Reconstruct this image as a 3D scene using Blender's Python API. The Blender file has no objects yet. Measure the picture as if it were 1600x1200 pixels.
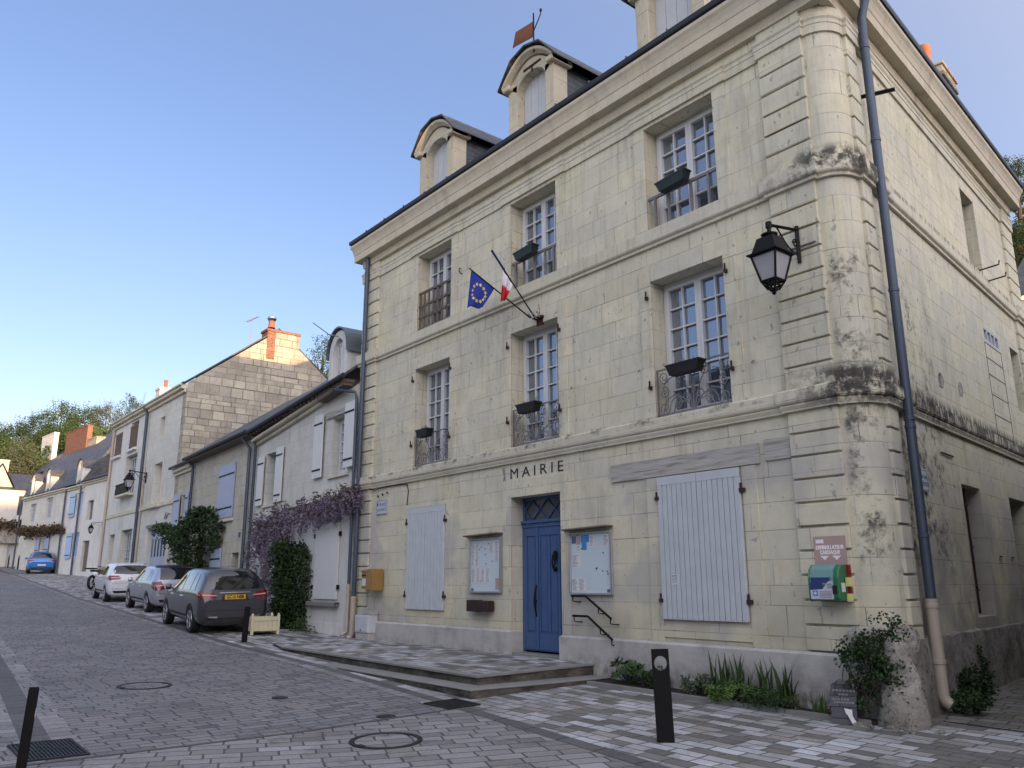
import bpy, bmesh, math, random
from mathutils import Vector, Matrix
from mathutils.bvhtree import BVHTree
R = math.radians
random.seed(7)
sc = bpy.context.scene
COL = sc.collection

# ---------------------------------------------------------------- camera
EYE = Vector((0, 0, 1.62))
PITCH, ROLL, YAW, FPX = R(13.771), R(-.14), R(51.10), 1272.25
_f = Vector((-math.sin(YAW)*math.cos(PITCH), math.cos(YAW)*math.cos(PITCH), math.sin(PITCH)))
_r = Vector((math.cos(YAW), math.sin(YAW), 0)); _u = _r.cross(_f)
CR = _r*math.cos(ROLL)+_u*math.sin(ROLL); CU = _u*math.cos(ROLL)-_r*math.sin(ROLL); CF = _f
cam = bpy.data.cameras.new('camera'); co = bpy.data.objects.new('camera', cam); COL.objects.link(co)
m = Matrix((CR, CU, -CF)).transposed().to_4x4(); m.translation = EYE
co.matrix_world = m
cam.sensor_width = 36; cam.lens = FPX/1600*36; cam.clip_start = .05; cam.clip_end = 3000
sc.camera = co
sc.render.resolution_x = 1024; sc.render.resolution_y = 768

# ---------------------------------------------------------------- light
SKY_TINT, FILL_GLOW = (1.14, .90, 1.03), (3.35, 3.12, 3.0)
SUN_EL, SUN_AZ = R(3.0), R(96.0)      # azimuth clockwise from +Y
w = bpy.data.worlds.new('World'); sc.world = w; w.use_nodes = True
nt = w.node_tree; sky = nt.nodes.new('ShaderNodeTexSky'); sky.sky_type = 'NISHITA'
sky.sun_disc = False; sky.sun_elevation = SUN_EL; sky.sun_rotation = SUN_AZ
sky.air_density = 1.0; sky.dust_density = .6; sky.ozone_density = 2.2; sky.altitude = 60
bg = nt.nodes['Background']; bg.inputs[1].default_value = .15
def wn(k, **kw):
    x = nt.nodes.new(k)
    for a, b in kw.items(): setattr(x, a, b)
    return x
tint = wn('ShaderNodeMix', data_type='RGBA', blend_type='MULTIPLY'); tint.inputs[0].default_value = 1; tint.inputs[7].default_value = (*SKY_TINT, 1)
nt.links.new(sky.outputs[0], tint.inputs[6])
# broad pale glow added low in the eastern sky, brightens and warms the facade
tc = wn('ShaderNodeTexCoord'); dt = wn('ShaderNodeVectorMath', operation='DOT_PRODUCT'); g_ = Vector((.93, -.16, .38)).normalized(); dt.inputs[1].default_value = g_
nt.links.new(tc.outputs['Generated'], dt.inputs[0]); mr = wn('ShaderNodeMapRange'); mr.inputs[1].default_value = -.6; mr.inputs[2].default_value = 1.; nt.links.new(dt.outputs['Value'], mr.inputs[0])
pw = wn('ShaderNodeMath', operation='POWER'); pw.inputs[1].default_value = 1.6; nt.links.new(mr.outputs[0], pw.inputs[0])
gl = wn('ShaderNodeMix', data_type='RGBA', blend_type='ADD'); nt.links.new(pw.outputs[0], gl.inputs[0]); nt.links.new(tint.outputs[2], gl.inputs[6]); gl.inputs[7].default_value = (*FILL_GLOW, 1)
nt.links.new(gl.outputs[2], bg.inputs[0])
sd = Vector((math.sin(SUN_AZ)*math.cos(SUN_EL), math.cos(SUN_AZ)*math.cos(SUN_EL), math.sin(SUN_EL)))
sl = bpy.data.lights.new('sun', 'SUN'); sl.energy = 2.6; sl.angle = R(.5); sl.color = (1, .62, .36)
so = bpy.data.objects.new('sun', sl); COL.objects.link(so); so.rotation_euler = sd.to_track_quat('Z', 'Y').to_euler()
vs = sc.view_settings; vs.view_transform = 'Standard'; vs.look = 'None'; vs.gamma = 1; vs.exposure = 1.98

# ---------------------------------------------------------------- placing helpers
def ray(px, py): return CF + CR*((px-800)/FPX) - CU*((py-600)/FPX)
class Fr:
    """a vertical wall plane: u to the right, d outwards, z up"""
    def __init__(s, p, ang=0., dr=None, n=None):
        a = R(ang); s.p = Vector(p[:2]); s.dir = dr or Vector((math.cos(a), -math.sin(a))); s.n = n or Vector((-math.sin(a), -math.cos(a)))
    def W(s, u, d, z): q = s.p+s.dir*u+s.n*d; return Vector((q.x, q.y, z))
    def uv(s, px, py, d=0.):
        D = ray(px, py); D2 = D.xy; t = s.n.dot(s.p+s.n*d)/s.n.dot(D2); P = D*t
        return (P.xy-s.p).dot(s.dir), P.z+EYE.z
def interp(x, X, Y):
    if x <= X[0]: return Y[0]
    for i in range(len(X)-1):
        if x <= X[i+1]: return Y[i]+(Y[i+1]-Y[i])*(x-X[i])/(X[i+1]-X[i])
    return Y[-1]
KX = [-160, -100, -63, -35, -27, -20.5, -16.5, -9, -5, 0, 20]; KZ = [7.0, 3.9, 2.25, 1.02, .75, .49, .33, .13, .04, 0, -.3]
def GP(px, py):
    D = ray(px, py); t = 3.
    while D.z*t+EYE.z > gz(D.x*t, D.y*t): t += .01
    return D.x*t, D.y*t
def gz(x, y): return interp(x, KX, KZ)+.026*min(max(0, y-4), 9)

# ---------------------------------------------------------------- mesh helpers
class MB:
    def __init__(s, T=None): s.v = []; s.f = []; s.m = []; s.T = T or (lambda u, d, z: Vector((u, d, z))); s.mi = 0
    def P(s, *p): s.v.append(s.T(*p)); return len(s.v)-1
    def face(s, pts): 
        s.f.append([s.P(*p) for p in pts]); s.m.append(s.mi)
    def grid(s, rows, closed=False):
        idx = [[s.P(*p) for p in r] for r in rows]
        for i in range(len(idx)-1):
            n = len(idx[i])
            for j in range(n if closed else n-1):
                s.f.append([idx[i][j], idx[i][(j+1) % n], idx[i+1][(j+1) % n], idx[i+1][j]]); s.m.append(s.mi)
        return idx
    def box(s, a, b, c, d, e, f):
        i = [s.P(*p) for p in ((a, c, e), (b, c, e), (b, d, e), (a, d, e), (a, c, f), (b, c, f), (b, d, f), (a, d, f))]
        for q in ((0, 3, 2, 1), (4, 5, 6, 7), (0, 1, 5, 4), (1, 2, 6, 5), (2, 3, 7, 6), (3, 0, 4, 7)):
            s.f.append([i[k] for k in q]); s.m.append(s.mi)
        return s
    def prism(s, poly, d0, d1):
        """poly of (u,z) extruded over d"""
        n = len(poly); a = [s.P(p[0], d0, p[1]) for p in poly]; b = [s.P(p[0], d1, p[1]) for p in poly]
        s.f += [a[::-1], b]; s.m += [s.mi]*2
        for i in range(n): s.f.append([a[i], a[(i+1) % n], b[(i+1) % n], b[i]]); s.m.append(s.mi)
        return s
    def slab(s, poly, z0, z1):
        """poly of (u,d) extruded over z; z0/z1 may be functions"""
        g = lambda z, p: z(*p) if callable(z) else z
        n = len(poly); a = [s.P(p[0], p[1], g(z0, p)) for p in poly]; b = [s.P(p[0], p[1], g(z1, p)) for p in poly]
        s.f += [a[::-1], b]; s.m += [s.mi]*2
        for i in range(n): s.f.append([a[i], a[(i+1) % n], b[(i+1) % n], b[i]]); s.m.append(s.mi)
        return s
    def tube(s, pts, r, k=8, cap=True, flat=1.):
        P = [s.T(*p) for p in pts]; n = len(P); rings = []; up = None
        for i in range(n):
            t = (P[min(i+1, n-1)]-P[max(i-1, 0)])
            if t.length < 1e-9: t = Vector((0, 0, 1))
            t.normalize()
            if up is None: up = Vector((0, 0, 1)) if abs(t.z) < .9 else Vector((1, 0, 0))
            a = t.cross(up).normalized(); b = a.cross(t).normalized(); up = b
            rr = r[i] if isinstance(r, (list, tuple)) else r
            ring = []
            for j in range(k):
                an = 2*math.pi*j/k; s.v.append(P[i]+a*math.cos(an)*rr+b*math.sin(an)*rr*flat); ring.append(len(s.v)-1)
            rings.append(ring)
        for i in range(n-1):
            for j in range(k): s.f.append([rings[i][j], rings[i][(j+1) % k], rings[i+1][(j+1) % k], rings[i+1][j]]); s.m.append(s.mi)
        if cap: s.f += [rings[0][::-1], rings[-1]]; s.m += [s.mi]*2
        return s
    def lathe(s, c, prof, k=20, ax='z'):
        """prof of (r, h) about an axis through c"""
        rows = []
        for r, h in prof:
            row = []
            for j in range(k):
                a = 2*math.pi*j/k; x, y = r*math.cos(a), r*math.sin(a)
                row.append({'z': (c[0]+x, c[1]+y, c[2]+h), 'y': (c[0]+x, c[1]+h, c[2]+y), 'x': (c[0]+h, c[1]+x, c[2]+y)}[ax])
            rows.append(row)
        s.grid(rows, True); n = len(rows)
        return s
    def build(s, name, mat, parent=None, smooth=False, local=False, bevel=0, label=None, recalc=True, seg=1):
        off = Vector((0, 0, 0))
        if parent is not None and not local:
            p = parent
            while p: off += p.location; p = p.parent
        me = bpy.data.meshes.new(name); me.from_pydata([v-off for v in s.v], [], s.f)
        mats = mat if isinstance(mat, (list, tuple)) else [mat]
        for q in mats: me.materials.append(q)
        if len(mats) > 1:
            for p, i in zip(me.polygons, s.m): p.material_index = i
        b = bmesh.new(); b.from_mesh(me)
        if bevel:
            bmesh.ops.remove_doubles(b, verts=b.verts, dist=1e-5)
            ed = [e for e in b.edges if len(e.link_faces) == 2 and e.calc_face_angle(0) > .6]
            bmesh.ops.bevel(b, geom=ed, offset=bevel, segments=seg, affect='EDGES', profile=.7, clamp_overlap=True)
        if recalc: bmesh.ops.recalc_face_normals(b, faces=b.faces)
        if smooth:
            for f in b.faces: f.smooth = True
            for e in b.edges:
                if len(e.link_faces) == 2 and e.calc_face_angle(0) > .7: e.smooth = False
        b.to_mesh(me); b.free()
        o = bpy.data.objects.new(name, me); COL.objects.link(o)
        if parent is not None: o.parent = parent
        if label: o['label'] = label
        return o
def tag(o, label, cat, group=None):
    o['label'] = label; o['category'] = cat
    if group: o['group'] = group
    return o
def thing(name, label, cat, loc=(0, 0, 0), rz=0., group=None):
    o = bpy.data.objects.new(name, None); COL.objects.link(o); o.location = loc; o.rotation_euler = (0, 0, rz); o.empty_display_size = .1
    return tag(o, label, cat, group)
def struct(o, kind='structure'): o['kind'] = kind; return o
def copy_tree(o, parent=None):
    c = o.copy(); COL.objects.link(c); c.parent = parent
    for ch in list(o.children): copy_tree(ch, c)
    return c
def text(s, size, name, mat, W0, ux, uz, parent, thick=.002, align='CENTER', sx=1., width=None, space=1., offset=0.):
    """lettering as mesh: origin W0, ux right, uz up"""
    cu = bpy.data.curves.new('t', 'FONT'); cu.body = s; cu.size = size; cu.align_x = align; cu.align_y = 'CENTER'; cu.resolution_u = 3
    cu.extrude = thick; cu.space_character = space; cu.offset = offset; t = bpy.data.objects.new('t', cu); COL.objects.link(t)
    dg = bpy.context.evaluated_depsgraph_get(); me = bpy.data.meshes.new_from_object(t.evaluated_get(dg))
    bpy.data.objects.remove(t)
    ux = Vector(ux).normalized(); uz = Vector(uz).normalized(); n = ux.cross(uz)
    if width: xs_ = [v.co.x for v in me.vertices]; sx = width/(max(xs_)-min(xs_))
    mb = MB(); mb.v = [Vector(W0)+ux*v.co.x*sx+uz*v.co.y+n*v.co.z for v in me.vertices]
    mb.f = [list(p.vertices) for p in me.polygons]; mb.m = [0]*len(mb.f)
    bpy.data.meshes.remove(me)
    return mb.build(name, mat, parent)

# ---------------------------------------------------------------- materials
class NT:
    def __init__(s, name):
        s.mat = bpy.data.materials.new(name); s.mat.use_nodes = True; s.t = s.mat.node_tree; s.b = s.t.nodes['Principled BSDF']
        s.pos = s.n('ShaderNodeNewGeometry').outputs['Position']
    def n(s, k, **kw):
        x = s.t.nodes.new(k)
        for a, b in kw.items(): setattr(x, a, b)
        return x
    def set(s, sock, v):
        if hasattr(v, 'links'): s.t.links.new(v, sock)
        elif isinstance(v, (tuple, list)) and len(v) == 3 and sock.type == 'RGBA': sock.default_value = (*v, 1)
        else: sock.default_value = v
    def math(s, op, a, b=0., c=None, clamp=False):
        x = s.n('ShaderNodeMath', operation=op); x.use_clamp = clamp; s.set(x.inputs[0], a); s.set(x.inputs[1], b)
        if c is not None: s.set(x.inputs[2], c)
        return x.outputs[0]
    def sep(s, v): x = s.n('ShaderNodeSeparateXYZ'); s.set(x.inputs[0], v); return x.outputs
    def comb(s, a, b, c=0.):
        x = s.n('ShaderNodeCombineXYZ')
        for i, q in enumerate((a, b, c)): s.set(x.inputs[i], q)
        return x.outputs[0]
    def noise(s, v, sc, det=3., rough=.55, dist=0.):
        x = s.n('ShaderNodeTexNoise'); s.set(x.inputs['Vector'], v); x.inputs['Scale'].default_value = sc; x.inputs['Detail'].default_value = det
        x.inputs['Roughness'].default_value = rough; x.inputs['Distortion'].default_value = dist; return x.outputs['Fac']
    def white(s, v):
        x = s.n('ShaderNodeTexWhiteNoise', noise_dimensions='1D'); s.set(x.inputs['W'], v); return x.outputs['Value']
    def ramp(s, f, stops, interp='LINEAR'):
        x = s.n('ShaderNodeValToRGB'); r = x.color_ramp; r.interpolation = interp
        while len(r.elements) < len(stops): r.elements.new(.5)
        for e, (p, c) in zip(r.elements, stops): e.position = p; e.color = (*c, 1) if isinstance(c, (tuple, list)) else (c, c, c, 1)
        s.set(x.inputs[0], f); return x.outputs['Color']
    def mix(s, f, a, b, mode='MIX'):
        x = s.n('ShaderNodeMix', data_type='RGBA', blend_type=mode); s.set(x.inputs[0], f); s.set(x.inputs[6], a); s.set(x.inputs[7], b); return x.outputs[2]
    def maprange(s, v, a, b, c=0., d=1.):
        x = s.n('ShaderNodeMapRange'); x.clamp = True
        for i, q in enumerate((v, a, b, c, d)): s.set(x.inputs[i], q)
        return x.outputs[0]
    def bump(s, h, strength=.4, dist=.01):
        x = s.n('ShaderNodeBump'); x.inputs['Strength'].default_value = strength; x.inputs['Distance'].default_value = dist; s.set(x.inputs['Height'], h)
        s.t.links.new(x.outputs[0], s.b.inputs['Normal'])
    def out(s, col, rough=.85, metal=0., spec=.3):
        s.set(s.b.inputs['Base Color'], col); s.set(s.b.inputs['Roughness'], rough); s.set(s.b.inputs['Metallic'], metal)
        s.b.inputs['Specular IOR Level'].default_value = spec; return s.mat
def plain(name, col, rough=.7, metal=0., var=.15, sc=6., bump=0., spec=.4, fine=0):
    n = NT(name); f = n.noise(n.pos, sc, 4.)
    c = n.mix(n.math('MULTIPLY', f, 1.), tuple(x*(1-var) for x in col), tuple(min(1, x*(1+var)) for x in col))
    if bump: n.bump(n.noise(n.pos, fine or sc*8, 4.), bump, .004)
    return n.out(c, rough, metal, spec)
def uz_coords(n, hor=False):
    g = n.n('ShaderNodeNewGeometry'); nx, ny, nz = n.sep(g.outputs['True Normal']); x, y, z = n.sep(n.pos)
    k = n.math('GREATER_THAN', n.math('ABSOLUTE', nx), n.math('ABSOLUTE', ny))
    a = n.n('ShaderNodeMix', data_type='FLOAT'); n.set(a.inputs[0], k); n.set(a.inputs[2], x); n.set(a.inputs[3], y)
    return a.outputs[0], z, x, y
def bricks(n, u, v, bw, bh, mort=.006, smooth=.2, rnd=1.):
    row = n.math('FLOOR', n.math('DIVIDE', v, bh)); r1 = n.white(row); r2 = n.white(n.math('ADD', row, 31.7))
    uu = n.math('ADD', n.math('MULTIPLY', u, n.math('ADD', n.math('MULTIPLY', r1, .5*rnd), 1-.25*rnd)), n.math('MULTIPLY', r2, 7.3*rnd))
    b = n.n('ShaderNodeTexBrick'); n.set(b.inputs['Vector'], n.comb(uu, v)); b.inputs['Scale'].default_value = 1
    b.inputs['Brick Width'].default_value = bw; b.inputs['Row Height'].default_value = bh; b.inputs['Mortar Size'].default_value = mort
    b.inputs['Mortar Smooth'].default_value = smooth; b.inputs['Color1'].default_value = (0, 0, 0, 1); b.inputs['Color2'].default_value = (1, 1, 1, 1); b.inputs['Mortar'].default_value = (.5, .5, .5, 1)
    b.offset = .5; b.offset_frequency = 2
    return b.outputs['Color'], b.outputs['Fac']
def ashlar(name, bw=.75, bh=.31, cols=((.61, .57, .40), (.68, .64, .475), (.65, .615, .475), (.60, .575, .46), (.70, .645, .465)), mortc=(.17, .155, .115), mort=.005, pits=.75, stain=.4, extra=None, bump=.35, dark=(.16, .15, .13), zoff=0., vary=.42, fadelo=.12):
    n = NT(name); u, z, x, y = uz_coords(n)
    zw = n.n('ShaderNodeTexNoise', noise_dimensions='1D'); n.set(zw.inputs['W'], z); zw.inputs['Scale'].default_value = .85; zw.inputs['Detail'].default_value = 1.
    zz = n.math('ADD', n.math('ADD', z, zoff), n.math('MULTIPLY', zw.outputs['Fac'], vary))
    uw = n.noise(n.comb(x, y, z), 1.3, 2.)
    c, fac = bricks(n, n.math('ADD', u, n.math('MULTIPLY', uw, .03)), zz, bw, bh, mort)
    fade = n.maprange(n.noise(n.comb(x, y, z), 1.9, 4., .6), .36, .60, fadelo, 1.); fac = n.math('MULTIPLY', fac, fade)
    k = len(cols); col = n.ramp(c, [(i/(k-1) if k > 1 else 0, q) for i, q in enumerate(cols)])
    p3 = n.comb(x, y, z)
    big = n.noise(p3, .9, 5., .6); col = n.mix(n.maprange(big, .38, .72), col, n.mix(.5, col, (.46, .45, .39)))
    md = n.noise(p3, 4.5, 6., .7); col = n.mix(n.maprange(md, .42, .66, 0, .30), col, tuple(q*.62 for q in cols[0]))
    fine = n.noise(p3, 22., 3.); col = n.mix(n.maprange(fine, .3, .7, 0, .28), col, n.mix(.6, col, (.62, .58, .47)))
    pit = n.noise(n.comb(x, y, n.math('MULTIPLY', z, .7)), 11., 2., .5)
    pm = n.maprange(pit, .665, .70, 0, pits); col = n.mix(pm, col, (.30, .29, .27))
    st = n.noise(n.comb(n.math('MULTIPLY', x, 1.6), n.math('MULTIPLY', y, 1.6), n.math('MULTIPLY', z, .45)), 1.3, 6., .65)
    col = n.mix(n.maprange(st, .55, .78, 0, stain), col, dark)
    if extra: col = extra(n, col, x, y, z)
    col = n.mix(n.math('MULTIPLY', fac, .82), col, mortc)
    h = n.math('SUBTRACT', n.math('MULTIPLY', n.noise(p3, 30., 4.), .35), n.math('ADD', fac, n.math('MULTIPLY', pm, .6)))
    n.bump(h, bump, .012)
    return n.out(col, .9, 0, .2)
def window_f(n, v, a, b, s):   # smooth band a..b
    return n.math('MULTIPLY', n.maprange(v, a-s, a), n.maprange(v, b, b+s, 1, 0))
def town_extra(n, col, x, y, z):
    p3 = n.comb(x, y, z); no = n.noise(p3, 5., 6., .7); no2 = n.noise(n.comb(n.math('MULTIPLY', x, 5.), n.math('MULTIPLY', y, 5.), z), 2.2, 5., .7)
    # yellow-green cast of the lower storey, black lichen on the string courses of the corner
    band = n.math('MULTIPLY', n.maprange(z, .8, 2.6, .55, 0), n.maprange(n.noise(p3, .6, 3.), .35, .6)); col = n.mix(band, col, (.52, .49, .31))
    pt = n.noise(n.comb(n.math('MULTIPLY', x, .8), y, z), .75, 3., .5); pm_ = n.math('MULTIPLY', n.maprange(pt, .50, .56), n.maprange(z, 2.9, 3.5, .75, 0)); col = n.mix(pm_, col, (.43, .415, .38))
    corner = n.maprange(x, -5.75, -4.95)
    sidey = n.math('MULTIPLY', n.maprange(x, -4.9, -4.75), 1.)
    c1 = window_f(n, z, 3.76, 4.10, .14); c2 = window_f(n, z, 6.72, 7.00, .12)
    run = n.math('MULTIPLY', window_f(n, z, 2.0, 4.0, .4), n.maprange(n.noise(p3, 2.1, 6., .75), .45, .54)); runc = window_f(n, x, -4.86, -4.66, .08)
    runf = window_f(n, z, 4.2, 5.5, .4)
    mask = n.math('MULTIPLY', n.math('MULTIPLY', corner, n.maprange(y, 9.75, 10.0, 1, 0)), n.math('MAXIMUM', n.math('MULTIPLY', c1, n.maprange(no, .38, .50)), n.math('MULTIPLY', c2, n.maprange(no, .44, .56))))
    m2 = n.math('MULTIPLY', n.math('MULTIPLY', run, runc), n.maprange(no, .42, .6))
    m3 = n.math('MULTIPLY', n.math('MULTIPLY', n.math('MULTIPLY', runf, runc), n.maprange(n.noise(p3, 2.4, 6., .75), .50, .60)), n.maprange(no, .40, .55))
    # thin stain line on top of both string courses all along
    l1 = n.math('MULTIPLY', window_f(n, z, 3.90, 3.97, .05), n.maprange(no, .5, .62, 0, .8))
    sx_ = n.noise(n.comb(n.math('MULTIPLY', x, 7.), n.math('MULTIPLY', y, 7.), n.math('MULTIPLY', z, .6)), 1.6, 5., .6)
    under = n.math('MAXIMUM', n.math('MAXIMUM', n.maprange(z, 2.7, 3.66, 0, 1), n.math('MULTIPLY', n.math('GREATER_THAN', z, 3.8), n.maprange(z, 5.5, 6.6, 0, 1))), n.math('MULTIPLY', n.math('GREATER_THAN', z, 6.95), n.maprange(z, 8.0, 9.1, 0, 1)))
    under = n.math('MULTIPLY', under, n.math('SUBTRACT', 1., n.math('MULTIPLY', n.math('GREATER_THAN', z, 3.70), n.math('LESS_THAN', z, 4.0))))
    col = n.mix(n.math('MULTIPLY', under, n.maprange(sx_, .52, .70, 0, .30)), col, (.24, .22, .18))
    # side wall drips below the lower string
    sd_ = n.math('MULTIPLY', n.maprange(y, 9.9, 10.1), n.math('MULTIPLY', window_f(n, z, 3.80, 4.02, .12), n.maprange(no2, .40, .52, 0, .95)))
    sd2 = n.math('MULTIPLY', n.maprange(y, 9.9, 10.1), n.math('MULTIPLY', window_f(n, z, 6.84, 6.92, .04), n.maprange(no2, .45, .58, 0, .7)))
    for q in (mask, m2, m3, l1, sd_, sd2): col = n.mix(n.math('MULTIPLY', q, .9), col, (.045, .042, .04))
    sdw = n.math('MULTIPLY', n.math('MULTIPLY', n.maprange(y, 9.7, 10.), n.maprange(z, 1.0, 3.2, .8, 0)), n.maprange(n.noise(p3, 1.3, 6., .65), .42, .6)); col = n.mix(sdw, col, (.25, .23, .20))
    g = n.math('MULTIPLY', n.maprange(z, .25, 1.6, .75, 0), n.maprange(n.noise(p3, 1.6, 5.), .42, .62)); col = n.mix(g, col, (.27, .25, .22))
    return col
M = {}
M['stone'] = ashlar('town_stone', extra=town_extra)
M['stone_plain'] = ashlar('moulded_stone', bw=1.4, bh=4., cols=((.60, .56, .42), (.65, .61, .48)), mort=.003, pits=.35, extra=town_extra)
M['cornice'] = ashlar('cornice_stone', bw=.95, bh=4., cols=((.56, .50, .38), (.62, .56, .43)), mort=.004, pits=.2, stain=.6, dark=(.22, .17, .12))
M['dormer'] = ashlar('dormer_stone', bw=1.4, bh=.5, cols=((.52, .47, .35), (.60, .55, .42)), mort=.005, pits=.8, stain=.85, dark=(.20, .17, .12))
M['stone_c'] = ashlar('gable_stone', vary=.6, fadelo=.4, bw=.5, bh=.27, cols=((.27, .245, .19), (.46, .42, .32), (.37, .34, .27), (.23, .21, .17), (.50, .46, .36)), mortc=(.12, .10, .08), mort=.016, pits=.9, stain=.9, bump=.9, dark=(.13, .12, .10))
M['stone_b'] = ashlar('house_stone', bw=.7, bh=.34, cols=((.46, .42, .33), (.52, .49, .41), (.44, .42, .36)), mortc=(.22, .20, .17), mort=.01, pits=.5, stain=.45)
M['stone_a'] = ashlar('pale_stone', bw=.8, bh=.33, cols=((.60, .60, .555), (.66, .655, .61), (.58, .58, .54)), mortc=(.36, .35, .32), mort=.006, pits=.3, stain=.3)
def plastermat():
    n = NT('white_plaster'); x, y, z = n.sep(n.pos); a = n.noise(n.pos, 1.1, 6., .65); b = n.noise(n.comb(n.math('MULTIPLY', x, 5.), n.math('MULTIPLY', y, 5.), n.math('MULTIPLY', z, .7)), 1.3, 5., .6)
    c = n.ramp(a, [(.3, (.52, .515, .485)), (.5, (.62, .615, .585)), (.7, (.66, .655, .63))]); c = n.mix(n.maprange(b, .52, .72, 0, .4), c, (.36, .34, .31)); n.bump(n.noise(n.pos, 35., 4.), .35, .008); return n.out(c, .92, 0, .2)
M['plaster'] = plastermat()
M['plaster_grey'] = plain('grey_plaster', (.15, .145, .14), .9, var=.25, sc=2.2, bump=.4, fine=30)
def plinth_mat():
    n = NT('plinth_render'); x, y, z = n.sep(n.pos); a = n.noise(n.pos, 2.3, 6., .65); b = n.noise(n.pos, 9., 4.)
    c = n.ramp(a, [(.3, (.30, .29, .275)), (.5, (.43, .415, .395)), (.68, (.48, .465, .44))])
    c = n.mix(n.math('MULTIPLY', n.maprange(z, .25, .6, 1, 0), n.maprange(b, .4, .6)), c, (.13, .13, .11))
    n.bump(n.noise(n.pos, 25., 5.), .4, .01); return n.out(c, .92, 0, .2)
M['plinth'] = plinth_mat()
def roughbase():
    n = NT('rough_base_wall'); a = n.noise(n.pos, 2.2, 7., .7); b = n.noise(n.pos, 14., 5., .7)
    c = n.ramp(a, [(.3, (.12, .11, .095)), (.48, (.22, .205, .18)), (.66, (.36, .34, .30))]); c = n.mix(n.maprange(b, .55, .65), c, (.08, .075, .065))
    n.bump(n.math('ADD', a, n.math('MULTIPLY', b, .6)), 1., .03); return n.out(c, .95, 0, .15)
M['base_rough'] = roughbase()
def slate():
    n = NT('slate'); u, z, x, y = uz_coords(n); c, f = bricks(n, u, z, .24, .11, .006, rnd=.3)
    col = n.ramp(c, [(0, (.035, .038, .045)), (1, (.075, .08, .092))]); col = n.mix(n.maprange(n.noise(n.pos, 1.5, 5.), .5, .7, 0, .5), col, (.10, .095, .07))
    n.bump(n.math('SUBTRACT', c, f), .5, .006); return n.out(n.mix(f, col, (.015, .015, .02)), .55, 0, .5)
M['slate'] = slate()
M['zinc'] = plain('zinc', (.17, .19, .22), .45, .6, sc=3)
M['zinc_dark'] = plain('dark_gutter', (.035, .038, .045), .45, .5, sc=3)
M['pipe'] = plain('zinc_pipe', (.07, .09, .125), .45, .35, sc=2.5)
M['pipe_cream'] = plain('cream_pipe', (.42, .36, .29), .5, sc=2)
M['white'] = plain('white_joinery', (.62, .62, .62), .45, var=.06, sc=4)
def boards(name, col, w=.1, horizontal=False):
    n = NT(name); u, z, x, y = uz_coords(n); t = n.math('FRACT', n.math('DIVIDE', z if horizontal else u, w)); g = n.math('LESS_THAN', n.math('ABSOLUTE', n.math('SUBTRACT', t, .5)), .06)
    rnd = n.white(n.math('FLOOR', n.math('DIVIDE', u, w)))
    c = n.mix(n.math('MULTIPLY', rnd, .3), col, tuple(q*.8 for q in col)); c = n.mix(n.maprange(n.noise(n.comb(n.math('MULTIPLY', x, 12.), n.math('MULTIPLY', y, 12.), z), 2., 5.), .5, .75, 0, .4), c, tuple(q*.6 for q in col))
    n.bump(n.math('SUBTRACT', 1., g), .6, .01); return n.out(n.mix(n.math('MULTIPLY', g, .5), c, tuple(q*.3 for q in col)), .6, 0, .3)
M['shutter'] = plain('pale_shutter_paint', (.49, .52, .545), .55, var=.12, sc=5)
M['shutter_white'] = plain('white_shutter_paint', (.62, .63, .62), .5, var=.06, sc=3)
M['shutter_blue'] = plain('pale_blue_shutter_paint', (.36, .42, .56), .55, var=.1, sc=3)
M['shutter_sky'] = plain('light_blue_shutter_paint', (.36, .50, .72), .55, var=.1, sc=3)
M['blue'] = plain('blue_door_paint', (.055, .105, .235), .42, var=.12, sc=5)
M['iron'] = plain('black_iron', (.006, .0055, .006), .6, 0., sc=8, spec=.2)
M['rust'] = plain('rusty_iron', (.045, .02, .014), .85, sc=14, var=.5)
M['iron_grey'] = plain('weathered_iron', (.20, .19, .20), .6, .2, sc=12, var=.4)
M['wood_old'] = plain('weathered_wood', (.15, .12, .10), .85, sc=9, var=.45, bump=.5)
M['wood_grey'] = None
def woodgrey():
    n = NT('grey_timber'); x, y, z = n.sep(n.pos); g = n.noise(n.comb(n.math('MULTIPLY', x, 1.5), y, n.math('MULTIPLY', z, 22.)), 1.6, 5., .6, .4)
    n.bump(g, .6, .01); return n.out(n.ramp(g, [(.25, (.17, .165, .15)), (.45, (.35, .34, .31)), (.7, (.48, .465, .42))]), .9, 0, .2)
M['wood_grey'] = woodgrey()
def glass(name, col=(.27, .31, .37), rough=.04, metal=.8, wob=True):
    n = NT(name)
    if wob: n.bump(n.noise(n.pos, 2.2, 1.), .12, .02)
    return n.out(col, rough, metal, .8)
M['glass'] = glass('window_glass')
M['glass_dark'] = glass('dark_glass', (.10, .11, .13), .08, .3)
M['car_glass'] = glass('car_glass', (.012, .014, .017), .05, .0, False); M['car_glass'].node_tree.nodes['Principled BSDF'].inputs['Coat Weight'].default_value = .6
M['dark'] = plain('dark_interior', (.006, .006, .007), .9)
M['curtain'] = plain('net_curtain', (.5, .5, .5), .9)
M['brick'] = None
def redbrick():
    n = NT('red_brick'); u, z, x, y = uz_coords(n); c, f = bricks(n, u, z, .22, .07, .008)
    col = n.ramp(c, [(0, (.15, .06, .04)), (1, (.25, .11, .07))]); col = n.mix(n.maprange(n.noise(n.pos, 2., 5.), .5, .7, 0, .6), col, (.17, .13, .09)); n.bump(n.math('SUBTRACT', 1., f), .5, .01)
    return n.out(n.mix(f, col, (.25, .2, .15)), .9, 0, .2)
M['brick'] = redbrick()
M['terracotta'] = plain('terracotta', (.27, .11, .06), .8, sc=7, var=.3)
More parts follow.
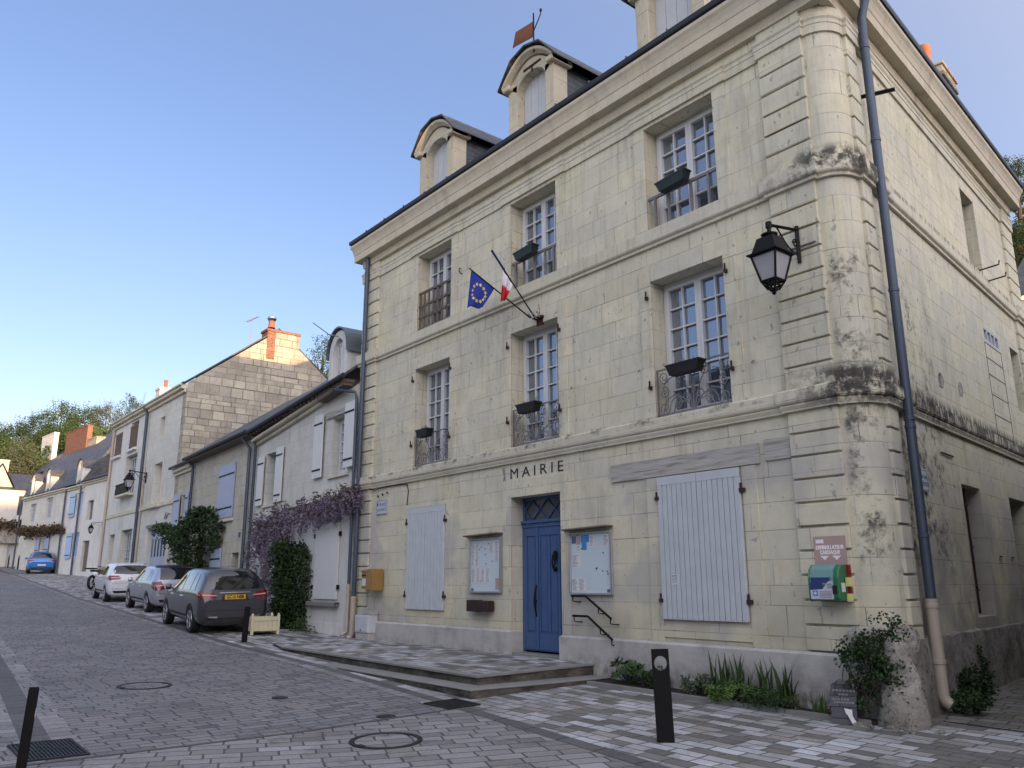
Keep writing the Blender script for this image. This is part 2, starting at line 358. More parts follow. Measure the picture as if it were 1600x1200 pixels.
M['soil'] = plain('soil', (.022, .017, .013), .95, sc=14, var=.5, bump=1., fine=40)
M['concrete'] = plain('step_concrete', (.20, .20, .19), .85, sc=5, var=.25, bump=.5)
def riser():
    n = NT('step_riser'); x, y, z = n.sep(n.pos); a = n.noise(n.comb(n.math('MULTIPLY', x, 1.3), y, n.math('MULTIPLY', z, 3.)), 2.5, 7., .7)
    n.bump(n.noise(n.pos, 30., 4.), .4, .01); return n.out(n.ramp(a, [(.35, (.03, .027, .023)), (.52, (.085, .078, .066)), (.7, (.17, .155, .13))]), .9, 0, .2)
M['riser'] = riser()
M['paper'] = plain('paper', (.62, .62, .62), .6, var=.05)
M['board_white'] = plain('notice_board_white', (.52, .60, .64), .35, var=.04, sc=2)
M['alu'] = plain('aluminium', (.45, .47, .5), .4, .6)
M['ink'] = plain('ink', (.10, .12, .2), .6); M['black_ink'] = plain('black_ink', (.01, .01, .012), .6)
M['postal'] = plain('postal_yellow', (.29, .165, .05), .5, var=.2, sc=12)
M['cab_white'] = plain('cabinet_white', (.48, .50, .53), .5)
M['sign_white'] = plain('enamel_white', (.5, .54, .58), .35); M['sign_blue'] = plain('enamel_blue', (.03, .05, .16), .4)
M['aed_green'] = plain('cabinet_green', (.03, .15, .07), .3, var=.1); M['aed_top'] = plain('clear_cover', (.15, .28, .27), .2)
M['red'] = plain('dark_red', (.22, .01, .015), .5); M['yel'] = plain('pale_yellow', (.6, .6, .22), .5)
M['salmon'] = plain('salmon_panel', (.42, .30, .27), .5, var=.06); M['pink'] = plain('pale_lettering', (.85, .78, .76), .5)
M['flag_blue'] = plain('flag_blue', (.012, .03, .26), .75); M['flag_gold'] = plain('flag_gold', (.65, .52, .12), .7)
M['flag_white'] = plain('flag_white', (.65, .62, .66), .75); M['flag_red'] = plain('flag_red', (.5, .012, .02), .75); M['flag_navy'] = plain('flag_navy', (.01, .015, .07), .75)
M['cream'] = plain('cream_paint', (.55, .51, .34), .55, var=.07)
M['rubber'] = plain('tyre_rubber', (.015, .015, .016), .85); M['rim'] = plain('alloy_rim', (.32, .33, .35), .35, .7)
M['chrome'] = plain('chrome', (.7, .7, .72), .15, 1.); M['plate_y'] = plain('plate_yellow', (.62, .40, .04), .45); M['plate_w'] = plain('plate_white', (.6, .6, .62), .45)
M['tail_red'] = plain('tail_lamp_red', (.14, .005, .009), .12, spec=.8, var=.3, sc=20); M['tail_clear'] = plain('tail_lamp_clear', (.6, .35, .33), .15)
M['trim'] = plain('black_trim', (.012, .012, .013), .5)
def paint(name, col, metal=.5, rough=.32):
    m_ = plain(name, col, rough, metal, var=.02); b = m_.node_tree.nodes['Principled BSDF']; b.inputs['Coat Weight'].default_value = .8; b.inputs['Coat Roughness'].default_value = .06; return m_
M['car_grey'] = paint('metallic_grey_paint', (.065, .066, .078)); M['car_silver'] = paint('silver_paint', (.36, .39, .45)); M['car_white'] = paint('white_car_paint', (.66, .68, .72), 0, .4); M['car_blue'] = paint('blue_car_paint', (.03, .17, .50), .35)
M['frost'] = plain('frosted_lamp_glass', (.36, .35, .37), .25, spec=.6, var=.1, sc=5)
def leafmat(name, a, b, sc=3.):
    n = NT(name); oi = n.n('ShaderNodeObjectInfo'); f = n.noise(n.pos, sc, 3.); f2 = n.noise(n.pos, sc*9, 1.)
    c = n.mix(n.maprange(n.math('ADD', n.math('MULTIPLY', f, .6), n.math('MULTIPLY', f2, .4)), .35, .65), a, b); n.out(c, .6, 0, .3)
    n.b.inputs['Subsurface Weight'].default_value = 0
    return n.mat
M['leaf_dark'] = leafmat('dark_leaves', (.012, .03, .010), (.035, .07, .02)); M['leaf'] = leafmat('green_leaves', (.017, .040, .011), (.05, .088, .026))
M['leaf_bright'] = leafmat('spring_leaves', (.04, .09, .015), (.12, .19, .05)); M['leaf_olive'] = leafmat('olive_leaves', (.035, .05, .026), (.09, .105, .06))
M['leaf_brown'] = leafmat('reddish_leaves', (.05, .03, .015), (.11, .08, .04)); M['wist'] = leafmat('wisteria_flowers', (.13, .105, .145), (.30, .26, .35), 6.); M['wist2'] = leafmat('wisteria_young_leaves', (.07, .055, .045), (.14, .10, .08))
M['bark'] = plain('bark', (.06, .045, .035), .95, sc=12, var=.4, bump=.8); M['orange'] = plain('orange_petals', (.5, .12, .03), .6)
def rockmat():
    n = NT('weathered_limestone'); a = n.noise(n.pos, 3.5, 7., .7); b = n.noise(n.pos, 17., 5., .7); c = n.noise(n.pos, 55., 3.)
    col = n.ramp(a, [(.3, (.16, .15, .13)), (.46, (.33, .31, .27)), (.6, (.47, .445, .40)), (.75, (.38, .36, .33))])
    col = n.mix(n.maprange(b, .56, .64), col, (.045, .04, .035)); col = n.mix(n.maprange(c, .55, .7, 0, .5), col, (.12, .11, .09))
    x, y, z = n.sep(n.pos); col = n.mix(n.math('MULTIPLY', n.maprange(z, .2, .6, .8, 0), n.maprange(a, .4, .6)), col, (.07, .065, .05))
    n.bump(n.math('ADD', n.math('MULTIPLY', a, 1.2), n.math('ADD', b, n.math('MULTIPLY', c, .4))), 1., .03); return n.out(col, .95, 0, .15)
M['rock'] = rockmat()
M['grass'] = plain('hill_grass', (.03, .055, .014), .95, sc=.25, var=.5)
def pavers(name, ang, bw, bh, stops, mortc, mort=.010, big=.38, rough=.75, bump=1., mossy=0.):
    n = NT(name); x, y, z = n.sep(n.pos); a = R(ang)
    u = n.math('ADD', n.math('MULTIPLY', x, math.cos(a)), n.math('MULTIPLY', y, math.sin(a))); v = n.math('SUBTRACT', n.math('MULTIPLY', y, math.cos(a)), n.math('MULTIPLY', x, math.sin(a)))
    wob = n.noise(n.pos, 1.1, 2.); v = n.math('ADD', v, n.math('MULTIPLY', wob, .06)); wob2 = n.noise(n.pos, 9., 1.); u = n.math('ADD', u, n.math('MULTIPLY', wob2, .02)); v = n.math('ADD', v, n.math('MULTIPLY', n.noise(n.pos, 7., 1.), .016))
    c, f = bricks(n, u, v, bw, bh, mort, .35, .8)
    col = n.ramp(c, stops); fine = n.noise(n.pos, 40., 3.); col = n.mix(n.maprange(fine, .3, .7, 0, .35), col, n.mix(.5, col, (.03, .03, .03)))
    bg_ = n.noise(n.pos, .5, 5., .6); col = n.mix(n.maprange(bg_, .45, .7, 0, big), col, (.07, .07, .075))
    dirt = n.noise(n.pos, 3.2, 5., .7); col = n.mix(n.maprange(dirt, .54, .70, 0, .5), col, (.05, .048, .045))
    if mossy: col = n.mix(n.math('MULTIPLY', n.maprange(n.noise(n.pos, 1.7, 5.), .5, .65), mossy), col, (.07, .075, .04))
    n.bump(n.math('SUBTRACT', n.math('ADD', n.math('MULTIPLY', n.noise(n.pos, 14., 4.), .5), n.math('MULTIPLY', c, .25)), n.math('MULTIPLY', f, 1.5)), bump, .02)
    return n.out(n.mix(n.math('MULTIPLY', f, .85), col, mortc), n.maprange(fine, .3, .7, rough-.1, rough+.1), 0, .35)
G3 = lambda a: (a*1., a*.985, a*1.0)
M['road'] = pavers('road_pavers', 90, .27, .15, [(0, G3(.13)), (.35, (.195, .195, .20)), (.7, (.225, .215, .215)), (1, (.17, .185, .20))], (.045, .044, .047))
M['cross'] = pavers('crossing_pavers', 68, .30, .19, [(0, G3(.16)), (.3, (.24, .235, .235)), (.65, (.28, .275, .275)), (.85, (.20, .19, .18)), (1, (.33, .335, .345))], (.05, .048, .047))
M['pave'] = pavers('pavement_pavers', 0, .30, .165, [(0, (.13, .13, .125)), (.3, (.20, .19, .175)), (.45, (.46, .475, .50)), (.7, (.36, .36, .36)), (.8, (.28, .255, .235)), (1, (.56, .58, .62))], (.04, .038, .034), mossy=.35)
M['alley'] = pavers('alley_pavers', 8, .26, .2, [(0, (.14, .135, .12)), (.5, (.20, .19, .17)), (1, (.25, .24, .22))], (.05, .045, .04), mossy=.5)
M['edge_row'] = pavers('edge_setts', 90, .34, .22, [(0, G3(.19)), (1, G3(.30))], (.05, .05, .05))
M['channel'] = pavers('channel_stone', 0, .5, 4., [(0, G3(.085)), (1, G3(.12))], (.03, .03, .03))
M['dash'] = pavers('pale_setts', 0, .55, 9., [(0, (.12, .12, .12)), (.45, (.14, .14, .14)), (.55, (.38, .38, .40)), (1, (.42, .42, .44))], (.06, .06, .06), mort=.01)
M['asphalt'] = plain('asphalt', (.06, .06, .062), .9, sc=2, bump=.4, fine=90)
M['cast'] = plain('cast_iron', (.022, .022, .024), .6, .4, sc=10, var=.4, bump=.6)
# ================================================================ GROUND
def sheet(name, mat, xs, yfun, dz, step=4.):
    """strip of ground from x0 to x1; yfun(x)->(ya,yb); follows gz exactly"""
    x0, x1 = xs; X = sorted({x0, x1} | {k for k in KX if x0 < k < x1} | {x0+i*step for i in range(int((x1-x0)/step)+1)}); mb = MB(); rows = []
    for x in X:
        ya, yb = yfun(x); Y = [ya]+[k for k in (4, 13) if ya+1e-3 < k < yb-1e-3]+[yb]
        while len(Y) < 4: Y.insert(-1, (Y[-1]*.5+Y[-2]*.5))
        Y = sorted(Y); rows.append([(x, y, gz(x, y)+dz) for y in Y])
    mb.grid(rows); return struct(mb.build(name, mat))
def chR(x): return interp(x, [-60, -31, -18.2, -13.1, -8.8, -5.2, -3, 3], [8.5, 7.0, 6.5, 6.42, 6.1, 5.72, 5.4, 4.6])
def chL(x): return interp(x, [-160, -60, -30, -16.3, -9, 5], [22, 6.2, 3.2, 2.3, 1.72, .9])
mb = MB(); rows = []
GX = [-900, -400, -200]+KX+[60, 200, 900]; GY = [-900, -300, -60, -12, 4, 13, 60, 300, 900]
for x in GX: rows.append([(x, y, gz(x, y)-.02-(.0 if abs(y) < 61 else 1.5)) for y in GY])
mb.grid(rows); struct(mb.build('ground', M['asphalt']))
sheet('road', M['road'], (-130, -8.5), lambda x: (chL(x), chR(x)), 0.)
sheet('road_crossing', M['cross'], (-8.5, 14), lambda x: (-9, chR(x)), 0.)
sheet('left_pavement', M['cross'], (-130, -8.5), lambda x: (-9, chL(x)), 0.)
sheet('pavement', M['pave'], (-60, 14), lambda x: (chR(x), 9.45 if x > -17 else 14), 0.)
sheet('far_pavement', M['road'], (-130, -60), lambda x: (chR(-60)+(x+60)*-.05, 20), -.002)
sheet('alley_paving', M['alley'], (-9.5, 14), lambda x: (9.45, 40), 0.)
sheet('drain_channel', M['channel'], (-60, 3), lambda x: (chR(x)-.09, chR(x)+.09), .004, .5)
sheet('channel_edge', M['dash'], (-16.5, -8.8), lambda x: (chR(x)+.09, chR(x)+.24), .004, .5)
sheet('channel_edge_road_side', M['edge_row'], (-60, -8.5), lambda x: (chR(x)-.25, chR(x)-.09), .004, .5)
sheet('left_drain_channel', M['channel'], (-60, -9.5), lambda x: (chL(x)-.16, chL(x)+.1), .004, .5)
sheet('left_channel_edge', M['edge_row'], (-60, -8.6), lambda x: (chL(x)+.1, chL(x)+.33), .004, .5)
sheet('left_channel_outer_edge', M['edge_row'], (-60, -8.6), lambda x: (chL(x)-.42, chL(x)-.16), .004, .5)
sheet('crossing_edge', M['channel'], (-8.52, -8.46), lambda x: (-3, chR(x)-.3), .005, .5)
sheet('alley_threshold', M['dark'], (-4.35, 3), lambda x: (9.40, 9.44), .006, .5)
# planting bed along the wall
mb = MB(); mb.slab([(-8.75, 8.45), (-4.75, 8.72), (-4.5, 9.1), (-4.9, 9.02), (-8.75, 9.02)], .0, lambda x, y: gz(x, y)+.03); struct(mb.build('planting_bed', M['soil']))
mb = MB(); mb.slab([(-8.75, 8.39), (-4.78, 8.66), (-4.78, 8.72), (-8.75, 8.45)], .0, lambda x, y: gz(x, y)+.05); struct(mb.build('bed_kerb', M['concrete']))

# entrance steps with the landing
st = thing('entrance_steps', 'two long concrete steps with paved landing in front of the blue door', 'steps', (-12.5, 7.8, .3))
def lz(x, y): return .42+.02*(y-6.8)-.004*(x+9)
lo = [(-15.9, 6.52), (-8.89, 6.48), (-8.78, 8.98), (-15.9, 8.98)]; hi = [(-15.6, 6.86), (-9.22, 6.83), (-9.14, 8.98), (-15.6, 8.98)]
def inset(p, k): return [(p[0][0], p[0][1]+k), (p[1][0]-k, p[1][1]+k), (p[2][0]-k, p[2][1]), p[3]]
mb = MB(); mb.slab(inset(lo, .012), -.2, lambda x, y: .29+.0024*(-9-x)); mb.build('lower_riser', M['riser'], st)
lt = lambda x, y: .305+.0024*(-9-x)
mb = MB(); mb.slab(lo, lambda x, y: lt(x, y)-.02, lt); mb.build('lower_tread', M['concrete'], st, bevel=.008)
mb = MB(); mb.slab(inset(hi, .012), lambda x, y: .25, lambda x, y: lz(x, y)-.015); mb.build('upper_riser', M['riser'], st)
mb = MB(); mb.slab([(-16.9, 8.98), (-16.9, 7.2), (-15.6, 6.86), (-9.22, 6.83), (-9.14, 8.98)], lambda x, y: lz(x, y)-.02, lambda x, y: lz(x, y)); mb.build('landing', M['pave'], st, bevel=.006)
mb = MB(); mb.slab([(-15.6, 6.845), (-9.205, 6.815), (-9.205, 6.97), (-15.6, 7.0)], lambda x, y: lz(x, y)-.022, lambda x, y: lz(x, y)+.004); mb.slab([(-9.36, 6.97), (-9.205, 6.97), (-9.125, 8.96), (-9.28, 8.96)], lambda x, y: lz(x, y)-.022, lambda x, y: lz(x, y)+.004); mb.build('nosing', M['concrete'], st)

# ironwork in the ground
def ring_cover(px, py, r, label, solid=False):
    D = ray(px, py); t = 3.
    while D.z*t+EYE.z > gz(D.x*t, D.y*t): t += .02
    x, y = D.x*t, D.y*t; z = gz(x, y); root = thing('manhole_cover', label, 'manhole cover', (x, y, z), 0, 'covers set in the road')
    s = MB(); s.T = lambda a, b, c: Vector((x+a, y+b, gz(x+a, y+b)+c))
    if solid: s.lathe((0, 0, 0), [(0.001, .007), (r, .007), (r*1.02, .0)], 24); s.build('lid', M['cast'], root)
    else:
        s.lathe((0, 0, 0), [(r*.86, .004), (r*.87, .011), (r, .011), (r*1.01, .002)], 48); s.build('frame', M['cast'], root)
        s = MB(); s.T = lambda a, b, c: Vector((x+a, y+b, gz(x+a, y+b)+c)); s.lathe((0, 0, 0), [(.001, .005), (r*.85, .005)], 40); s.build('paved_lid', M['cross'] if x > -8.5 else M['road'], root)
        s = MB(); s.T = lambda a, b, c: Vector((x+a, y+b, gz(x+a, y+b)+c))
        s.box(-r*.35, -r*.1, r*.78, r*.92, .0, .016); s.box(r*.05, r*.3, -r*.92, -r*.8, 0, .016); s.build('lifting_lug', M['cast'], root)
ring_cover(226, 1072, .36, 'round paved manhole cover in the road toward the far left bollard')
ring_cover(603, 1158, .36, 'round paved manhole cover in the pale crossing nearest to the viewer')
ring_cover(437, 1091, .10, 'small round iron cap in the middle of the road', True)
ring_cover(603, 1120, .11, 'small round iron cap beside the near manhole cover', True)
def grate(x0, x1, y0, y1, n, label, axis=0):
    root = thing('drain_grate', label, 'drain grate', ((x0+x1)/2, (y0+y1)/2, gz(x0, y0)), 0, 'iron drain grates')
    s = MB(); s.T = lambda a, b, c: Vector((a, b, gz(a, b)+c)); s.box(x0, x1, y0, y1, -.05, .006); s.build('sump', M['dark'], root)
    s = MB(); s.T = lambda a, b, c: Vector((a, b, gz(a, b)+c))
    for i in range(n+1):
        t = i/n
        if axis: a = x0+(x1-x0)*t; s.box(a-.008, a+.008, y0, y1, .006, .014)
        else: a = y0+(y1-y0)*t; s.box(x0, x1, a-.008, a+.008, .006, .014)
    s.box(x0-.02, x0, y0-.02, y1+.02, 0, .016); s.box(x1, x1+.02, y0-.02, y1+.02, 0, .016); s.box(x0, x1, y0-.02, y0, 0, .016); s.box(x0, x1, y1, y1+.02, 0, .016)
    s.box((x0+x1)/2-.01, (x0+x1)/2+.01, y0, y1, .006, .017) if not axis else None
    s.build('bars', M['cast'], root)
grate(-9.4, -8.62, 1.5, 2.0, 16, 'dark mossy drain grate at the foot of the near left bollard')
grate(-9.0, -8.5, 5.88, 6.32, 12, 'dark drain grate at the corner of the entrance steps', 1)
g = MB(); random.seed(3)
for i in range(260):
    a, b = random.uniform(-9.42, -8.7), random.choice([2.01, 1.49, 1.72])+random.gauss(0, .03); z = gz(a, b); h = random.uniform(.015, .05); d = random.uniform(-.02, .02)
    g.face([(a-.004, b, z), (a+.004, b, z), (a+d, b+d, z+h)])
struct(g.build('grass_tufts', M['leaf_bright']), 'stuff'); bpy.data.objects['grass_tufts']['label'] = 'little grass growing in the joints of the left drain grate'; bpy.data.objects['grass_tufts']['category'] = 'grass'

# ================================================================ HILLS
def hill(name, f, x0, x1, y0, y1, n=40, mat='grass'):
    mb = MB(); rows = [[(x0+(x1-x0)*i/n, y0+(y1-y0)*j/n, f(x0+(x1-x0)*i/n, y0+(y1-y0)*j/n)) for j in range(n+1)] for i in range(n+1)]
    mb.grid(rows); return struct(mb.build(name, M[mat], smooth=True))
def sm(t): t = max(0, min(1, t)); return t*t*(3-2*t)
# ================================================================ TOWN HALL
FM = Fr((0, 9), 0.); SD = Vector((-math.sin(R(7.8)), math.cos(R(7.8)))); SN = Vector((math.cos(R(7.8)), math.sin(R(7.8)))); FS = Fr((-4.60, 9.35), dr=SD, n=SN)
hall = thing('town_hall', 'three-storey cream stone town hall with blue door, corner quoins and arched dormers', 'town hall', (-10.8, 9, .4))
def wall(mb, u0, u1, z0, z1, holes, rev=.3, top=None):
    """front sheet at d=0 with rectangular holes (u0,u1,z0,z1[,reveal]) and their reveals"""
    U = sorted({u0, u1} | {h[0] for h in holes} | {h[1] for h in holes}); Z = sorted({z0, z1} | {h[2] for h in holes} | {h[3] for h in holes})
    for i in range(len(U)-1):
        for j in range(len(Z)-1):
            a, b, c, d = U[i], U[i+1], Z[j], Z[j+1]; cu, cz = (a+b)/2, (c+d)/2
            if any(h[0] < cu < h[1] and h[2] < cz < h[3] for h in holes): continue
            mb.face([(a, 0, c), (b, 0, c), (b, 0, d), (a, 0, d)])
    for h in holes:
        a, b, c, d = h[:4]; r = h[4] if len(h) > 4 else rev
        mb.face([(a, 0, c), (a, -r, c), (a, -r, d), (a, 0, d)]); mb.face([(b, 0, c), (b, 0, d), (b, -r, d), (b, -r, c)])
        mb.face([(a, 0, d), (a, -r, d), (b, -r, d), (b, 0, d)]); mb.face([(a, 0, c), (b, 0, c), (b, -r, c), (a, -r, c)])
    if top: mb.face([(p[0], 0, p[1]) for p in top])
CX = [(-14.42, -13.14), (-11.17, -9.885), (-7.775, -6.44)]
W2 = (3.955, 6.08); W3 = (6.91, 8.66)
holes = [(a, b, *W2, .34) for a, b in CX]+[(a, b, *W3, .34) for a, b in CX]+[(-11.17, -9.89, .30, 3.08, .33)]
mb = MB(FM.W); XL, XA = -16.78, -4.95
wall(mb, XL, XA, .0, 9.3, holes)
# rounded corner and side wall
arc = []
a0, a1 = R(-90), R(7.8)
cen = Vector((-4.60-.35*math.cos(a1), 9.35-.35*math.sin(a1))); cen = Vector((XA, 9.35))
arc = [Vector((XA+.35*math.sin(t), 9.35-.35*math.cos(t))) for t in [i/10*(math.pi/2+a1) for i in range(11)]]
SP = arc[-1]; FS.p = SP.copy()
s2 = MB(); rows = [[(p.x, p.y, z) for p in arc] for z in (0, 9.3)]; s2.grid(rows)
s3 = MB(FS.W); SL = 8.75
sh = [(5.15, 6.0, 6.62, 8.45, .4), (2.81, 3.75, 1.16, 2.98, .5), (5.45, 6.6, .5, 2.98, .6), (7.2, 7.85, 4.7, 5.93, .25), (5.36, 6.4, 5.64, 5.93, .06)]
wall(s3, 0, SL, 0, 9.3, sh)
for q in (s2, s3):
    off = len(mb.v); mb.v += q.v; mb.f += [[i+off for i in f] for f in q.f]; mb.m += q.m
off = len(mb.v); far = FS.W(SL, 0, 0)
mb.v += [Vector((far.x, far.y, 0)), Vector((XL, 18., 0)), Vector((XL, 18., 9.3)), Vector((far.x, far.y, 9.3)), Vector((XL, 9, 0)), Vector((XL, 9, 9.3))]
mb.f += [[off, off+1, off+2, off+3], [off+1, off+4, off+5, off+2]]; mb.m += [0, 0]
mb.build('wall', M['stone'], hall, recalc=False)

# outline used by the mouldings: jogs out over the corner piers
QP = .05
def outline(zone=0, res=.75):
    p = [(XL+.02, 18.0), (XL-QP, 18.), (XL-QP, 9-QP), (-16.12, 9-QP), (-16.12, 9.0)]
    if zone:      # window bands break forward too
        for a, b in CX: p += [(a-.23, 9.0), (a-.23, 9-.03), (b+.23, 9-.03), (b+.23, 9.0)]
    p += [(-5.61, 9.0), (-5.61, 9-QP), (XA, 9-QP), (XA, 9.0)]+[tuple(q) for q in arc[1:]]
    a = [(0, 0), (0, QP), (res, QP), (res, 0), (SL-.8, 0), (SL-.8, QP), (SL, QP)]
    p += [tuple(FS.W(u, d, 0).xy) for u, d in a]; return p[1:]
def sweep(mb, path, prof):
    P = [Vector(p) for p in path]; Q = []
    for i, p in enumerate(P):
        if i and (p-Q[-1]).length < .004: continue
        Q.append(p)
    P = Q; rows = []
    for i, p in enumerate(P):
        n1 = n2 = None
        if i: t = (p-P[i-1]).normalized(); n1 = Vector((t.y, -t.x))
        if i < len(P)-1: t = (P[i+1]-p).normalized(); n2 = Vector((t.y, -t.x))
        if n1 is None: n1 = n2
        if n2 is None: n2 = n1
        b = (n1+n2); b = b/max(.25, (b.length_squared/2)) if b.length > 1e-6 else n1
        rows.append([(p.x+b.x*d, p.y+b.y*d, z) for d, z in prof])
    mb.grid(rows); mb.face(rows[0]); mb.face(rows[-1])
# string courses, architrave line, cornice
mb = MB(); sweep(mb, outline(), [(-.05, 3.68), (.045, 3.68), (.045, 3.70), (.055, 3.72), (.065, 3.745), (.055, 3.77), (.075, 3.775), (.09, 3.80), (.09, 3.935), (.06, 3.955), (-.05, 3.96)])
mb.build('string_course', M['stone_plain'], hall)
mb = MB(); sweep(mb, outline(), [(-.05, 6.62), (.045, 6.62), (.045, 6.66), (.075, 6.68), (.085, 6.70), (.085, 6.89), (.05, 6.905), (-.05, 6.91)])
mb.build('string_course', M['stone_plain'], hall)
mb = MB(); sweep(mb, outline(1), [(-.05, 8.72), (.03, 8.72), (.03, 8.84), (.038, 8.845), (.038, 8.90), (.055, 8.93), (.055, 8.955), (.0, 8.97), (-.05, 8.97)])
mb.build('architrave', M['stone_plain'], hall)
P = outline(); top = [P[0], P[1], (-16.12, 9-QP), (-4.72, 9-QP), tuple(FS.W(.05, QP, 0).xy), P[-1]]
corn = [(-.1, 9.14), (.02, 9.14), (.03, 9.17), (.055, 9.20), (.08, 9.25), (.09, 9.30), (.10, 9.33), (.30, 9.34), (.31, 9.35), (.31, 9.53), (.325, 9.54), (.33, 9.57), (.345, 9.59), (.37, 9.66), (.41, 9.72), (.45, 9.755), (.455, 9.79), (-.1, 9.80)]
corn = [(-.1, 9.12), (.03, 9.12), (.03, 9.16), (.04, 9.20), (.045, 9.27), (.185, 9.285), (.19, 9.285), (.195, 9.45), (.205, 9.46), (.21, 9.49), (.22, 9.54), (.245, 9.61), (.275, 9.66), (.28, 9.71), (-.1, 9.73)]
mb = MB(); top2 = [(XL-QP, 18), (XL-QP, 9-QP), (-16.5, 9-QP), (-5., 9-QP), (-4.75, 9.02), tuple(FS.W(-.12, QP, 0).xy), tuple(FS.W(.3, QP, 0).xy), tuple(FS.W(SL, QP, 0).xy), tuple(FS.W(SL, -.5, 0).xy)]
cpath = [(XL-QP, 18), (XL-QP, 9-QP), (XA-.05+.42, 9-QP), tuple(FS.W(SL, QP, 0).xy), tuple(FS.W(SL, -.6, 0).xy)]
sweep(mb, cpath, corn); mb.build('cornice', M['cornice'], hall)
mb = MB(); gp = [(.22, 9.735), (.27, 9.74), (.295, 9.75), (.305, 9.78), (.305, 9.835), (.29, 9.84), (.28, 9.80), (.22, 9.79), (.18, 9.86), (.08, 9.91), (.08, 9.75)]
sweep(mb, cpath, gp); mb.build('gutter', M['zinc_dark'], hall)
for i in range(14):
    x = XL+.5+i*.85; mb = MB(); mb.box(x, x+.02, 9-QP-.32, 9-QP-.17, 9.82, 9.86); mb.build('gutter_bracket', M['zinc'], hall)
# frieze blocks on the piers (plain), quoin piers with black grooves
def pier(fr, u0, u1, zs, wallz=0.):
    mb = MB(fr.W)
    for a, b in zs:
        mb.box(u0, u1, -.02, QP-.045, a-.02, b+.02)
        n = max(1, round((b-a)/.295)); h = (b-a)/n
        for i in range(n):
            mb.box(u0+.0, u1-.0, -.015, QP+.0, a+i*h+(.014 if i else 0), a+(i+1)*h-(.014 if i < n-1 else 0))
    mb.build('quoin_pier', M['stone'], hall, bevel=.006)
ZS = [(.86, 3.69), (3.95, 6.63), (6.9, 8.73)]
pier(FM, XL-QP, -16.12, ZS); pier(FM, -5.61, XA, ZS); pier(FS, 0.0, .34, ZS); pier(FS, SL-.8, SL, ZS)
for a, b in (((XL-QP), -16.12), (-5.61, XA)):
    mb = MB(FM.W); mb.box(a, b, -.02, QP, 8.965, 9.16); mb.build('frieze_block', M['stone'], hall)
# flat bands round the openings
for a, b in CX:
    for z0, z1, t in ((W2[0]+.0, W2[1], 6.62), (W3[0], W3[1], 8.73)):
        mb = MB(FM.W); mb.box(a-.23, a-.0, -.01, .019, z0+.003, z1); mb.box(b, b+.23, -.01, .019, z0+.003, z1); mb.box(a-.23, b+.23, -.01, .019, z1, z1+.26 if z1 < 7 else t+.003); mb.build('window_surround', M['stone'], hall, bevel=.004)
for a, b, z0, z1, t in ((-11.17, -9.89, .84, 3.08, 3.38), (-7.80, -6.37, .84, 3.1, 3.11)):
    mb = MB(FM.W); mb.box(a-.22, a, -.01, .021, z0, z1); mb.box(b, b+.22, -.01, .021, z0, z1)
    if t > 3.2: mb.box(a-.22, b+.22, -.01, .021, z1, t)
    else: mb.box(a, b, -.01, .021, .90, 1.06)
    mb.build('door_surround' if t > 3.2 else 'window_surround', M['stone'], hall, bevel=.004)
mb = MB(FM.W); mb.box(-14.80, -14.59, -.01, .019, .85, 3.13); mb.box(-13.19, -12.98, -.01, .019, .85, 3.13); mb.box(-14.80, -12.98, -.01, .019, 3.13, 3.3)
mb.build('window_surround', M['stone'], hall, bevel=.004)
mb = MB(FM.W); mb.box(-8.72, -6.08, -.01, .03, 3.11, 3.37); mb.build('timber_lintel', M['wood_grey'], hall, label='long grey weathered timber lintel')
mb = MB(FM.W); mb.box(-5.995, -5.62, -.01, .028, 3.13, 3.40); mb.build('timber_lintel', M['wood_grey'], hall, label='short grey end of the timber lintel')
# chamfered stone bed below the door hood
mb = MB(FM.W); mb.prism([(-11.17, 3.08), (-9.89, 3.08), (-10.02, 3.13), (-11.02, 3.13)], -.01, .03); mb.build('door_head', M['stone'], hall)
# plinth
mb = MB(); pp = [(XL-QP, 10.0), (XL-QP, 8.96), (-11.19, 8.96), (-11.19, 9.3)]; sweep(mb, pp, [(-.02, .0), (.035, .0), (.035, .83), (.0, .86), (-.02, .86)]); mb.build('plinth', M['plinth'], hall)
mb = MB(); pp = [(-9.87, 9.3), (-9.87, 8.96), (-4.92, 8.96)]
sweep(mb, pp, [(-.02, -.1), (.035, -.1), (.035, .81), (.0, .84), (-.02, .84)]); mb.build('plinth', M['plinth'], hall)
mb = MB(); pp = [(-4.92, 8.96)]+[(XA+.40*math.sin(t), 9.35-.40*math.cos(t)) for t in [i/8*(math.pi/2+a1) for i in range(1, 9)]]+[tuple(FS.W(.2+i*.19, .05, 0).xy) for i in range(46)]
from mathutils import noise as mnoise
def sweep_rough(mb, path, prof):
    n0 = len(mb.v); sweep(mb, path, prof)
    for i in range(n0, len(mb.v)): mb.v[i] = mb.v[i]+mnoise.noise_vector(mb.v[i]*3.1)*.022+mnoise.noise_vector(mb.v[i]*9.)*.008
sweep_rough(mb, pp, [(-.06, -.1), (.05, -.1), (.055, .1), (.05, .3), (.045, .45), (.05, .6), (.04, .75), (.035, .9), (.02, 1.0), (-.06, 1.02)]); mb.build('rough_base', M['base_rough'], hall, smooth=True)
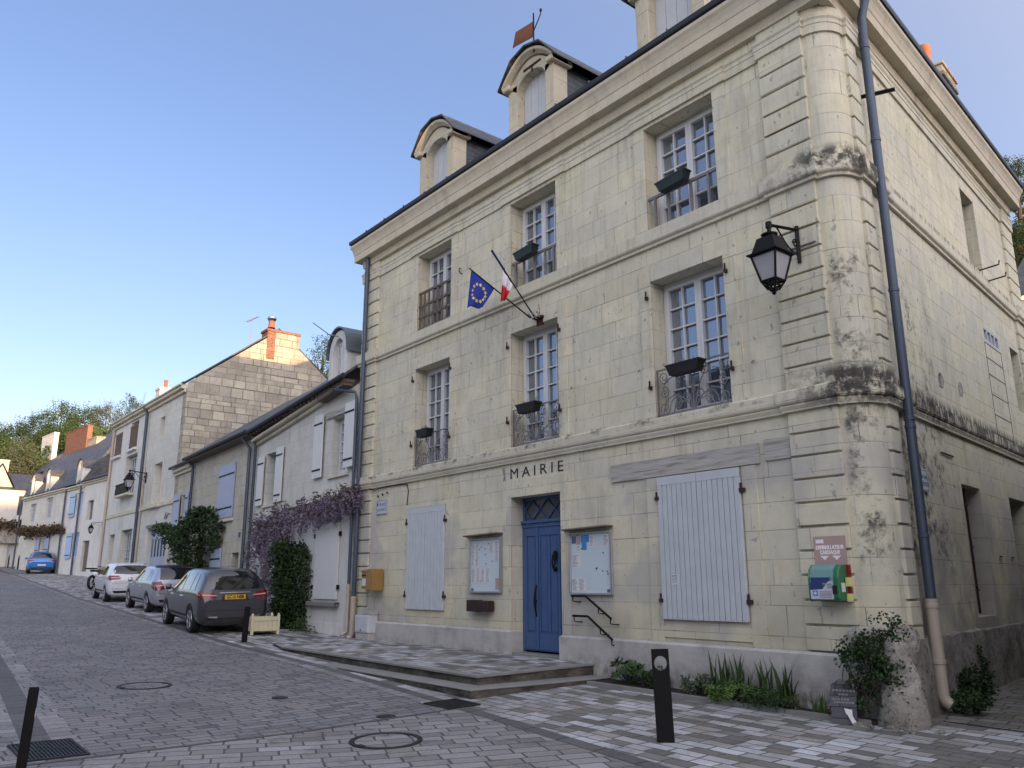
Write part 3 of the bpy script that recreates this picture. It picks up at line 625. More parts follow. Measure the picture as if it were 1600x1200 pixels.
# put-log holes in the frieze, rings and nails
for px, py in ((684, 340), (743, 307), (816, 257), (839, 252), (932, 190), (1031, 133), (1120, 78), (1200, 25)):
    u, z = FM.uv(px, py); mb = MB(FM.W); mb.lathe((u, .004, z), [(.001, 0), (.026, 0), (.026, -.01)], 10, 'y'); mb.build('scaffold_hole', M['dark'], hall)
for px, py in ((630, 674), (715, 663), (770, 624), (895, 606), (1001, 580), (1179, 565), (733, 655), (655, 600)):
    u, z = FM.uv(px, py); mb = MB(FM.W); mb.tube([(u-.04, .01, z), (u+.03, .05, z+.005)], .006, 5); mb.build('wall_hook', M['rust'], hall)
for px, py in ((722, 425),):
    u, z = FM.uv(px, py); mb = MB(FM.W); mb.tube([(u-.02, .02, z+.08), (u-.02, .06, z+.07), (u, .07, z), (u+.03, .05, z-.06), (u+.06, .03, z-.06)], .012, 6)
mb.build('wall_hook', M['rust'], hall)

# ---------------------------------------------------------------- windows
def window(fr, u0, u1, z0, z1, dep, rows, cols, parent, frame='white', fw=.055, gl='glass', sashes=2, name='window', top=0):
    F = MB(fr.W); d0, d1 = -dep, -dep+.055
    F.box(u0, u0+fw, d0, d1, z0, z1); F.box(u1-fw, u1, d0, d1, z0, z1); F.box(u0+fw, u1-fw, d0, d1, z1-fw, z1); F.box(u0+fw, u1-fw, d0, d1, z0, z0+fw*.8)
    f = F.build(name, M[frame], parent, bevel=.004)
    a, b = u0+fw, u1-fw; sw = (b-a)/sashes; st = .055
    for k in range(sashes):
        s = MB(fr.W); p, q = a+k*sw+.002, a+(k+1)*sw-.002; c, d = z0+fw*.8, z1-fw; e0, e1 = d0+.008, d1+.018
        s.box(p, p+st, e0, e1, c, d); s.box(q-st, q, e0, e1, c, d); s.box(p+st, q-st, e0, e1, d-st, d); s.box(p+st, q-st, e0, e1, c, c+st*1.5)
        for i in range(1, cols): x = p+st+(q-p-2*st)*i/cols; s.box(x-.011, x+.011, e0+.01, e1-.012, c+st*1.5, d-st)
        for i in range(1, rows): z = c+st*1.5+(d-c-st*2.5)*i/rows; s.box(p+st, q-st, e0+.012, e1-.014, z-.011, z+.011)
        s.build('sash', M[frame], f)
    g = MB(fr.W); g.box(a+.01, b-.01, d0-.01, d0+.012, z0+.03, z1-.03); g.build('pane', M[gl], f)
    return f
for i, (a, b) in enumerate(CX):
    window(FM, a+.005, b-.005, W3[0]+.01, W3[1]-.005, .33, 5, 2, hall); window(FM, a+.005, b-.005, W2[0]+.01, W2[1]-.005, .33, 6, 2, hall)
for h in sh[:4]:
    mb = MB(FS.W); mb.box(h[0], h[1], -h[4]-.05, -h[4]+.002, h[2], h[3]); mb.build('window', M['dark' if h[2] < 3 else 'plaster_grey'], hall)
mb = MB(FS.W)
for u in (3.02, 3.22): mb.tube([(u, -.08, 1.2), (u, -.08, 2.95)], .016, 6)
for z in (1.5, 2.1, 2.7): mb.box(2.83, 3.3, -.09, -.07, z, z+.03)
mb.build('window_bars', M['rust'], hall)
mb = MB(FS.W); mb.box(5.36, 6.4, -.05, .0, 5.64, 5.70); mb.box(5.36, 6.4, -.05, .0, 5.88, 5.93)
for u in (5.36, 5.6, 5.84, 6.08, 6.34): mb.box(u, u+.06, -.05, .0, 5.70, 5.88)
f = mb.build('vent_window', M['cab_white'], hall); g = MB(FS.W); g.box(5.38, 6.38, -.058, -.052, 5.66, 5.92); g.build('pane', M['dark'], f)
mb = MB(FS.W)   # outline of the walled-up opening, cracks
for u in (5.34, 6.42): mb.box(u, u+.018, -.0, .003, 4.0, 5.62)
for z in (4.0, 4.35, 4.7, 5.05, 5.35, 5.62): mb.box(5.36, 6.42, -.0, .003, z, z+.014)
mb.build('walled_up_opening_joint', M['dark'], hall)
for u, z in ((2.49, 4.43), (3.45, 4.46)):
    mb = MB(FS.W); mb.lathe((u, .003, z), [(.001, 0), (.085, 0), (.11, .004), (.12, 0)], 20, 'y'); mb.build('drain_hole', M['rock'], hall)
mb = MB(FS.W)
for u, z in ((5.5, 6.95), (5.9, 6.85)): mb = MB(FS.W); mb.tube([(u, 0, z), (u+.05, .35, z+.05), (u+.06, .36, z+.12)], .014, 6); mb.build('wall_hook', M['rust'], hall)
mb = MB(FS.W); mb.tube([(.45, 0, 8.02), (.55, .42, 8.0)], .028, 6); mb.build('wall_bracket', M['iron'], hall)
for a in ((2.0, 3.33, 2.6), (4.3, 2.0, 4.5), (5.0, 2.0, 5.2)): mb = MB(FS.W); mb.tube([(a[0], .02, a[1]), (a[2]-.1, .02, a[1]), (a[2], .02, a[1]), (a[2]-.1, .02, a[1]), (a[2]-.1, .02, a[1]-.12)], .012, 5); mb.build('wall_hook', M['rust'], hall)

# ---------------------------------------------------------------- railings
def spiral(c, r0, r1, a0, turns, n=18, flip=1):
    out = []
    for i in range(n+1):
        t = i/n; r = r0+(r1-r0)*t; a = R(a0)+flip*turns*2*math.pi*t; out.append((c[0]+r*math.cos(a), c[1]+r*math.sin(a)))
    return out
def scroll_rail(u0, u1, z0, h):
    s = MB(FM.W); D = -.03; w_ = u1-u0; cx = (u0+u1)/2
    s.box(u0, u1, D-.012, D+.012, z0+h-.02, z0+h); s.box(u0, u1, D-.01, D+.01, z0+.03, z0+.05); s.box(u0, u0+.02, D-.01, D+.01, z0, z0+h); s.box(u1-.02, u1, D-.01, D+.01, z0, z0+h)
    T = lambda pts, r=.0085: s.tube([(a, D, b) for a, b in pts], r, 5)
    for sg in (-1, 1):
        X = lambda k: cx+sg*w_*k
        for (k, zz, r, a0, tn) in ((.40, .82, .10, 200, 1.6), (.40, .18, .11, 160, 1.6), (.17, .80, .09, 90, 1.4), (.22, .22, .12, 0, 1.3), (.40, .5, .09, 90, 1.5), (.10, .36, .07, 180, 1.2)):
            T(spiral((X(k), z0+h*zz), r, .02, a0 if sg > 0 else 180-a0, tn, 20, sg))
        # lyre stems
        T([(cx+sg*a, z0+h*b) for a, b in ((.01, .07), (.05, .25), (.09, .45), (.15, .62), (.22, .78), (.24, .92), (.23, .98))])
        T([(cx+sg*a, z0+h*b) for a, b in ((.02, .07), (.16, .3), (.32, .42), (.46, .36), (.52, .22), (.5, .08))])
        T([(cx+sg*a, z0+h*b) for a, b in ((.56, .06), (.50, .35), (.55, .6), (.48, .75), (.35, .8))])
        T([(cx+sg*a, z0+h*b) for a, b in ((.03, .07), (.10, .22), (.22, .26), (.33, .18), (.36, .07))])
        T([(cx+sg*.02, z0+h*.4), (cx+sg*.02, z0+h*.7), (cx+sg*.06, z0+h*.85)])
    T([(cx, z0+.04), (cx, z0+h*.55)], .01)
    s.build('railing', M['iron_grey'], hall, smooth=False, label='wrought iron scroll railing')
for a, b in CX: scroll_rail(a+.01, b-.01, W2[0]+.01, .68 if a < -8 else .72)
s = MB(FM.W); a, b = CX[0]; z = W3[0]+.02
for zz in (.30, .56, .86): s.box(a, b, -.06, -.02, z+zz-.03, z+zz+.02)
for i in range(8): x = a+.04+(b-a-.08)*i/7; s.box(x-.016, x+.016, -.055, -.02, z+.0, z+.86)
s.box(a, b, -.06, -.02, z+.02, z+.05)
s.build('railing', M['wood_old'], hall, label='dark brown wooden bar railing')
for k in (1, 2):
    s = MB(FM.W); a, b = CX[k]; s.box(a, b, -.06, -.02, z+.50, z+.545)
    for i, x in enumerate((.08, .26, .5, .72, .9) if k == 1 else (.1, .3, .62, .86)): u = a+(b-a)*x; s.box(u-.018, u+.018, -.055, -.02, z, z+.5); 
    s.build('railing', M['iron_grey'], hall, label='broken wooden railing with few balusters')
# window boxes
def wbox(u0, u1, z0, mat, label, tilt=0.):
    root = thing('window_box', label, 'window box', ((u0+u1)/2, 8.9, z0), 0, 'window boxes on the railings of the town hall'); root.rotation_euler = (0, R(tilt), 0)
    w_ = (u1-u0)/2; s = MB(); rows = []
    for zz, k in ((0, .82), (.13, .97), (.135, 1.03), (.16, 1.03), (.16, .95), (.10, .93)): rows.append([(-w_*k-.0, -.085*k-.0, zz), (w_*k, -.085*k, zz), (w_*k, .085*k, zz), (-w_*k, .085*k, zz)])
    s.grid(rows, True); s.face(rows[0]); s.build('box', M[mat], root, local=True)
    s = MB(); s.box(-w_*.93, w_*.93, -.078, .078, .09, .12); s.build('soil', M['soil'], root, local=True)
    s = MB(); random.seed(int(u0*10))
    for i in range(9): x = random.uniform(-w_, w_)*.8; s.tube([(x, 0, .1), (x+random.uniform(-.05, .05), random.uniform(-.04, .04), .2+random.random()*.05)], .006, 4)
    for sx in (-.7, .7): s.tube([(w_*sx, .09, .15), (w_*sx, .13, .12), (w_*sx, .10, .02), (w_*sx, -.0, -.01)], .006, 4)
    s.build('dry_stems', M['wood_old'], root, local=True)
M['box_green'] = plain('dark_green_plastic', (.012, .022, .022), .5); M['box_black'] = plain('dark_plastic', (.009, .0085, .009), .6)
wbox(-14.1, -13.68, 4.53, 'box_black', 'small dark planter on the railing of the left middle-floor window')
wbox(-10.83, -10.32, 4.50, 'box_black', 'dark planter on the scroll railing of the window above the MAIRIE lettering')
wbox(-7.42, -6.83, 4.50, 'box_black', 'long dark planter on the scroll railing of the large right middle-floor window')
wbox(-10.88, -10.34, 7.39, 'box_green', 'tilted dark green planter on the top-floor railing above the flags', -4)
wbox(-7.44, -6.88, 7.40, 'box_green', 'dark green planter tipped on the top-floor railing nearest the corner', -4)

# ---------------------------------------------------------------- door
D0 = -.27; door = MB(FM.W); ua, ub, zb, zt, zl = -11.16, -9.90, .52, 3.075, 2.56
door.box(ua, ub, D0-.03, D0+.05, zl, zl+.07); door.box(ua-.0, ub+.0, D0-.03, D0+.08, zl+.07, zl+.12)
door.box(ua, ua+.05, D0-.03, D0+.04, zb, zl); door.box(ub-.05, ub, D0-.03, D0+.04, zb, zl); door.box(ua, ua+.04, D0-.03, D0+.03, zl+.12, zt); door.box(ub-.04, ub, D0-.03, D0+.03, zl+.12, zt); door.box(ua, ub, D0-.03, D0+.03, zt-.04, zt)
df = door.build('door', M['blue'], hall, bevel=.006, label='tall blue panelled double door')
mid = -10.77
for (p, q, cols) in ((ua+.05, mid, 1), (mid+.004, ub-.05, 3)):
    s = MB(FM.W); s.box(p, q, D0-.02, D0+.012, zb+.01, zl); 
    pw = (q-p-.06*(cols+1))/cols; 
    edges = [p+.06+i*(pw+.06) for i in range(cols)]
    s.box(p, q, D0+.012, D0+.03, zb+.01, zb+.30); s.box(p, q, D0+.012, D0+.03, zl-.14, zl)
    for i, e in enumerate([p-.0]+[x+pw for x in edges]): s.box(e, (edges+[q])[i], D0+.012, D0+.03, zb+.30, zl-.14)
    for e in edges: s.prism([(e+.02, zb+.33), (e+pw-.02, zb+.33), (e+pw-.02, zl-.17), (e+.02, zl-.17)], D0+.012, D0+.022)
    s.box(p+.04, q-.04, D0+.03, D0+.045, zb+.03, zb+.18)
    s.build('leaf', M['blue'], df, bevel=.004)
s = MB(FM.W); s.box(mid-.03, mid+.03, D0+.03, D0+.055, zb+.02, zl-.0); s.build('meeting_stile', M['blue'], df, bevel=.01)
s = MB(FM.W); s.lathe((mid, D0+.07, 1.33), [(.001, 0), (.03, .005), (.02, .03), (.001, .045)], 10, 'y'); s.tube([(mid, D0+.06, 1.6), (mid, D0+.09, 1.48), (mid, D0+.10, 1.33), (mid, D0+.09, 1.2), (mid, D0+.06, 1.08)], [.012, .018, .024, .016, .01], 8); s.build('pull_handle', M['iron'], df)
s = MB(FM.W); kx = -10.30; s.lathe((kx, D0+.04, 2.10), [(.001, .02), (.05, .015), (.055, 0)], 14, 'y'); s.tube([(kx-.045, D0+.06, 2.08), (kx-.04, D0+.085, 1.95), (kx, D0+.10, 1.88), (kx+.04, D0+.085, 1.95), (kx+.045, D0+.06, 2.08)], .014, 7); s.lathe((kx, D0+.04, 1.85), [(.001, .05), (.035, .03), (.04, 0)], 12, 'y'); s.tube([(kx, D0+.05, 2.1), (kx, D0+.07, 1.99)], .03, 8); s.build('knocker', M['iron'], df)
s = MB(FM.W); zz0, zz1 = zl+.12, zt-.04; a, b = ua+.04, ub-.04; w_ = (b-a)/3; L = lambda p, q: s.prism([(p[0]-.011, p[1]), (p[0]+.011, p[1]), (q[0]+.011, q[1]), (q[0]-.011, q[1])], D0-.005, D0+.022)
for i in range(3):
    x0, x1, xm, zm = a+i*w_, a+(i+1)*w_, a+(i+.5)*w_, (zz0+zz1)/2
    L((x0, zm), (xm, zz1)); L((xm, zz1), (x1, zm)) ; L((x0, zm), (xm, zz0)); L((xm, zz0), (x1, zm))
s.build('diamond_fanlight_bars', M['blue'], df)
s = MB(FM.W); s.box(a, b, D0-.02, D0-.008, zz0, zz1); s.build('pane', M['glass_dark'], df)
s = MB(FM.W); s.box(-11.17, -9.89, -.33, .02, .30, .50); s.build('threshold', M['concrete'], hall, bevel=.01)
# engraved name of the building
text('MAIRIE', .255, 'lettering', M['black_ink'], (-10.515, 8.997, 3.49), (1, 0, 0), (0, 0, 1), hall, .003, width=1.38, space=1.5, offset=-.001)
s = MB(FM.W); s.tube([(-11.42, .01, 3.62), (-11.37, .012, 3.5), (-11.32, .01, 3.36)], .012, 5, flat=.5); s.tube([(-11.36, .01, 3.63), (-11.36, .012, 3.5), (-11.39, .01, 3.37)], .008, 5, flat=.5); s.build('old_cable_scar', M['iron_grey'], hall)

# ---------------------------------------------------------------- closed shutters
def shutter(fr, u0, u1, z0, z1, d, mat, parent, leaves=2, bd=.105, hinge=True, th=.035, straps=None, label=None):
    for k in range(leaves):
        s = MB(fr.W); p = u0+(u1-u0)*k/leaves+.003; q = u0+(u1-u0)*(k+1)/leaves-.003; n = max(2, round((q-p)/bd)); w_ = (q-p)/n
        for i in range(n): s.box(p+i*w_+.0055, p+(i+1)*w_-.0055, d, d+th, z0, z1-(.12 if straps is None else 0))
        s.box(p, q, d-.005, d+th*.45, z0+.01, z1-.01)
        if straps is None: s.box(p, q, d+.003, d+th+.003, z1-.12, z1)
        o = s.build('shutter', M[mat], parent, bevel=.003, label=label)
        if straps:
            for zz in straps: t = MB(fr.W); z = z0+(z1-z0)*zz; t.box(p+.02, q-.02, d+th, d+th+.008, z-.025, z+.025); t.build('strap_hinge', M['iron'], o)
    if hinge:
        for u in (u0-.02, u1+.02):
            for zz in (.13, .85): t = MB(fr.W); z = z0+(z1-z0)*zz; t.tube([(u-.03, .0, z), (u, .05, z), (u, .05, z+.09)], .014, 6); t.box(u-.03, u+.05, .02, .06, z-.03, z+.02); t.build('hinge_pin', M['rust'], parent)
shutter(FM, -14.55, -13.2, 1.13, 3.12, .01, 'shutter', hall); shutter(FM, -7.79, -6.39, 1.14, 3.09, .02, 'shutter', hall, bd=.088)
s = MB(FM.W); s.box(-7.60, -7.47, .057, .06, 1.60, 1.74); pn = s.build('paper_notice', M['paper'], hall, label='little white notice stuck on the closed shutter')
s = MB(FM.W); s.box(-7.585, -7.565, .06, .0615, 1.705, 1.725); [s.box(-7.55, -7.49, .06, .0615, 1.72-.022*i, 1.728-.022*i) for i in range(2)]; [s.box(-7.585, -7.49, .06, .0615, 1.68-.016*i, 1.684-.016*i) for i in range(4)]; s.build('print', M['ink'], pn)

# shutter pins left over beside the middle floor windows
for a, b in CX:
    for u in (a-.06, b+.06):
        for z in (4.45, 5.85): t = MB(FM.W); t.tube([(u-.03, 0, z), (u, .06, z), (u, .06, z+.08)], .014, 6); t.box(u-.02, u+.02, .02, .07, z-.05, z); t.build('hinge_pin', M['rust'], hall)

# ---------------------------------------------------------------- roof and dormers
SLP = .60; zr = 9.86
e = .16
A, B = Vector((XL-QP-e, 9-QP-e)), Vector((-4.58+e, 9-QP-e)); far = FS.W(SL, QP+e, 0).xy; Dp = Vector((XL-QP-e, 18.2)); Cp = Vector((far.x, 18.2))
ry = 13.6; rz = zr+SLP*(ry-A.y); x0, x1 = A.x+4.7, -5.2-4.5
mb = MB(); 
mb.face([(A.x, A.y, zr), (B.x, B.y, zr), (x1, ry, rz), (x0, ry, rz)]); mb.face([(B.x, B.y, zr), (Cp.x, Cp.y, zr), (x1, ry, rz)]); mb.face([(Cp.x, Cp.y, zr), (Dp.x, Dp.y, zr), (x0, ry, rz), (x1, ry, rz)]); mb.face([(Dp.x, Dp.y, zr), (A.x, A.y, zr), (x0, ry, rz)])
mb.build('roof', M['slate'], hall)
def arcpts(u0, u1, z, h, n=12):
    w_ = (u1-u0)/2; c = (u0+u1)/2; return [(c-w_*math.cos(math.pi*i/n), z+h*math.sin(math.pi*i/n)) for i in range(n+1)]
for i, (a, b) in enumerate(CX):
    a, b = a-.06, b-.02 ; dz = 9.80; zs = 11.16; crown = 11.62; y = .0
    f = MB(FM.W); o0, o1 = a+.26, b-.24; zo, zc = 10.98, 11.27
    P = arcpts(o0, o1, zo, zc-zo, 12)
    # front face: left pier, right pier, spandrel with an arched hole
    f.box(a, o0, -.35, y, dz, zs); f.box(o1, b, -.35, y, dz, zs)
    O = [(a+(b-a)*t/12, zs-.0+(crown-.08-zs)*math.sin(math.pi*t/12)) for t in range(13)]
    for j in range(12):
        f.prism([P[j], P[j+1], O[j+1], O[j]], -.35, y)
    f.prism([(o0, zo-.0), P[0], O[0], (a, zs-.2)], -.349, y-.001)
    dm = f.build('dormer', M['dormer'], hall, bevel=.008)
    # segmental hood mould
    h = MB(FM.W); O1 = [(a-.09+(b-a+.18)*t/14, zs+.0+(crown-zs)*math.sin(math.pi*t/14)**.85) for t in range(15)]; rows = []
    for (u, z) in O1: 
        rows.append([(u, -.3, z-.06), (u, y+.03, z-.06), (u, y+.06, z-.03), (u, y+.11, z), (u, y+.125, z+.05), (u, y+.10, z+.07), (u, -.3, z+.07)])
    h.grid(rows, True); h.face(rows[0]); h.face(rows[-1]); h.build('hood_mould', M['cornice'], dm, smooth=True)
    for p, q in ((a-.09, a+.16), (b-.16, b+.09)):
        pass
    h = MB(FM.W); h.box(b-.12, b+.09, -.42, y+.10, zs-.06, zs+.06); h.build('return_mould', M['cornice'], dm, bevel=.02); h = MB(FM.W); h.box(a-.09, a+.12, -.42, y+.10, zs-.06, zs+.06); h.build('return_mould', M['cornice'], dm, bevel=.02)
    # boarded opening
    s = MB(FM.W); nb = 4; w_ = (o1-o0)/nb
    for j in range(nb):
        s.box(o0+j*w_+.004, o0+(j+1)*w_-.004, -.22, -.19, dz, zo+.30)
    s.build('boarded_shutter', M['shutter'], dm)
    # slate cheeks and little hipped roof
    c = MB(FM.W); c.box(a+.03, b-.03, -2.9, -.35, 9.9, zs-.0); c.build('slate_cheek', M['slate'], dm)
    c = MB(FM.W); cu = (a+b)/2; L_ = -3.1
    rows = [[(a-.17, y+.16, zs-.01), (a-.17, L_, zs-.01)], [(a-.02+.25, y+.17, crown+.0), (a+.23, L_, crown+.0)], [(cu, y+.17, crown+.11), (cu, L_, crown+.11)], [(b+.02-.25, y+.17, crown+.0), (b-.23, L_, crown+.0)], [(b+.17, y+.16, zs-.01), (b+.17, L_, zs-.01)]]
    rows2 = [[(u, d, z+.035) for u, d, z in r] for r in rows]
    c.grid(rows); c.grid(rows2); c.face([rows[k][0] for k in range(5)]+[rows2[k][0] for k in range(4, -1, -1)])
    for r, r2 in ((rows[0], rows2[0]), (rows[-1], rows2[-1])): c.face([r[0], r[1], r2[1], r2[0]])
    c.build('slate_roof', M['slate'], dm)
    if i == 1:
        s = MB(FM.W); s.box(-10.75, -10.25, y+.0, y+.02, 11.33, 11.37); s.box(-10.52, -10.49, y+.0, y+.02, 11.22, 11.36); s.build('iron_tie', M['rust'], dm)
# weather vane on the middle dormer
u, z = FM.uv(834, 72, .1); wv = thing('weather_vane', 'rusty flag-shaped weather vane on the middle dormer', 'weather vane', (u, 8.9, z-.05))
s = MB(); s.tube([(0, 0, -.08), (0, 0, .78)], [.016]*2, 6); s.tube([(0, 0, .38), (.16, -.02, .52), (.24, -.03, .60), (.25, -.03, .66)], .012, 6); s.lathe((.25, -.03, .68), [(.001, .05), (.025, .02), (.025, -.02), (.001, -.04)], 8); s.build('rod', M['iron'], wv, local=True)
s = MB(); s.T = lambda a, d, b: Vector((a*.9, .5*a+d, b)); s.prism([(0, .60), (-.36, .46), (-.42, .12), (-.36, .15), (0, .26)], -.006, .006); s.build('vane', M['rust'], wv, local=True)
# chimney on the right side of the roof
cu0, cz0 = FS.uv(1469, 96, -.5); cu1, cz1 = FS.uv(1491, 128, -.5); zt_ = (cz0+cz1)/2
s = MB(FS.W); s.box(cu0+.02, cu1, -1.15, -.5, 9.9, zt_-.32); s.box(cu0-.03, cu1+.05, -1.2, -.45, zt_-.32, zt_-.22); s.box(cu0, cu1+.02, -1.17, -.48, zt_-.22, zt_-.06); s.box(cu0-.04, cu1+.06, -1.21, -.44, zt_-.06, zt_)
ch = s.build('chimney', M['stone_c'], hall, bevel=.01)
for k, (uu, hh, rr) in enumerate(((.2, .62, .115), (.52, .34, .08), (.78, .3, .08))):
    s = MB(FS.W); s.lathe((cu0+(cu1-cu0)*uu, -.82, zt_), [(rr*1.1, 0), (rr, .1), (rr*.95, hh*.7), (rr*1.15, hh*.75), (rr*1.1, hh), (rr*.9, hh), (rr*.85, hh-.1)], 16); s.build('chimney_pot', M['terracotta'], ch, smooth=True)

# ---------------------------------------------------------------- drainpipes
def pipe(pts, r, mat, parent, label=None, name='drainpipe', rings=()):
    s = MB(); s.tube(pts, r, 12); o = s.build(name, M[mat], parent, smooth=True, label=label)
    if rings:
        for p in rings: s = MB(); s.lathe(p, [(r, -.025), (r*1.13, -.02), (r*1.13, .02), (r, .025)], 12); s.tube([(p[0]-.03, p[1]+.0, p[2]), (p[0]-.02, p[1]+.15, p[2])], .008, 5); s.build('pipe_collar', M[mat], o, smooth=True)
    return o
x = -16.52; y = 8.86
pipe([(x-.1, 8.72, 9.86), (x-.08, 8.74, 9.7), (x-.02, 8.82, 9.42), (x, y-.0, 9.25), (x, y, 9.0), (x, y, 1.35)], .052, 'pipe', hall, rings=[(x, y, z) for z in (8.9, 7.0, 5.0, 3.5, 2.3)], label='grey zinc drainpipe')
pipe([(x, y, 1.36), (x, y, .56), (x-.02, y-.03, .50), (x-.02, y-.12, .47)], .06, 'pipe_cream', hall, rings=[(x, y, 1.3)])
q = lambda u, d, z: tuple(FS.W(u, d, z))
pipe([q(.42, .33, 9.85), q(.42, .30, 9.6), q(.42, .22, 9.4), q(.42, .15, 9.15), q(.42, .145, 8.9), q(.42, .145, 1.42)], .058, 'pipe', hall, rings=[q(.42, .145, z) for z in (8.7, 7.3, 5.2, 3.55, 3.45, 2.15)], label='grey zinc drainpipe at the rounded corner')
pipe([q(.42, .145, 1.44), q(.42, .145, .40), q(.42, .17, .33), q(.42, .23, .29)], .068, 'pipe_cream', hall, rings=[q(.42, .145, 1.36), q(.42, .145, .75)])
s = MB(FS.W); s.box(.60, .74, .0, .09, .3, 1.45); s.build('cable_duct', M['pipe_cream'], hall)
# loose cable along the wall
s = MB(FM.W); s.tube([(-16.3, .06, 3.72), (-16.1, .07, 3.66), (-15.95, .04, 3.63), (-15.5, .04, 3.67), (-14.9, .03, 3.66), (-14.62, .03, 3.64), (-14.55, .03, 3.5), (-14.6, .03, 3.2)], .009, 5); s.build('cable', M['iron'], hall)
s = MB(FM.W)
for u in (-15.75, -15.55, -15.36): s = MB(FM.W); s.tube([(u-.12, .02, 3.5+(u+15.75)*.1), (u, .06, 3.49+(u+15.75)*.12), (u, .06, 3.45+(u+15.75)*.12)], .012, 5); s.build('wall_hook', M['iron'], hall)
s = MB(FM.W); s.tube([(-5.64, .06, 5.79), (-5.0, .06, 5.79)], .012, 5); s.build('cable', M['iron_grey'], hall)
# ================================================================ THINGS ON THE TOWN HALL FRONT
def board(u0, u1, z0, z1, label, papers, extra=None):
    root = thing('notice_board', label, 'notice board', ((u0+u1)/2, 8.97, z0), 0, 'framed notice boards beside the blue door')
    s = MB(FM.W); k = .03; s.box(u0, u1, .0, .06, z0, z0+k); s.box(u0, u1, 0, .06, z1-k, z1); s.box(u0, u0+k, 0, .06, z0+k, z1-k); s.box(u1-k, u1, 0, .06, z0+k, z1-k); s.build('frame', M['alu'], root, bevel=.006)
    s = MB(FM.W); s.box(u0+k, u1-k, .01, .035, z0+k, z1-k); s.build('panel', M['board_white'], root)
    random.seed(int(-u0*100)); w_, h_ = u1-u0, z1-z0
    for (a, b, c, d, mat) in papers:
        s = MB(FM.W); s.box(u0+w_*a, u0+w_*b, .035, .038, z0+h_*c, z0+h_*d); p = s.build('pinned_sheet', M[mat], root)
        s = MB(FM.W); n = int((d-c)*h_/.02)
        if mat == 'paper':
            for i in range(n):
                z = z0+h_*d-.02-i*.02
                if z < z0+h_*c+.012: break
                e = random.uniform(.5, .92); s.box(u0+w_*(a+.01), u0+w_*(a+.01+(b-a-.02)*e), .038, .0388, z, z+.006)
            s.build('print', M['ink'], p)
    s = MB(FM.W)
    for i in range(9): s.lathe((u0+w_*random.uniform(.06, .94), .044, z0+h_*random.uniform(.1, .95)), [(.001, .006), (.009, .004), (.009, -.005)], 8, 'y')
    s.build('magnet', M['black_ink'], root)
    s = MB(FM.W); rows = []
    s.prism([(u0-.06, z1+.03), (u1+.02, z1+.05), (u1+.02, z1+.075), (u0-.06, z1+.055)], -.0, .17); s.prism([(u0-.13, z1+.025), (u0+.0, z1+.03), (u0, z1+.04), (u0-.13, z1+.035)], -.0, .05)
    s.build('canopy', M['wood_old'], root, bevel=.006)
board(-12.34, -11.43, 1.46, 2.42, 'framed notice board with small canopy left of the blue door', [(.05, .18, .50, .93, 'paper'), (.19, .31, .50, .93, 'paper'), (.64, .78, .72, .92, 'paper'), (.82, .95, .55, .92, 'paper'), (.05, .2, .18, .45, 'paper'), (.22, .34, .18, .45, 'paper'), (.38, .5, .18, .45, 'paper'), (.54, .66, .18, .45, 'paper'), (.83, .95, .06, .26, 'salmon'), (.05, .12, .03, .08, 'ink')])
M['poster_blue'] = plain('poster_blue', (.06, .22, .52), .5, var=.1)
board(-9.66, -8.75, 1.45, 2.40, 'wider framed notice board with blue leaflets right of the blue door', [(.05, .16, .82, .94, 'ink'), (.17, .27, .80, .94, 'salmon'), (.28, .48, .83, .95, 'poster_blue'), (.30, .42, .71, .83, 'poster_blue'), (.50, .62, .74, .94, 'paper'), (.17, .28, .68, .79, 'paper'), (.05, .26, .42, .64, 'paper'), (.05, .20, .05, .26, 'paper'), (.22, .37, .05, .26, 'paper'), (.82, .95, .74, .94, 'paper'), (.88, .96, .04, .09, 'ink')])
s = MB(FM.W); s.box(-12.27, -11.95, .02, .17, 1.14, 1.34); s.box(-11.94, -11.63, .02, .17, 1.15, 1.33)
bx = s.build('letter_box', plain('dark_wood', (.025, .015, .012), .7, sc=12, var=.4), bevel=.012); tag(bx, 'dark brown two-door wall box below the left notice board', 'wall box')
bx.data.materials[0].name = 'dark_wood'
# yellow post box and its case
root = thing('post_box', 'yellow metal post box on the left corner pier', 'post box', (-16.0, 8.8, 1.45))
s = MB(FM.W); s.box(-15.98, -15.74, .05, .26, 1.52, 1.90); s.box(-15.99, -15.73, .05, .28, 1.87, 1.91); s.build('body', M['postal'], root, bevel=.02, seg=2)
s = MB(FM.W); s.box(-15.73, -15.45, .03, .30, 1.48, 1.93); s.build('case', M['postal'], root, bevel=.03, seg=2)
s = MB(FM.W); s.box(-15.95, -15.77, .260, .266, 1.78, 1.81); s.build('slot', M['dark'], root); s = MB(FM.W); s.box(-15.95, -15.77, .260, .265, 1.58, 1.73); s.build('collection_notice', M['plate_w'], root)
root = thing('utility_cabinet', 'white electricity meter cabinet at the foot of the wall', 'cabinet', (-15.9, 8.85, .42))
s = MB(FM.W); s.box(-16.18, -15.66, .02, .24, .40, .62); s.build('base', M['plinth'], root); s = MB(FM.W); s.box(-16.20, -15.64, .02, .26, .62, .98); s.build('body', M['cab_white'], root, bevel=.012); s = MB(FM.W); s.box(-16.16, -15.68, .26, .268, .65, .95); s.build('door', M['cab_white'], root, bevel=.004)
s = MB(FM.W); s.box(-15.95, -15.9, .268, .272, .66, .69); s.build('lock', M['dark'], root); s = MB(FM.W); s.box(-16.2, -15.64, .02, .2, .99, 1.08); s.build('cover_stone', M['plinth'], root)
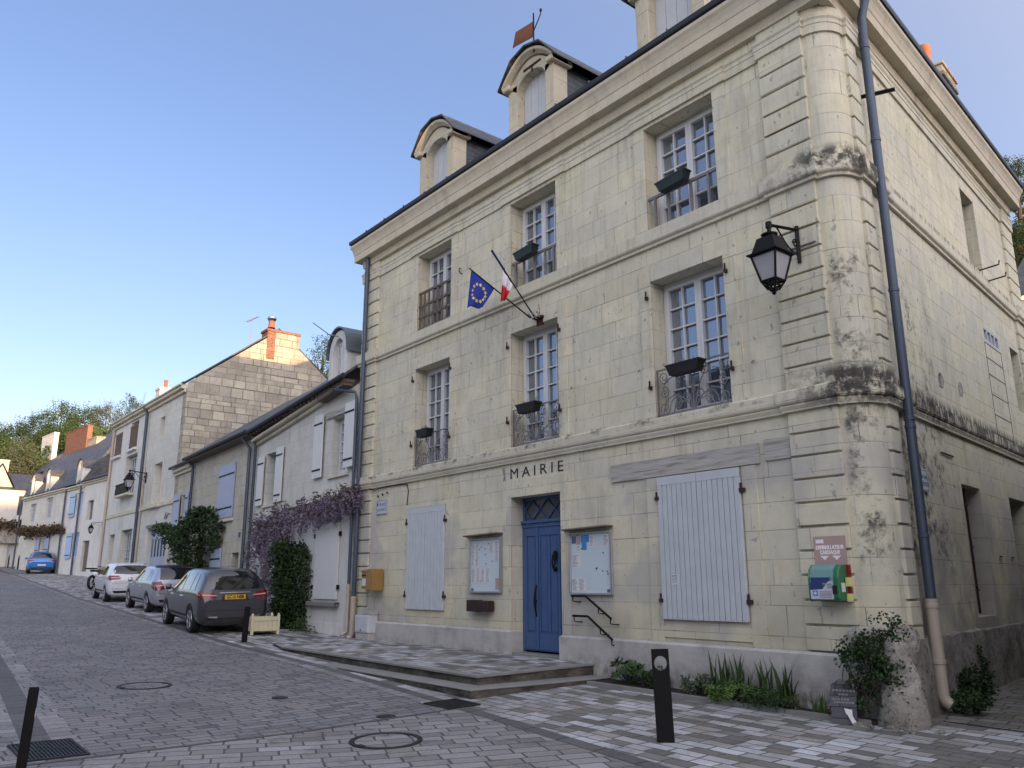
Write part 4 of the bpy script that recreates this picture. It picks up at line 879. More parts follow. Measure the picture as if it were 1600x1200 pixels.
# street name plates
def nameplate(fr, u0, u1, z0, z1, lines, label):
    root = thing('street_sign', label, 'street sign', fr.W((u0+u1)/2, 0, z0), 0); c = (u0+u1)/2; w_, h_ = u1-u0, z1-z0
    s = MB(fr.W); s.box(u0, u1, .005, .022, z0, z1); s.build('plate', M['sign_white'], root, bevel=.004)
    s = MB(fr.W); k, t = .014, .008
    s.box(u0+k, u1-k, .022, .0235, z0+k, z0+k+t); s.box(u0+k, u1-k, .022, .0235, z1-k-t, z1-k); s.box(u0+k, u0+k+t, .022, .0235, z0+k, z1-k); s.box(u1-k-t, u1-k, .022, .0235, z0+k, z1-k); s.build('border', M['sign_blue'], root)
    s = MB(fr.W); s.prism([(u0+.04, z1-.06), (u0+.09, z1-.06), (u0+.09, z1-.12), (u0+.065, z1-.15), (u0+.04, z1-.12)], .022, .024); s.build('coat_of_arms', M['sign_blue'], root)
    for (tx, cx, cz, sz, sx) in lines: text(tx, sz, 'lettering', M['sign_blue'], fr.W(u0+w_*cx, .0225, z0+h_*cz), fr.W(1, 0, 0)-fr.W(0, 0, 0), (0, 0, 1), root, .001, sx=sx)
nameplate(FM, -15.88, -15.42, 3.08, 3.40, [('PLACE', .60, .66, .095, 1.0), ('du SILENCE', .50, .32, .085, .88)], 'white enamel street name plate reading PLACE at the left end of the front')
nameplate(FS, .80, 1.26, 2.73, 3.02, [('Ruelle des', .58, .66, .085, .95), ('TROGLODYTES', .53, .32, .078, .85)], 'white enamel street name plate reading Ruelle on the side wall in the alley')
# defibrillator
root = thing('defibrillator_sign', 'salmon sign reading DEFIBRILLATEUR CARDIAQUE above the green cabinet', 'sign', (-5.2, 8.9, 1.9))
s = MB(FM.W); s.box(-5.40, -5.0, .052, .062, 1.80, 2.15); s.build('plate', M['salmon'], root)
T = lambda tx, u, z, sz, w: text(tx, sz, 'lettering', M['pink'], (u, 8.9375, z), (1, 0, 0), (0, 0, 1), root, .001, width=w, offset=.003)
T('DEFIBRILLATEUR', -5.2, 2.02, .060, .355); T('CARDIAQUE', -5.2, 1.962, .060, .25)
s = MB(FM.W)
for c in (-5.27, -5.12): s.prism([(c-.055, 1.925), (c, 1.875), (c+.055, 1.925)], .062, .064)
s.box(-5.37, -5.27, .062, .064, 2.07, 2.115); s.build('arrow', M['pink'], root)
root = thing('defibrillator_cabinet', 'green defibrillator cabinet with clear cover on the corner pier', 'defibrillator', (-5.2, 8.8, 1.42))
s = MB(FM.W); s.prism([(-5.38, 1.42), (-4.97, 1.42), (-4.97, 1.82), (-5.38, 1.82)], .05, .10); s.build('back_plate', M['red'], root)
s = MB(FM.W); s.box(-4.99, -4.968, .048, .155, 1.415, 1.50); s.box(-4.99, -4.968, .048, .155, 1.58, 1.68); s.build('stripe', M['yel'], root)
s = MB(FM.W); rows = []
prof = [(.10, 1.42), (.26, 1.42), (.285, 1.46), (.285, 1.68), (.265, 1.76), (.21, 1.81), (.10, 1.825)]
s.grid([[(-5.37, d, z) for d, z in prof], [(-5.0, d, z) for d, z in prof]]); s.face([(-5.37, d, z) for d, z in prof]); s.face([(-5.0, d, z) for d, z in prof]); s.build('shell', M['aed_green'], root, bevel=.01)
s = MB(FM.W); pr2 = [(.288, 1.60), (.288, 1.68), (.268, 1.765), (.213, 1.813), (.13, 1.829)]; s.grid([[(-5.35, d, z) for d, z in pr2], [(-5.06, d, z) for d, z in pr2]]); s.build('clear_cover', M['aed_top'], root)
s = MB(FM.W); s.box(-5.34, -5.10, .285, .290, 1.62, 1.68); s.box(-5.35, -5.2, .285, .291, 1.545, 1.62); s.build('display', M['sign_blue'], root)
s = MB(FM.W); s.prism([(-5.35, 1.44), (-5.07, 1.44), (-5.07, 1.64), (-5.12, 1.64), (-5.20, 1.55), (-5.35, 1.54)], .285, .293); fp = s.build('front_panel', M['cab_white'], root)
text('AED', .032, 'lettering', M['black_ink'], (-5.11, 8.7065, 1.60), (1, 0, 0), (0, 0, 1), fp, .0005); text('DAE', .032, 'lettering', M['black_ink'], (-5.11, 8.7065, 1.57), (1, 0, 0), (0, 0, 1), fp, .0005)
s = MB(FM.W); s.box(-5.32, -5.26, .293, .295, 1.475, 1.535); s.build('blue_square', M['poster_blue'], fp)
s = MB(FM.W); s.box(-5.297, -5.283, .295, .2965, 1.485, 1.525); s.box(-5.31, -5.27, .295, .2967, 1.498, 1.512); s.build('white_cross', M['paper'], fp)
s = MB(FM.W); [s.box(-5.24, -5.09, .293, .2945, z, z+.005) for z in (1.46, 1.475, 1.49, 1.505, 1.52)]; s.build('print', M['ink'], fp)
s = MB(FM.W); s.box(-5.07, -5.03, .285, .305, 1.50, 1.59); s.lathe((-5.05, .306, 1.545), [(.001, .002), (.011, 0)], 10, 'y'); s.build('latch', M['trim'], root)
s = MB(FM.W); s.box(-5.0, -4.998, .15, .23, 1.52, 1.62); s.build('side_pictogram', M['paper'], root)
# handrails
for k, (dz, label) in enumerate(((0, 'upper black metal handrail below the right notice board'), (-.29, 'lower black metal handrail near the plinth'))):
    pts = [FM.uv(px, py, .1) for px, py in (((893, 931), (914, 931), (955, 967)) if k == 0 else ((895, 962), (918, 963), (957, 1000)))]
    root = thing('handrail', label, 'handrail', (pts[0][0], 8.9, pts[2][1]), 0, 'short wall handrails right of the door')
    s = MB(FM.W); s.tube([(pts[0][0], .1, pts[0][1]), (pts[1][0], .1, pts[1][1]), (pts[1][0]+.02, .1, pts[1][1]-.01), (pts[2][0], .1, pts[2][1])], .018, 8); s.build('rail', M['iron'], root, smooth=True)
    for t in (0.08, .52, .97):
        if t < .1: u, z = pts[0][0]+.03, pts[0][1]
        else: u, z = pts[1][0]+(pts[2][0]-pts[1][0])*t, pts[1][1]+(pts[2][1]-pts[1][1])*t
        s = MB(FM.W); s.tube([(u, .1, z), (u, .1, z-.08), (u+.03, .06, z-.09), (u+.08, .0, z-.09)], .009, 6); s.build('bracket', M['iron'], root)
# flags
u, z = FM.uv(836, 495, .12); hub = Vector((u, 8.88, z))
root = thing('flag_holder', 'rusty three-socket flag holder above the middle window', 'flag holder', hub)
s = MB(FM.W); s.box(u-.08, u+.10, 0, .02, z-.14, z+.04); s.box(u-.1, u+.13, .02, .10, z-.02, z+.01); s.build('plate', M['rust'], root)
for a in (-.09, 0, .09): s = MB(); s.tube([(hub.x+a, 8.92, z-.02), (hub.x+a*1.2, 8.82, z+.07)], .016, 8); s.build('socket', M['alu'], root)
s = MB(); s.tube([(hub.x+.1, 8.9, z), (hub.x+.13, 8.86, z+.2)], .006, 5); s.build('spare_rod', M['iron'], root)
def at_depth(px, py, y): D = ray(px, py); t = y/D.y; return EYE+D*t
def flag(tip_px, mid_px, ytip, label, cloth, name):
    tip = at_depth(*tip_px, ytip); base = hub+Vector((name, -.02, .0)); rt = thing('flag', label, 'flag', base, 0, None)
    s = MB(); s.tube([base, tip], [.014, .012], 8); s.build('pole', M['iron'], rt, smooth=True); ax = (base-tip).normalized()
    cloth(rt, tip, ax)
def eu(rt, tip, ax):
    L, H = .62, .74; side = Vector((-.03, -.12, -1)).normalized(); n = ax.cross(side).normalized(); s = MB()
    def pt(a, b):      # a along the pole, b hanging
        h = H*(1-.40*a); w_ = .05*math.sin(a*9+b*2)*b
        return tip+ax*(.06+a*L*(1-.22*b))+side*b*h+Vector((-.02*b*a, 0, 0))*4+n*w_
    pt0 = pt
    s.grid([[tuple(pt(i/16, j/16)) for i in range(17)] for j in range(17)]); cl = s.build('cloth', M['flag_blue'], rt, smooth=True)
    md = cl.modifiers.new('t', 'SOLIDIFY'); md.thickness = .004
    st = MB()
    for k in range(12):
        an = k*math.pi/6; a0, b0 = .50+.30*math.cos(an), .50+.27*math.sin(an); c = pt(a0, b0); e1 = (pt(a0+.02, b0)-c).normalized(); e2 = (pt(a0, b0+.02)-c).normalized(); nn = e1.cross(e2).normalized()
        for sg in (-1, 1):
            P = []
            for q in range(10): r = .042 if q % 2 == 0 else .017; t = math.pi*q/5; P.append(tuple(c+nn*sg*.006-e2*r*math.cos(t)+e1*r*math.sin(t)))
            st.face(P)
    st.build('golden_stars', M['flag_gold'], cl, recalc=False)
def fr_(rt, tip, ax):
    base0 = .38; side = Vector((.0, -.05, -1)).normalized(); mats = ('flag_navy', 'flag_white', 'flag_red')
    n = ax.cross(side).normalized()
    def pt(a, b): return tip+ax*(.38+a*.33*(1-.55*b))+side*(b*.62*(1-.25*a))+n*.035*math.sin(a*11)*min(1, b*3)-Vector((.03, 0, 0))*b
    for k, (b0, b1) in enumerate(((0, .06), (.06, .50), (.50, 1.))):
        s = MB(); s.grid([[tuple(pt(i/14, b0+(b1-b0)*j/6)) for i in range(15)] for j in range(7)]); o = s.build('cloth', M[mats[k]], rt, smooth=True); md = o.modifiers.new('t', 'SOLIDIFY'); md.thickness = .004
    s = MB(); s.tube([tip, tip+ax*.42], .022, 8); s.build('rolled_cloth', M['flag_navy'], rt)
flag((733, 419), 0, 8.25, 'blue European flag with a circle of gold stars on a slanting pole', eu, -.1)
flag((768, 391), 0, 8.15, 'small blue white and red flag partly furled on a slanting pole', fr_, 0.)

# lanterns
def lantern(P, wallP, sc, label, arm_dir, n):
    """P: top of lantern under the arm; wallP: wall point"""
    rt = thing('wall_lantern', label, 'lantern', P); X = Vector((1, 0, 0)) if abs(arm_dir.x) < .5 else Vector((0, 1, 0))
    L = lambda a, b, c: P+Vector((a*sc, b*sc, c*sc)); s = MB(L)
    def ringbox(w0, z0, w1, z1): s.grid([[(-w0, -w0, z0), (w0, -w0, z0), (w0, w0, z0), (-w0, w0, z0)], [(-w1, -w1, z1), (w1, -w1, z1), (w1, w1, z1), (-w1, w1, z1)]], True)
    s.lathe((0, 0, 0), [(.03, .02), (.03, -.05), (.12, -.09), (.11, -.115), (.05, -.12), (.05, -.14), (.10, -.15)], 16)
    for w0, z0, w1, z1 in ((.10, -.15, .13, -.155), (.13, -.155, .19, -.37), (.19, -.37, .245, -.395), (.245, -.395, .245, -.415), (.245, -.415, .18, -.42)): ringbox(w0, z0, w1, z1)
    s.build('cap', M['iron'], rt)
    s = MB(L)
    for sx in (-1, 1):
        for sy in (-1, 1):
            s.tube([(.20*sx, .20*sy, -.41), (.115*sx, .115*sy, -.80), (.05*sx, .05*sy, -.93)], .014, 6)
    for w_, z in ((.20, -.42), (.116, -.80), (.08, -.87)):
        for a, b in (((-w_, -w_), (w_, -w_)), ((w_, -w_), (w_, w_)), ((w_, w_), (-w_, w_)), ((-w_, w_), (-w_, -w_))): s.tube([(a[0], a[1], z), (b[0], b[1], z)], .014, 6)
    s.lathe((0, 0, -.93), [(.001, .03), (.06, .02), (.06, -.01), (.02, -.02), (.035, -.045), (.001, -.08)], 12); s.build('cage', M['iron'], rt)
    s = MB(L); s.grid([[(-.19, -.19, -.42), (.19, -.19, -.42), (.19, .19, -.42), (-.19, .19, -.42)], [(-.11, -.11, -.795), (.11, -.11, -.795), (.11, .11, -.795), (-.11, .11, -.795)]], True); s.build('frosted_pane', M['frost'], rt)
    A, Bw = P+Vector((0, 0, .06*sc)), wallP
    s = MB(); s.tube([A+Vector((0, 0, -.05*sc)), A+Vector((0, 0, .04*sc))], .045*sc, 6); Bt = Vector((Bw.x, Bw.y, A.z)) if 0 else Bw; s.tube([A, Bt], .026*sc, 4)
    w0, w1 = Bw+Vector((0, 0, .06*sc)), Bw+Vector((0, 0, -.52*sc)); s.tube([w0, w1], .035*sc, 4)
    dv = (A-Bt); pts = []
    for i in range(13): t = i/12; pts.append(Bt+dv*(.06+.66*t)+Vector((0, 0, -sc*(.38*(1-t)**1.3+.02+.10*math.sin(math.pi*t)))))
    s.tube(pts, .013*sc, 6)
    for c, r in ((Bt+dv*.10+Vector((0, 0, -.22*sc)), .07*sc), (Bt+dv*.80+Vector((0, 0, -.16*sc)), .06*sc)):
        d1 = dv.normalized(); s.tube([c+d1*(r*(1-.7*i/16))*math.cos(i/16*9)+Vector((0, 0, 1))*(r*(1-.7*i/16))*math.sin(i/16*9) for i in range(17)], .012*sc, 5)
    s.build('bracket', M['iron'], rt)
wp = Vector((-5.24, 8.93, 6.02)); Pd = at_depth(1201, 355, 8.30)
lantern(Vector((Pd.x, Pd.y, Pd.z-.02)), wp, .86, 'large black wall lantern with frosted panes near the rounded corner', Vector((0, -1, 0)), 0)

# ================================================================ STREET FURNITURE
bs = thing('post', 'flat black steel post with a round hole at the top on the light paving', 'bollard', (-5.68, 6.49, gz(-5.68, 6.49)))
H = .865; w_ = .085; s = MB(); P = [(-w_, 0), (w_, 0), (w_, H), (-w_, H)]; hole = [(.062*math.cos(2*math.pi*i/24), H-.135+.062*1.12*math.sin(2*math.pi*i/24)) for i in range(24)]
def out_pt(a):
    c, sn = math.cos(a), math.sin(a); k = min(w_/max(abs(c), 1e-6), .135/max(abs(sn), 1e-6)); return (k*c, H-.135+k*sn)
outer = [out_pt(2*math.pi*(i+.0)/24+1e-4) for i in range(24)]
corners = [(w_, H), (-w_, H), (-w_, H-.27), (w_, H-.27)]
for sg, d in ((1, -.016), (-1, .016)):
    for i in range(24):
        a, b = outer[i], outer[(i+1) % 24]; f = [(hole[i][0], d, hole[i][1]), (a[0], d, a[1])]
        for c in corners:
            if (abs(a[0]-c[0]) < 1e-6) != (abs(b[0]-c[0]) < 1e-6) and abs(c[0]-a[0])+abs(c[1]-a[1]) < .12 and abs(c[0]-b[0])+abs(c[1]-b[1]) < .12: f.append((c[0], d, c[1]))
        f += [(b[0], d, b[1]), (hole[(i+1) % 24][0], d, hole[(i+1) % 24][1])]; s.face(f)
    s.face([(-w_, d, 0), (w_, d, 0), (w_, d, H-.27), (-w_, d, H-.27)])
for i in range(24): a, b = hole[i], hole[(i+1) % 24]; s.face([(a[0], -.016, a[1]), (b[0], -.016, b[1]), (b[0], .016, b[1]), (a[0], .016, a[1])])
for a, b in (((-w_, 0), (-w_, H)), ((w_, 0), (w_, H)), ((-w_, H), (w_, H))): s.face([(a[0], -.016, a[1]), (b[0], -.016, b[1]), (b[0], .016, b[1]), (a[0], .016, a[1])])
o = s.build('plate', M['iron'], bs, local=True, recalc=False); bs.rotation_euler = (0, R(-1.5), R(43)); bs.name = 'bollard'
s = MB(); s.box(w_, w_+.002, -.014, .014, H-.21, H-.15); s.build('blue_sticker', M['poster_blue'], bs, local=True); s = MB(); s.box(w_, w_+.002, -.014, .014, H-.26, H-.21); s.build('white_sticker', M['paper'], bs, local=True)
def slimpost(x, y, h, tilt, label, rz=0., sticker=False, w_=.05):
    rt = thing('bollard', label, 'bollard', (x, y, gz(x, y)-.01)); rt.rotation_euler = (R(tilt[0]), R(tilt[1]), R(rz))
    sp_ = .017 if sticker else .03
    for k in (-1, 0, 1) if sticker else (-1, 1):
        s = MB(); g = .006 if sticker else .01; s.box(-w_/1, w_/1, k*sp_-g, k*sp_+g, 0, h-(.012*abs(k))); s.build('steel_plate', M['iron'], rt, local=True, bevel=.002)
    s = MB(); s.box(-w_*.7, w_*.7, -.011, .011, 0, h*.8); s.build('core', M['rust'], rt, local=True)
    if sticker:
        for (m_, a, b) in (('poster_blue', .76, .86), ('paper', .66, .76)):
            s = MB(); s.box(w_, w_+.003, .008, .024, h*a, h*b); s.build('sticker', M[m_], rt, local=True); s = MB(); s.box(w_*.2, w_, .0235, .0255, h*a, h*b); s.build('sticker', M[m_], rt, local=True)
_p = GP(30, 1216); slimpost(_p[0], _p[1], .70, (0, 2.0), 'leaning black post with blue and white sticker beside the drain grate', 70, True, .036)
slimpost(-17.45, 6.84, .74, (0, 2), 'slim dark grey post between the grey car and the white planter', 50)
for k, (px, py, lb) in enumerate(((12, 887, 'thin far post left of the small blue car'), (27, 890, 'thin far post right beside the small blue car'))):
    D = ray(px, py); t = 62+k*-3; P = EYE+D*t; slimpost(P.x, P.y, 1.0, (0, 0), lb, 0)
slimpost(-3.42, 10.0, .85, (0, 0), 'dark post at the alley entrance cut by the right edge', 0)
# Versailles planter
def planter(P, rz, label):
    rt = thing('planter_box', label, 'planter', P, rz); w_, h = .29, .36
    for sx in (-1, 1):
        for sy in (-1, 1):
            s = MB(); s.box(sx*w_-.03, sx*w_+.03, sy*w_-.03, sy*w_+.03, 0, h+.06); s.lathe((sx*w_, sy*w_, h+.06), [(.028, 0), (.032, .02), (.001, .05)], 8); s.build('corner_post', M['cream'], rt, local=True, bevel=.004)
    for ax in range(4):
        s = MB(); a = ax*math.pi/2; ca, sa = math.cos(a), math.sin(a); s.T = lambda u, d, z: Vector((u*ca-d*sa, u*sa+d*ca, z))
        n = 5
        for i in range(n): u = -w_+.03+(2*w_-.06)*i/n; s.box(u+.0015, u+(2*w_-.06)/n-.0015, w_-.005, w_+.012, .10, h-.04)
        s.box(-w_+.03, w_-.03, w_-.01, w_+.025, h-.06, h+.02); s.box(-w_+.03, w_-.03, w_-.01, w_+.025, .08, .15); s.build('side_panel', M['cream'], rt, local=True, bevel=.003)
    s = MB(); s.box(-w_, w_, -w_, w_, .12, h-.05); s.build('soil', M['soil'], rt, local=True)
P = Vector((-18.70, 7.72, 0)); planter((P.x, P.y, gz(P.x, P.y)), R(-8), 'cream slatted wooden planter box behind the grey car')
# guard stone at the corner
rt = thing('guard_stone', 'weathered conical guard stone leaning on the rounded corner', 'guard stone', (-4.62, 9.0, gz(-4.6, 9)))
def rough(mb, amp, sc, seed=0):
    from mathutils import noise as mn
    for i, v in enumerate(mb.v): d = mn.noise_vector(v*sc+Vector((seed, 0, 0)))*amp; mb.v[i] = v+d
s = MB(); rows = []
for i in range(46):
    t = i/45; z = .02+.98*t; r = .245-.115*t+.02*math.sin(t*5); r *= 1-.6*max(0, t-.93)*12; cx, cy = -4.50-.07*t, 8.88+.14*t
    rows.append([(cx+r*math.cos(a)*(1+.08*math.cos(3*a)), cy+r*math.sin(a), z) for a in [2*math.pi*j/56 for j in range(56)]])
s.grid(rows, True); s.face(rows[-1]); rough(s, .045, 3.5); rough(s, .022, 11); rough(s, .010, 28); s.build('stone', M['rock'], rt, smooth=True)
s = MB(); rows = []
for i in range(20):
    t = i/19; z = .86+.30*t; k = .36+.085*math.sin(math.pi*min(1, .12+t*.86))**.4; aa = [R(-20)+R(125)*j/30 for j in range(31)]
    rows.append([(-4.95+k*math.sin(a), 9.35-k*math.cos(a), z) for a in aa])
s.grid(rows); rough(s, .035, 6); rough(s, .015, 17); s.build('broken_block', M['rock'], rt, smooth=True)
s = MB(); random.seed(11)
for i in range(26):
    x, y = random.uniform(-4.95, -4.1), random.uniform(8.55, 8.8); r = random.uniform(.015, .05); z = gz(x, y)
    s.lathe((x, y, z), [(.001, -.01), (r, 0), (r*.8, r*.6), (.001, r*.8)], 6)
rough(s, .01, 20); tag(s.build('rubble', M['rock']), 'small crumbs of stone lying at the foot of the guard stone', 'rubble')['kind'] = 'stuff'
# slate plaque in the bed
rt = thing('slate_plaque', 'dark slate plaque with pale lettering standing in the planting bed', 'plaque', (-4.98, 8.55, gz(-5, 8.55)), R(22)); rt.rotation_euler = (R(-12), 0, R(22))
s = MB(); s.prism([(-.13, 0), (.12, 0), (.13, .33), (.08, .41), (-.03, .46), (-.12, .40), (-.14, .32)], -.012, .012); s.build('slate', M['slate'], rt, local=True)
s = MB(); random.seed(5)
for z, a, b in ((.34, -.11, .11), (.30, -.05, .03), (.25, -.12, .05), (.22, -.10, .10)): 
    x = a
    while x < b: w_ = random.uniform(.015, .03); s.box(x, x+w_, -.0145, -.012, z-.009, z+.009); x += w_+.008
s.build('lettering', M['iron_grey'], rt, local=True)
s = MB(); s.prism([(.0, .16), (.08, .15), (.08, .09), (.02, .10)], -.03, -.025); s.prism([(.03, .10), (.08, .09), (.13, .01), (.08, .0)], -.035, -.03); s.build('paper_scrap', M['paper'], rt, local=True)
# ================================================================ PLANTS
def leaf_face(mb, c, L, W_, nrm=None, up=None):
    a = Vector((random.gauss(0, 1), random.gauss(0, 1), random.gauss(0, 1)*.7)).normalized() if up is None else up
    b = a.cross(Vector((random.gauss(0, 1), random.gauss(0, 1), random.gauss(0, 1)))).normalized(); n = a.cross(b)*L*.12
    mb.v += [c, c+a*L*.5+b*W_*.5+n, c+a*L, c+a*L*.5-b*W_*.5+n]; k = len(mb.v); mb.f.append([k-4, k-3, k-2, k-1]); mb.m.append(mb.mi)
def clump(mb, c, r, n, L, W_=None, sq=(1, 1, 1)):
    for i in range(n):
        d = Vector((random.gauss(0, 1), random.gauss(0, 1), random.gauss(0, 1))).normalized()*r*random.random()**.45
        leaf_face(mb, c+Vector((d.x*sq[0], d.y*sq[1], d.z*sq[2])), L*random.uniform(.6, 1.3), (W_ or L*.6))
def crown(mb, c, rx, ry, rz, nc, per, L, seed=0, hollow=.5, spread=.28):
    random.seed(seed); rm = (rx*ry*rz)**(1/3)
    for i in range(nc):
        d = Vector((random.gauss(0, 1), random.gauss(0, 1), random.gauss(0, 1))).normalized()*(hollow+(1-hollow)*random.random()); cc = c+Vector((d.x*rx, d.y*ry, d.z*rz))
        clump(mb, cc, rm*spread*random.uniform(.6, 1.25), per, L)
def tree(x, y, z, h, rx, rz, leaf, label, name='tree', nc=70, per=45, L=.22, seed=1, trunk=.18, group=None, ry=None, shape=None, bare=0):
    rt = thing(name, label, 'tree', (x, y, z), 0, group); s = MB(); cz = z+h-rz; random.seed(seed)
    s.tube([(x, y, z-.5), (x+.1, y, z+(cz-z)*.4), (x-.05, y, cz-rz*.3), (x, y, cz+rz*.4)], [trunk*1.3, trunk, trunk*.7, trunk*.2], 8)
    for i in range(9):
        a = random.random()*6.28; k = random.uniform(.4, .85); zz = cz-rz*random.uniform(.1, .6); s.tube([(x, y, zz-rz*.3), (x+rx*k*.5*math.cos(a), y+rx*k*.5*math.sin(a), zz+rz*.1), (x+rx*k*math.cos(a), y+rx*k*math.sin(a), zz+rz*.5)], [trunk*.45, trunk*.25, trunk*.08], 5)
    for i in range(bare):
        a = random.random()*6.28; s.tube([(x+rx*.4*math.cos(a), y+rx*.4*math.sin(a), cz+rz*.4), (x+rx*.6*math.cos(a), y+rx*.6*math.sin(a), cz+rz*1.08)], [trunk*.12, .01], 4)
    s.build('trunk', M['bark'], rt); s = MB(); crown(s, Vector((x, y, cz)), rx, ry or rx, rz, nc, per, L, seed); s.build('crown', M[leaf], rt, recalc=False)
    return rt
# wisteria along house A (frame FA is made with the house)
FA = Fr((-16.86, 8.90), 2.4)
def wisteria():
    rt = thing('wisteria', 'purple flowering wisteria trained along the white house front', 'wisteria', FA.W(-5, 0, .6)); random.seed(21)
    path = [FA.uv(px, py, .3) for px, py in ((550, 765), (530, 775), (500, 785), (465, 793), (435, 800), (410, 815), (400, 822))]
    s = MB(FA.W)
    s.tube([(path[0][0], .12, path[0][1])]+[(u+.1, .14, z+.05) for u, z in path[1:]], .035, 7)
    uu, zz = FA.uv(447, 985, .15)
    for k in range(3): s.tube([(uu+.1*k, .15, .5), (uu-.15+.1*k, .2, 1.3), (uu+.05*k, .18, 2.1), (FA.uv(440, 800)[0]+.3*k, .15, path[4][1])], .03, 6)
    for i in range(26):
        a = random.choice(path); s.tube([(a[0], .15, a[1]), (a[0]+random.uniform(-.5, .5), random.uniform(.2, .5), a[1]+random.uniform(-.3, .25))], .012, 5)
    s.tube([FA.uv(461, 800)[:1]+(.1, 3.3), (FA.uv(458, 840)[0], .1, 2.7), (FA.uv(452, 852)[0], .08, 2.45)], .01, 5)
    s.build('stems', M['bark'], rt)
    f = MB(); y = MB()
    def raceme(c, L_):
        for i in range(26):
            t = random.random(); r = .055*(1-t*.75); a = random.random()*6.28; leaf_face(f, c+Vector((r*math.cos(a), r*math.sin(a), -t*L_)), .045, .035)
    for i in range(430):
        t = random.random(); k = t*(len(path)-1); j = min(int(k), len(path)-2); q = k-j; u = path[j][0]*(1-q)+path[j+1][0]*q; z = path[j][1]*(1-q)+path[j+1][1]*q
        hh = .26+.32*min(1, t*1.5); c = FA.W(u+random.gauss(0, .05), random.uniform(.03, .42), z+random.uniform(-hh, .12+.1*t)); raceme(c, random.uniform(.15, .3))
        if random.random() < .5: clump(y, c+Vector((0, 0, .05)), .12, 8, .10, .035)
    for px0, px1, py0, py1, n in ((392, 450, 835, 870, 60), (390, 440, 880, 910, 40), (400, 440, 905, 950, 26), (398, 445, 850, 880, 30)):
        for i in range(n):
            u, z = FA.uv(random.uniform(px0, px1), random.uniform(py0, py1), .2); c = FA.W(u, random.uniform(.05, .5), z); raceme(c, random.uniform(.12, .25))
            if random.random() < .6: clump(y, c, .14, 8, .11, .035)
    f.build('flowers', M['wist'], rt, recalc=False); y.build('young_leaves', M['wist2'], rt, recalc=False)
wisteria()
def shrub_on(fr, pxs, n, L, leaf, label, name, cat, d0=.05, d1=.6, seed=0, per=16, stems=3):
    """foliage filling a px polygon outline (list of px x0,x1,y rows) in front of a wall"""
    random.seed(seed); s = MB(); top = pxs[0]; bot = pxs[-1]; u, z = fr.uv((bot[0]+bot[1])/2, bot[2], .2); base = fr.W(u, .25, z); rt = thing(name, label, cat, base)
    for i in range(n):
        k = random.random()*(len(pxs)-1); j = min(int(k), len(pxs)-2); q = k-j; a = [pxs[j][m]*(1-q)+pxs[j+1][m]*q for m in range(3)]; t = random.random()
        u, z = fr.uv(a[0]+(a[1]-a[0])*t, a[2], .3); dd = d0+(d1-d0)*math.sin(math.pi*t)*random.random()**.5; clump(s, fr.W(u, dd, z), .16, per, L)
    s.build('leaves', M[leaf], rt, recalc=False); b = MB(fr.W); 
    for i in range(stems):
        u1, z1 = fr.uv((top[0]+top[1])/2+random.uniform(-.3, .3)*(top[1]-top[0]), top[2], .2); m_ = (u+u1)/2+random.uniform(-.2, .2); b.tube([(u+i*.05, .2, z-.2), (m_, .25, (z+z1)/2), (u1, .2, z1)], [.03, .022, .01], 6)
    b.build('stems', M['bark'], rt); return rt
shrub_on(FA, [(444, 456, 852), (432, 467, 864), (428, 472, 880), (426, 472, 900), (425, 469, 925), (430, 464, 945), (432, 460, 965), (438, 462, 985)], 420, .085, 'leaf_dark', 'dense dark green climber standing below the wisteria', 'climbing_shrub', 'climber', seed=4)
shrub_on(FA, [(462, 478, 970), (455, 482, 982), (455, 482, 987)], 30, .06, 'leaf', 'low leafy weed at the foot of the white house wall', 'weed', 'weed', .1, .5, 5, 12, 1)
# bed plants
def bedz(x, y): return gz(x, y)+.03
def blade_plant(x, y, n, h, leaf, label, name, cat, w_=.035, spread=.12, seed=0, lean=.35):
    random.seed(seed); rt = thing(name, label, cat, (x, y, bedz(x, y))); s = MB()
    for i in range(n):
        a = random.random()*6.28; r = random.random()*spread; bx_, by = x+r*math.cos(a), y+r*math.sin(a)*.5; hh = h*random.uniform(.55, 1.1); ln = random.uniform(.05, lean)*hh; da = random.random()*6.28; pr_ = Vector((math.cos(da+1.57), math.sin(da+1.57), 0)); rows = []
        for k in range(6):
            t = k/5; c = Vector((bx_+math.cos(da)*ln*t*t, by+math.sin(da)*ln*t*t*.6, bedz(x, y)+hh*(t-.12*t*t))); ww = w_*(1-t**2.2)*.5+.001; rows.append([tuple(c-pr_*ww), tuple(c+pr_*ww)])
        s.grid(rows)
    s.build('blades', M[leaf], rt, recalc=False); return rt
def bushy(x, y, r, h, n, L, leaf, label, name, cat, seed=0, per=10, sq=.8):
    random.seed(seed); rt = thing(name, label, cat, (x, y, bedz(x, y))); s = MB(); b = MB()
    for i in range(n):
        a = random.random()*6.28; rr = r*random.random()**.5; zz = h*random.random()*(1-.4*(rr/r)); c = Vector((x+rr*math.cos(a), y+rr*math.sin(a)*sq, bedz(x, y)+zz+.02)); clump(s, c, L*1.1, per, L)
        if i % 4 == 0: b.tube([(x+(c.x-x)*.3, y+(c.y-y)*.3, bedz(x, y)), tuple(c)], .004, 4)
    s.build('leaves', M[leaf], rt, recalc=False); b.build('stems', M['bark'], rt); return rt
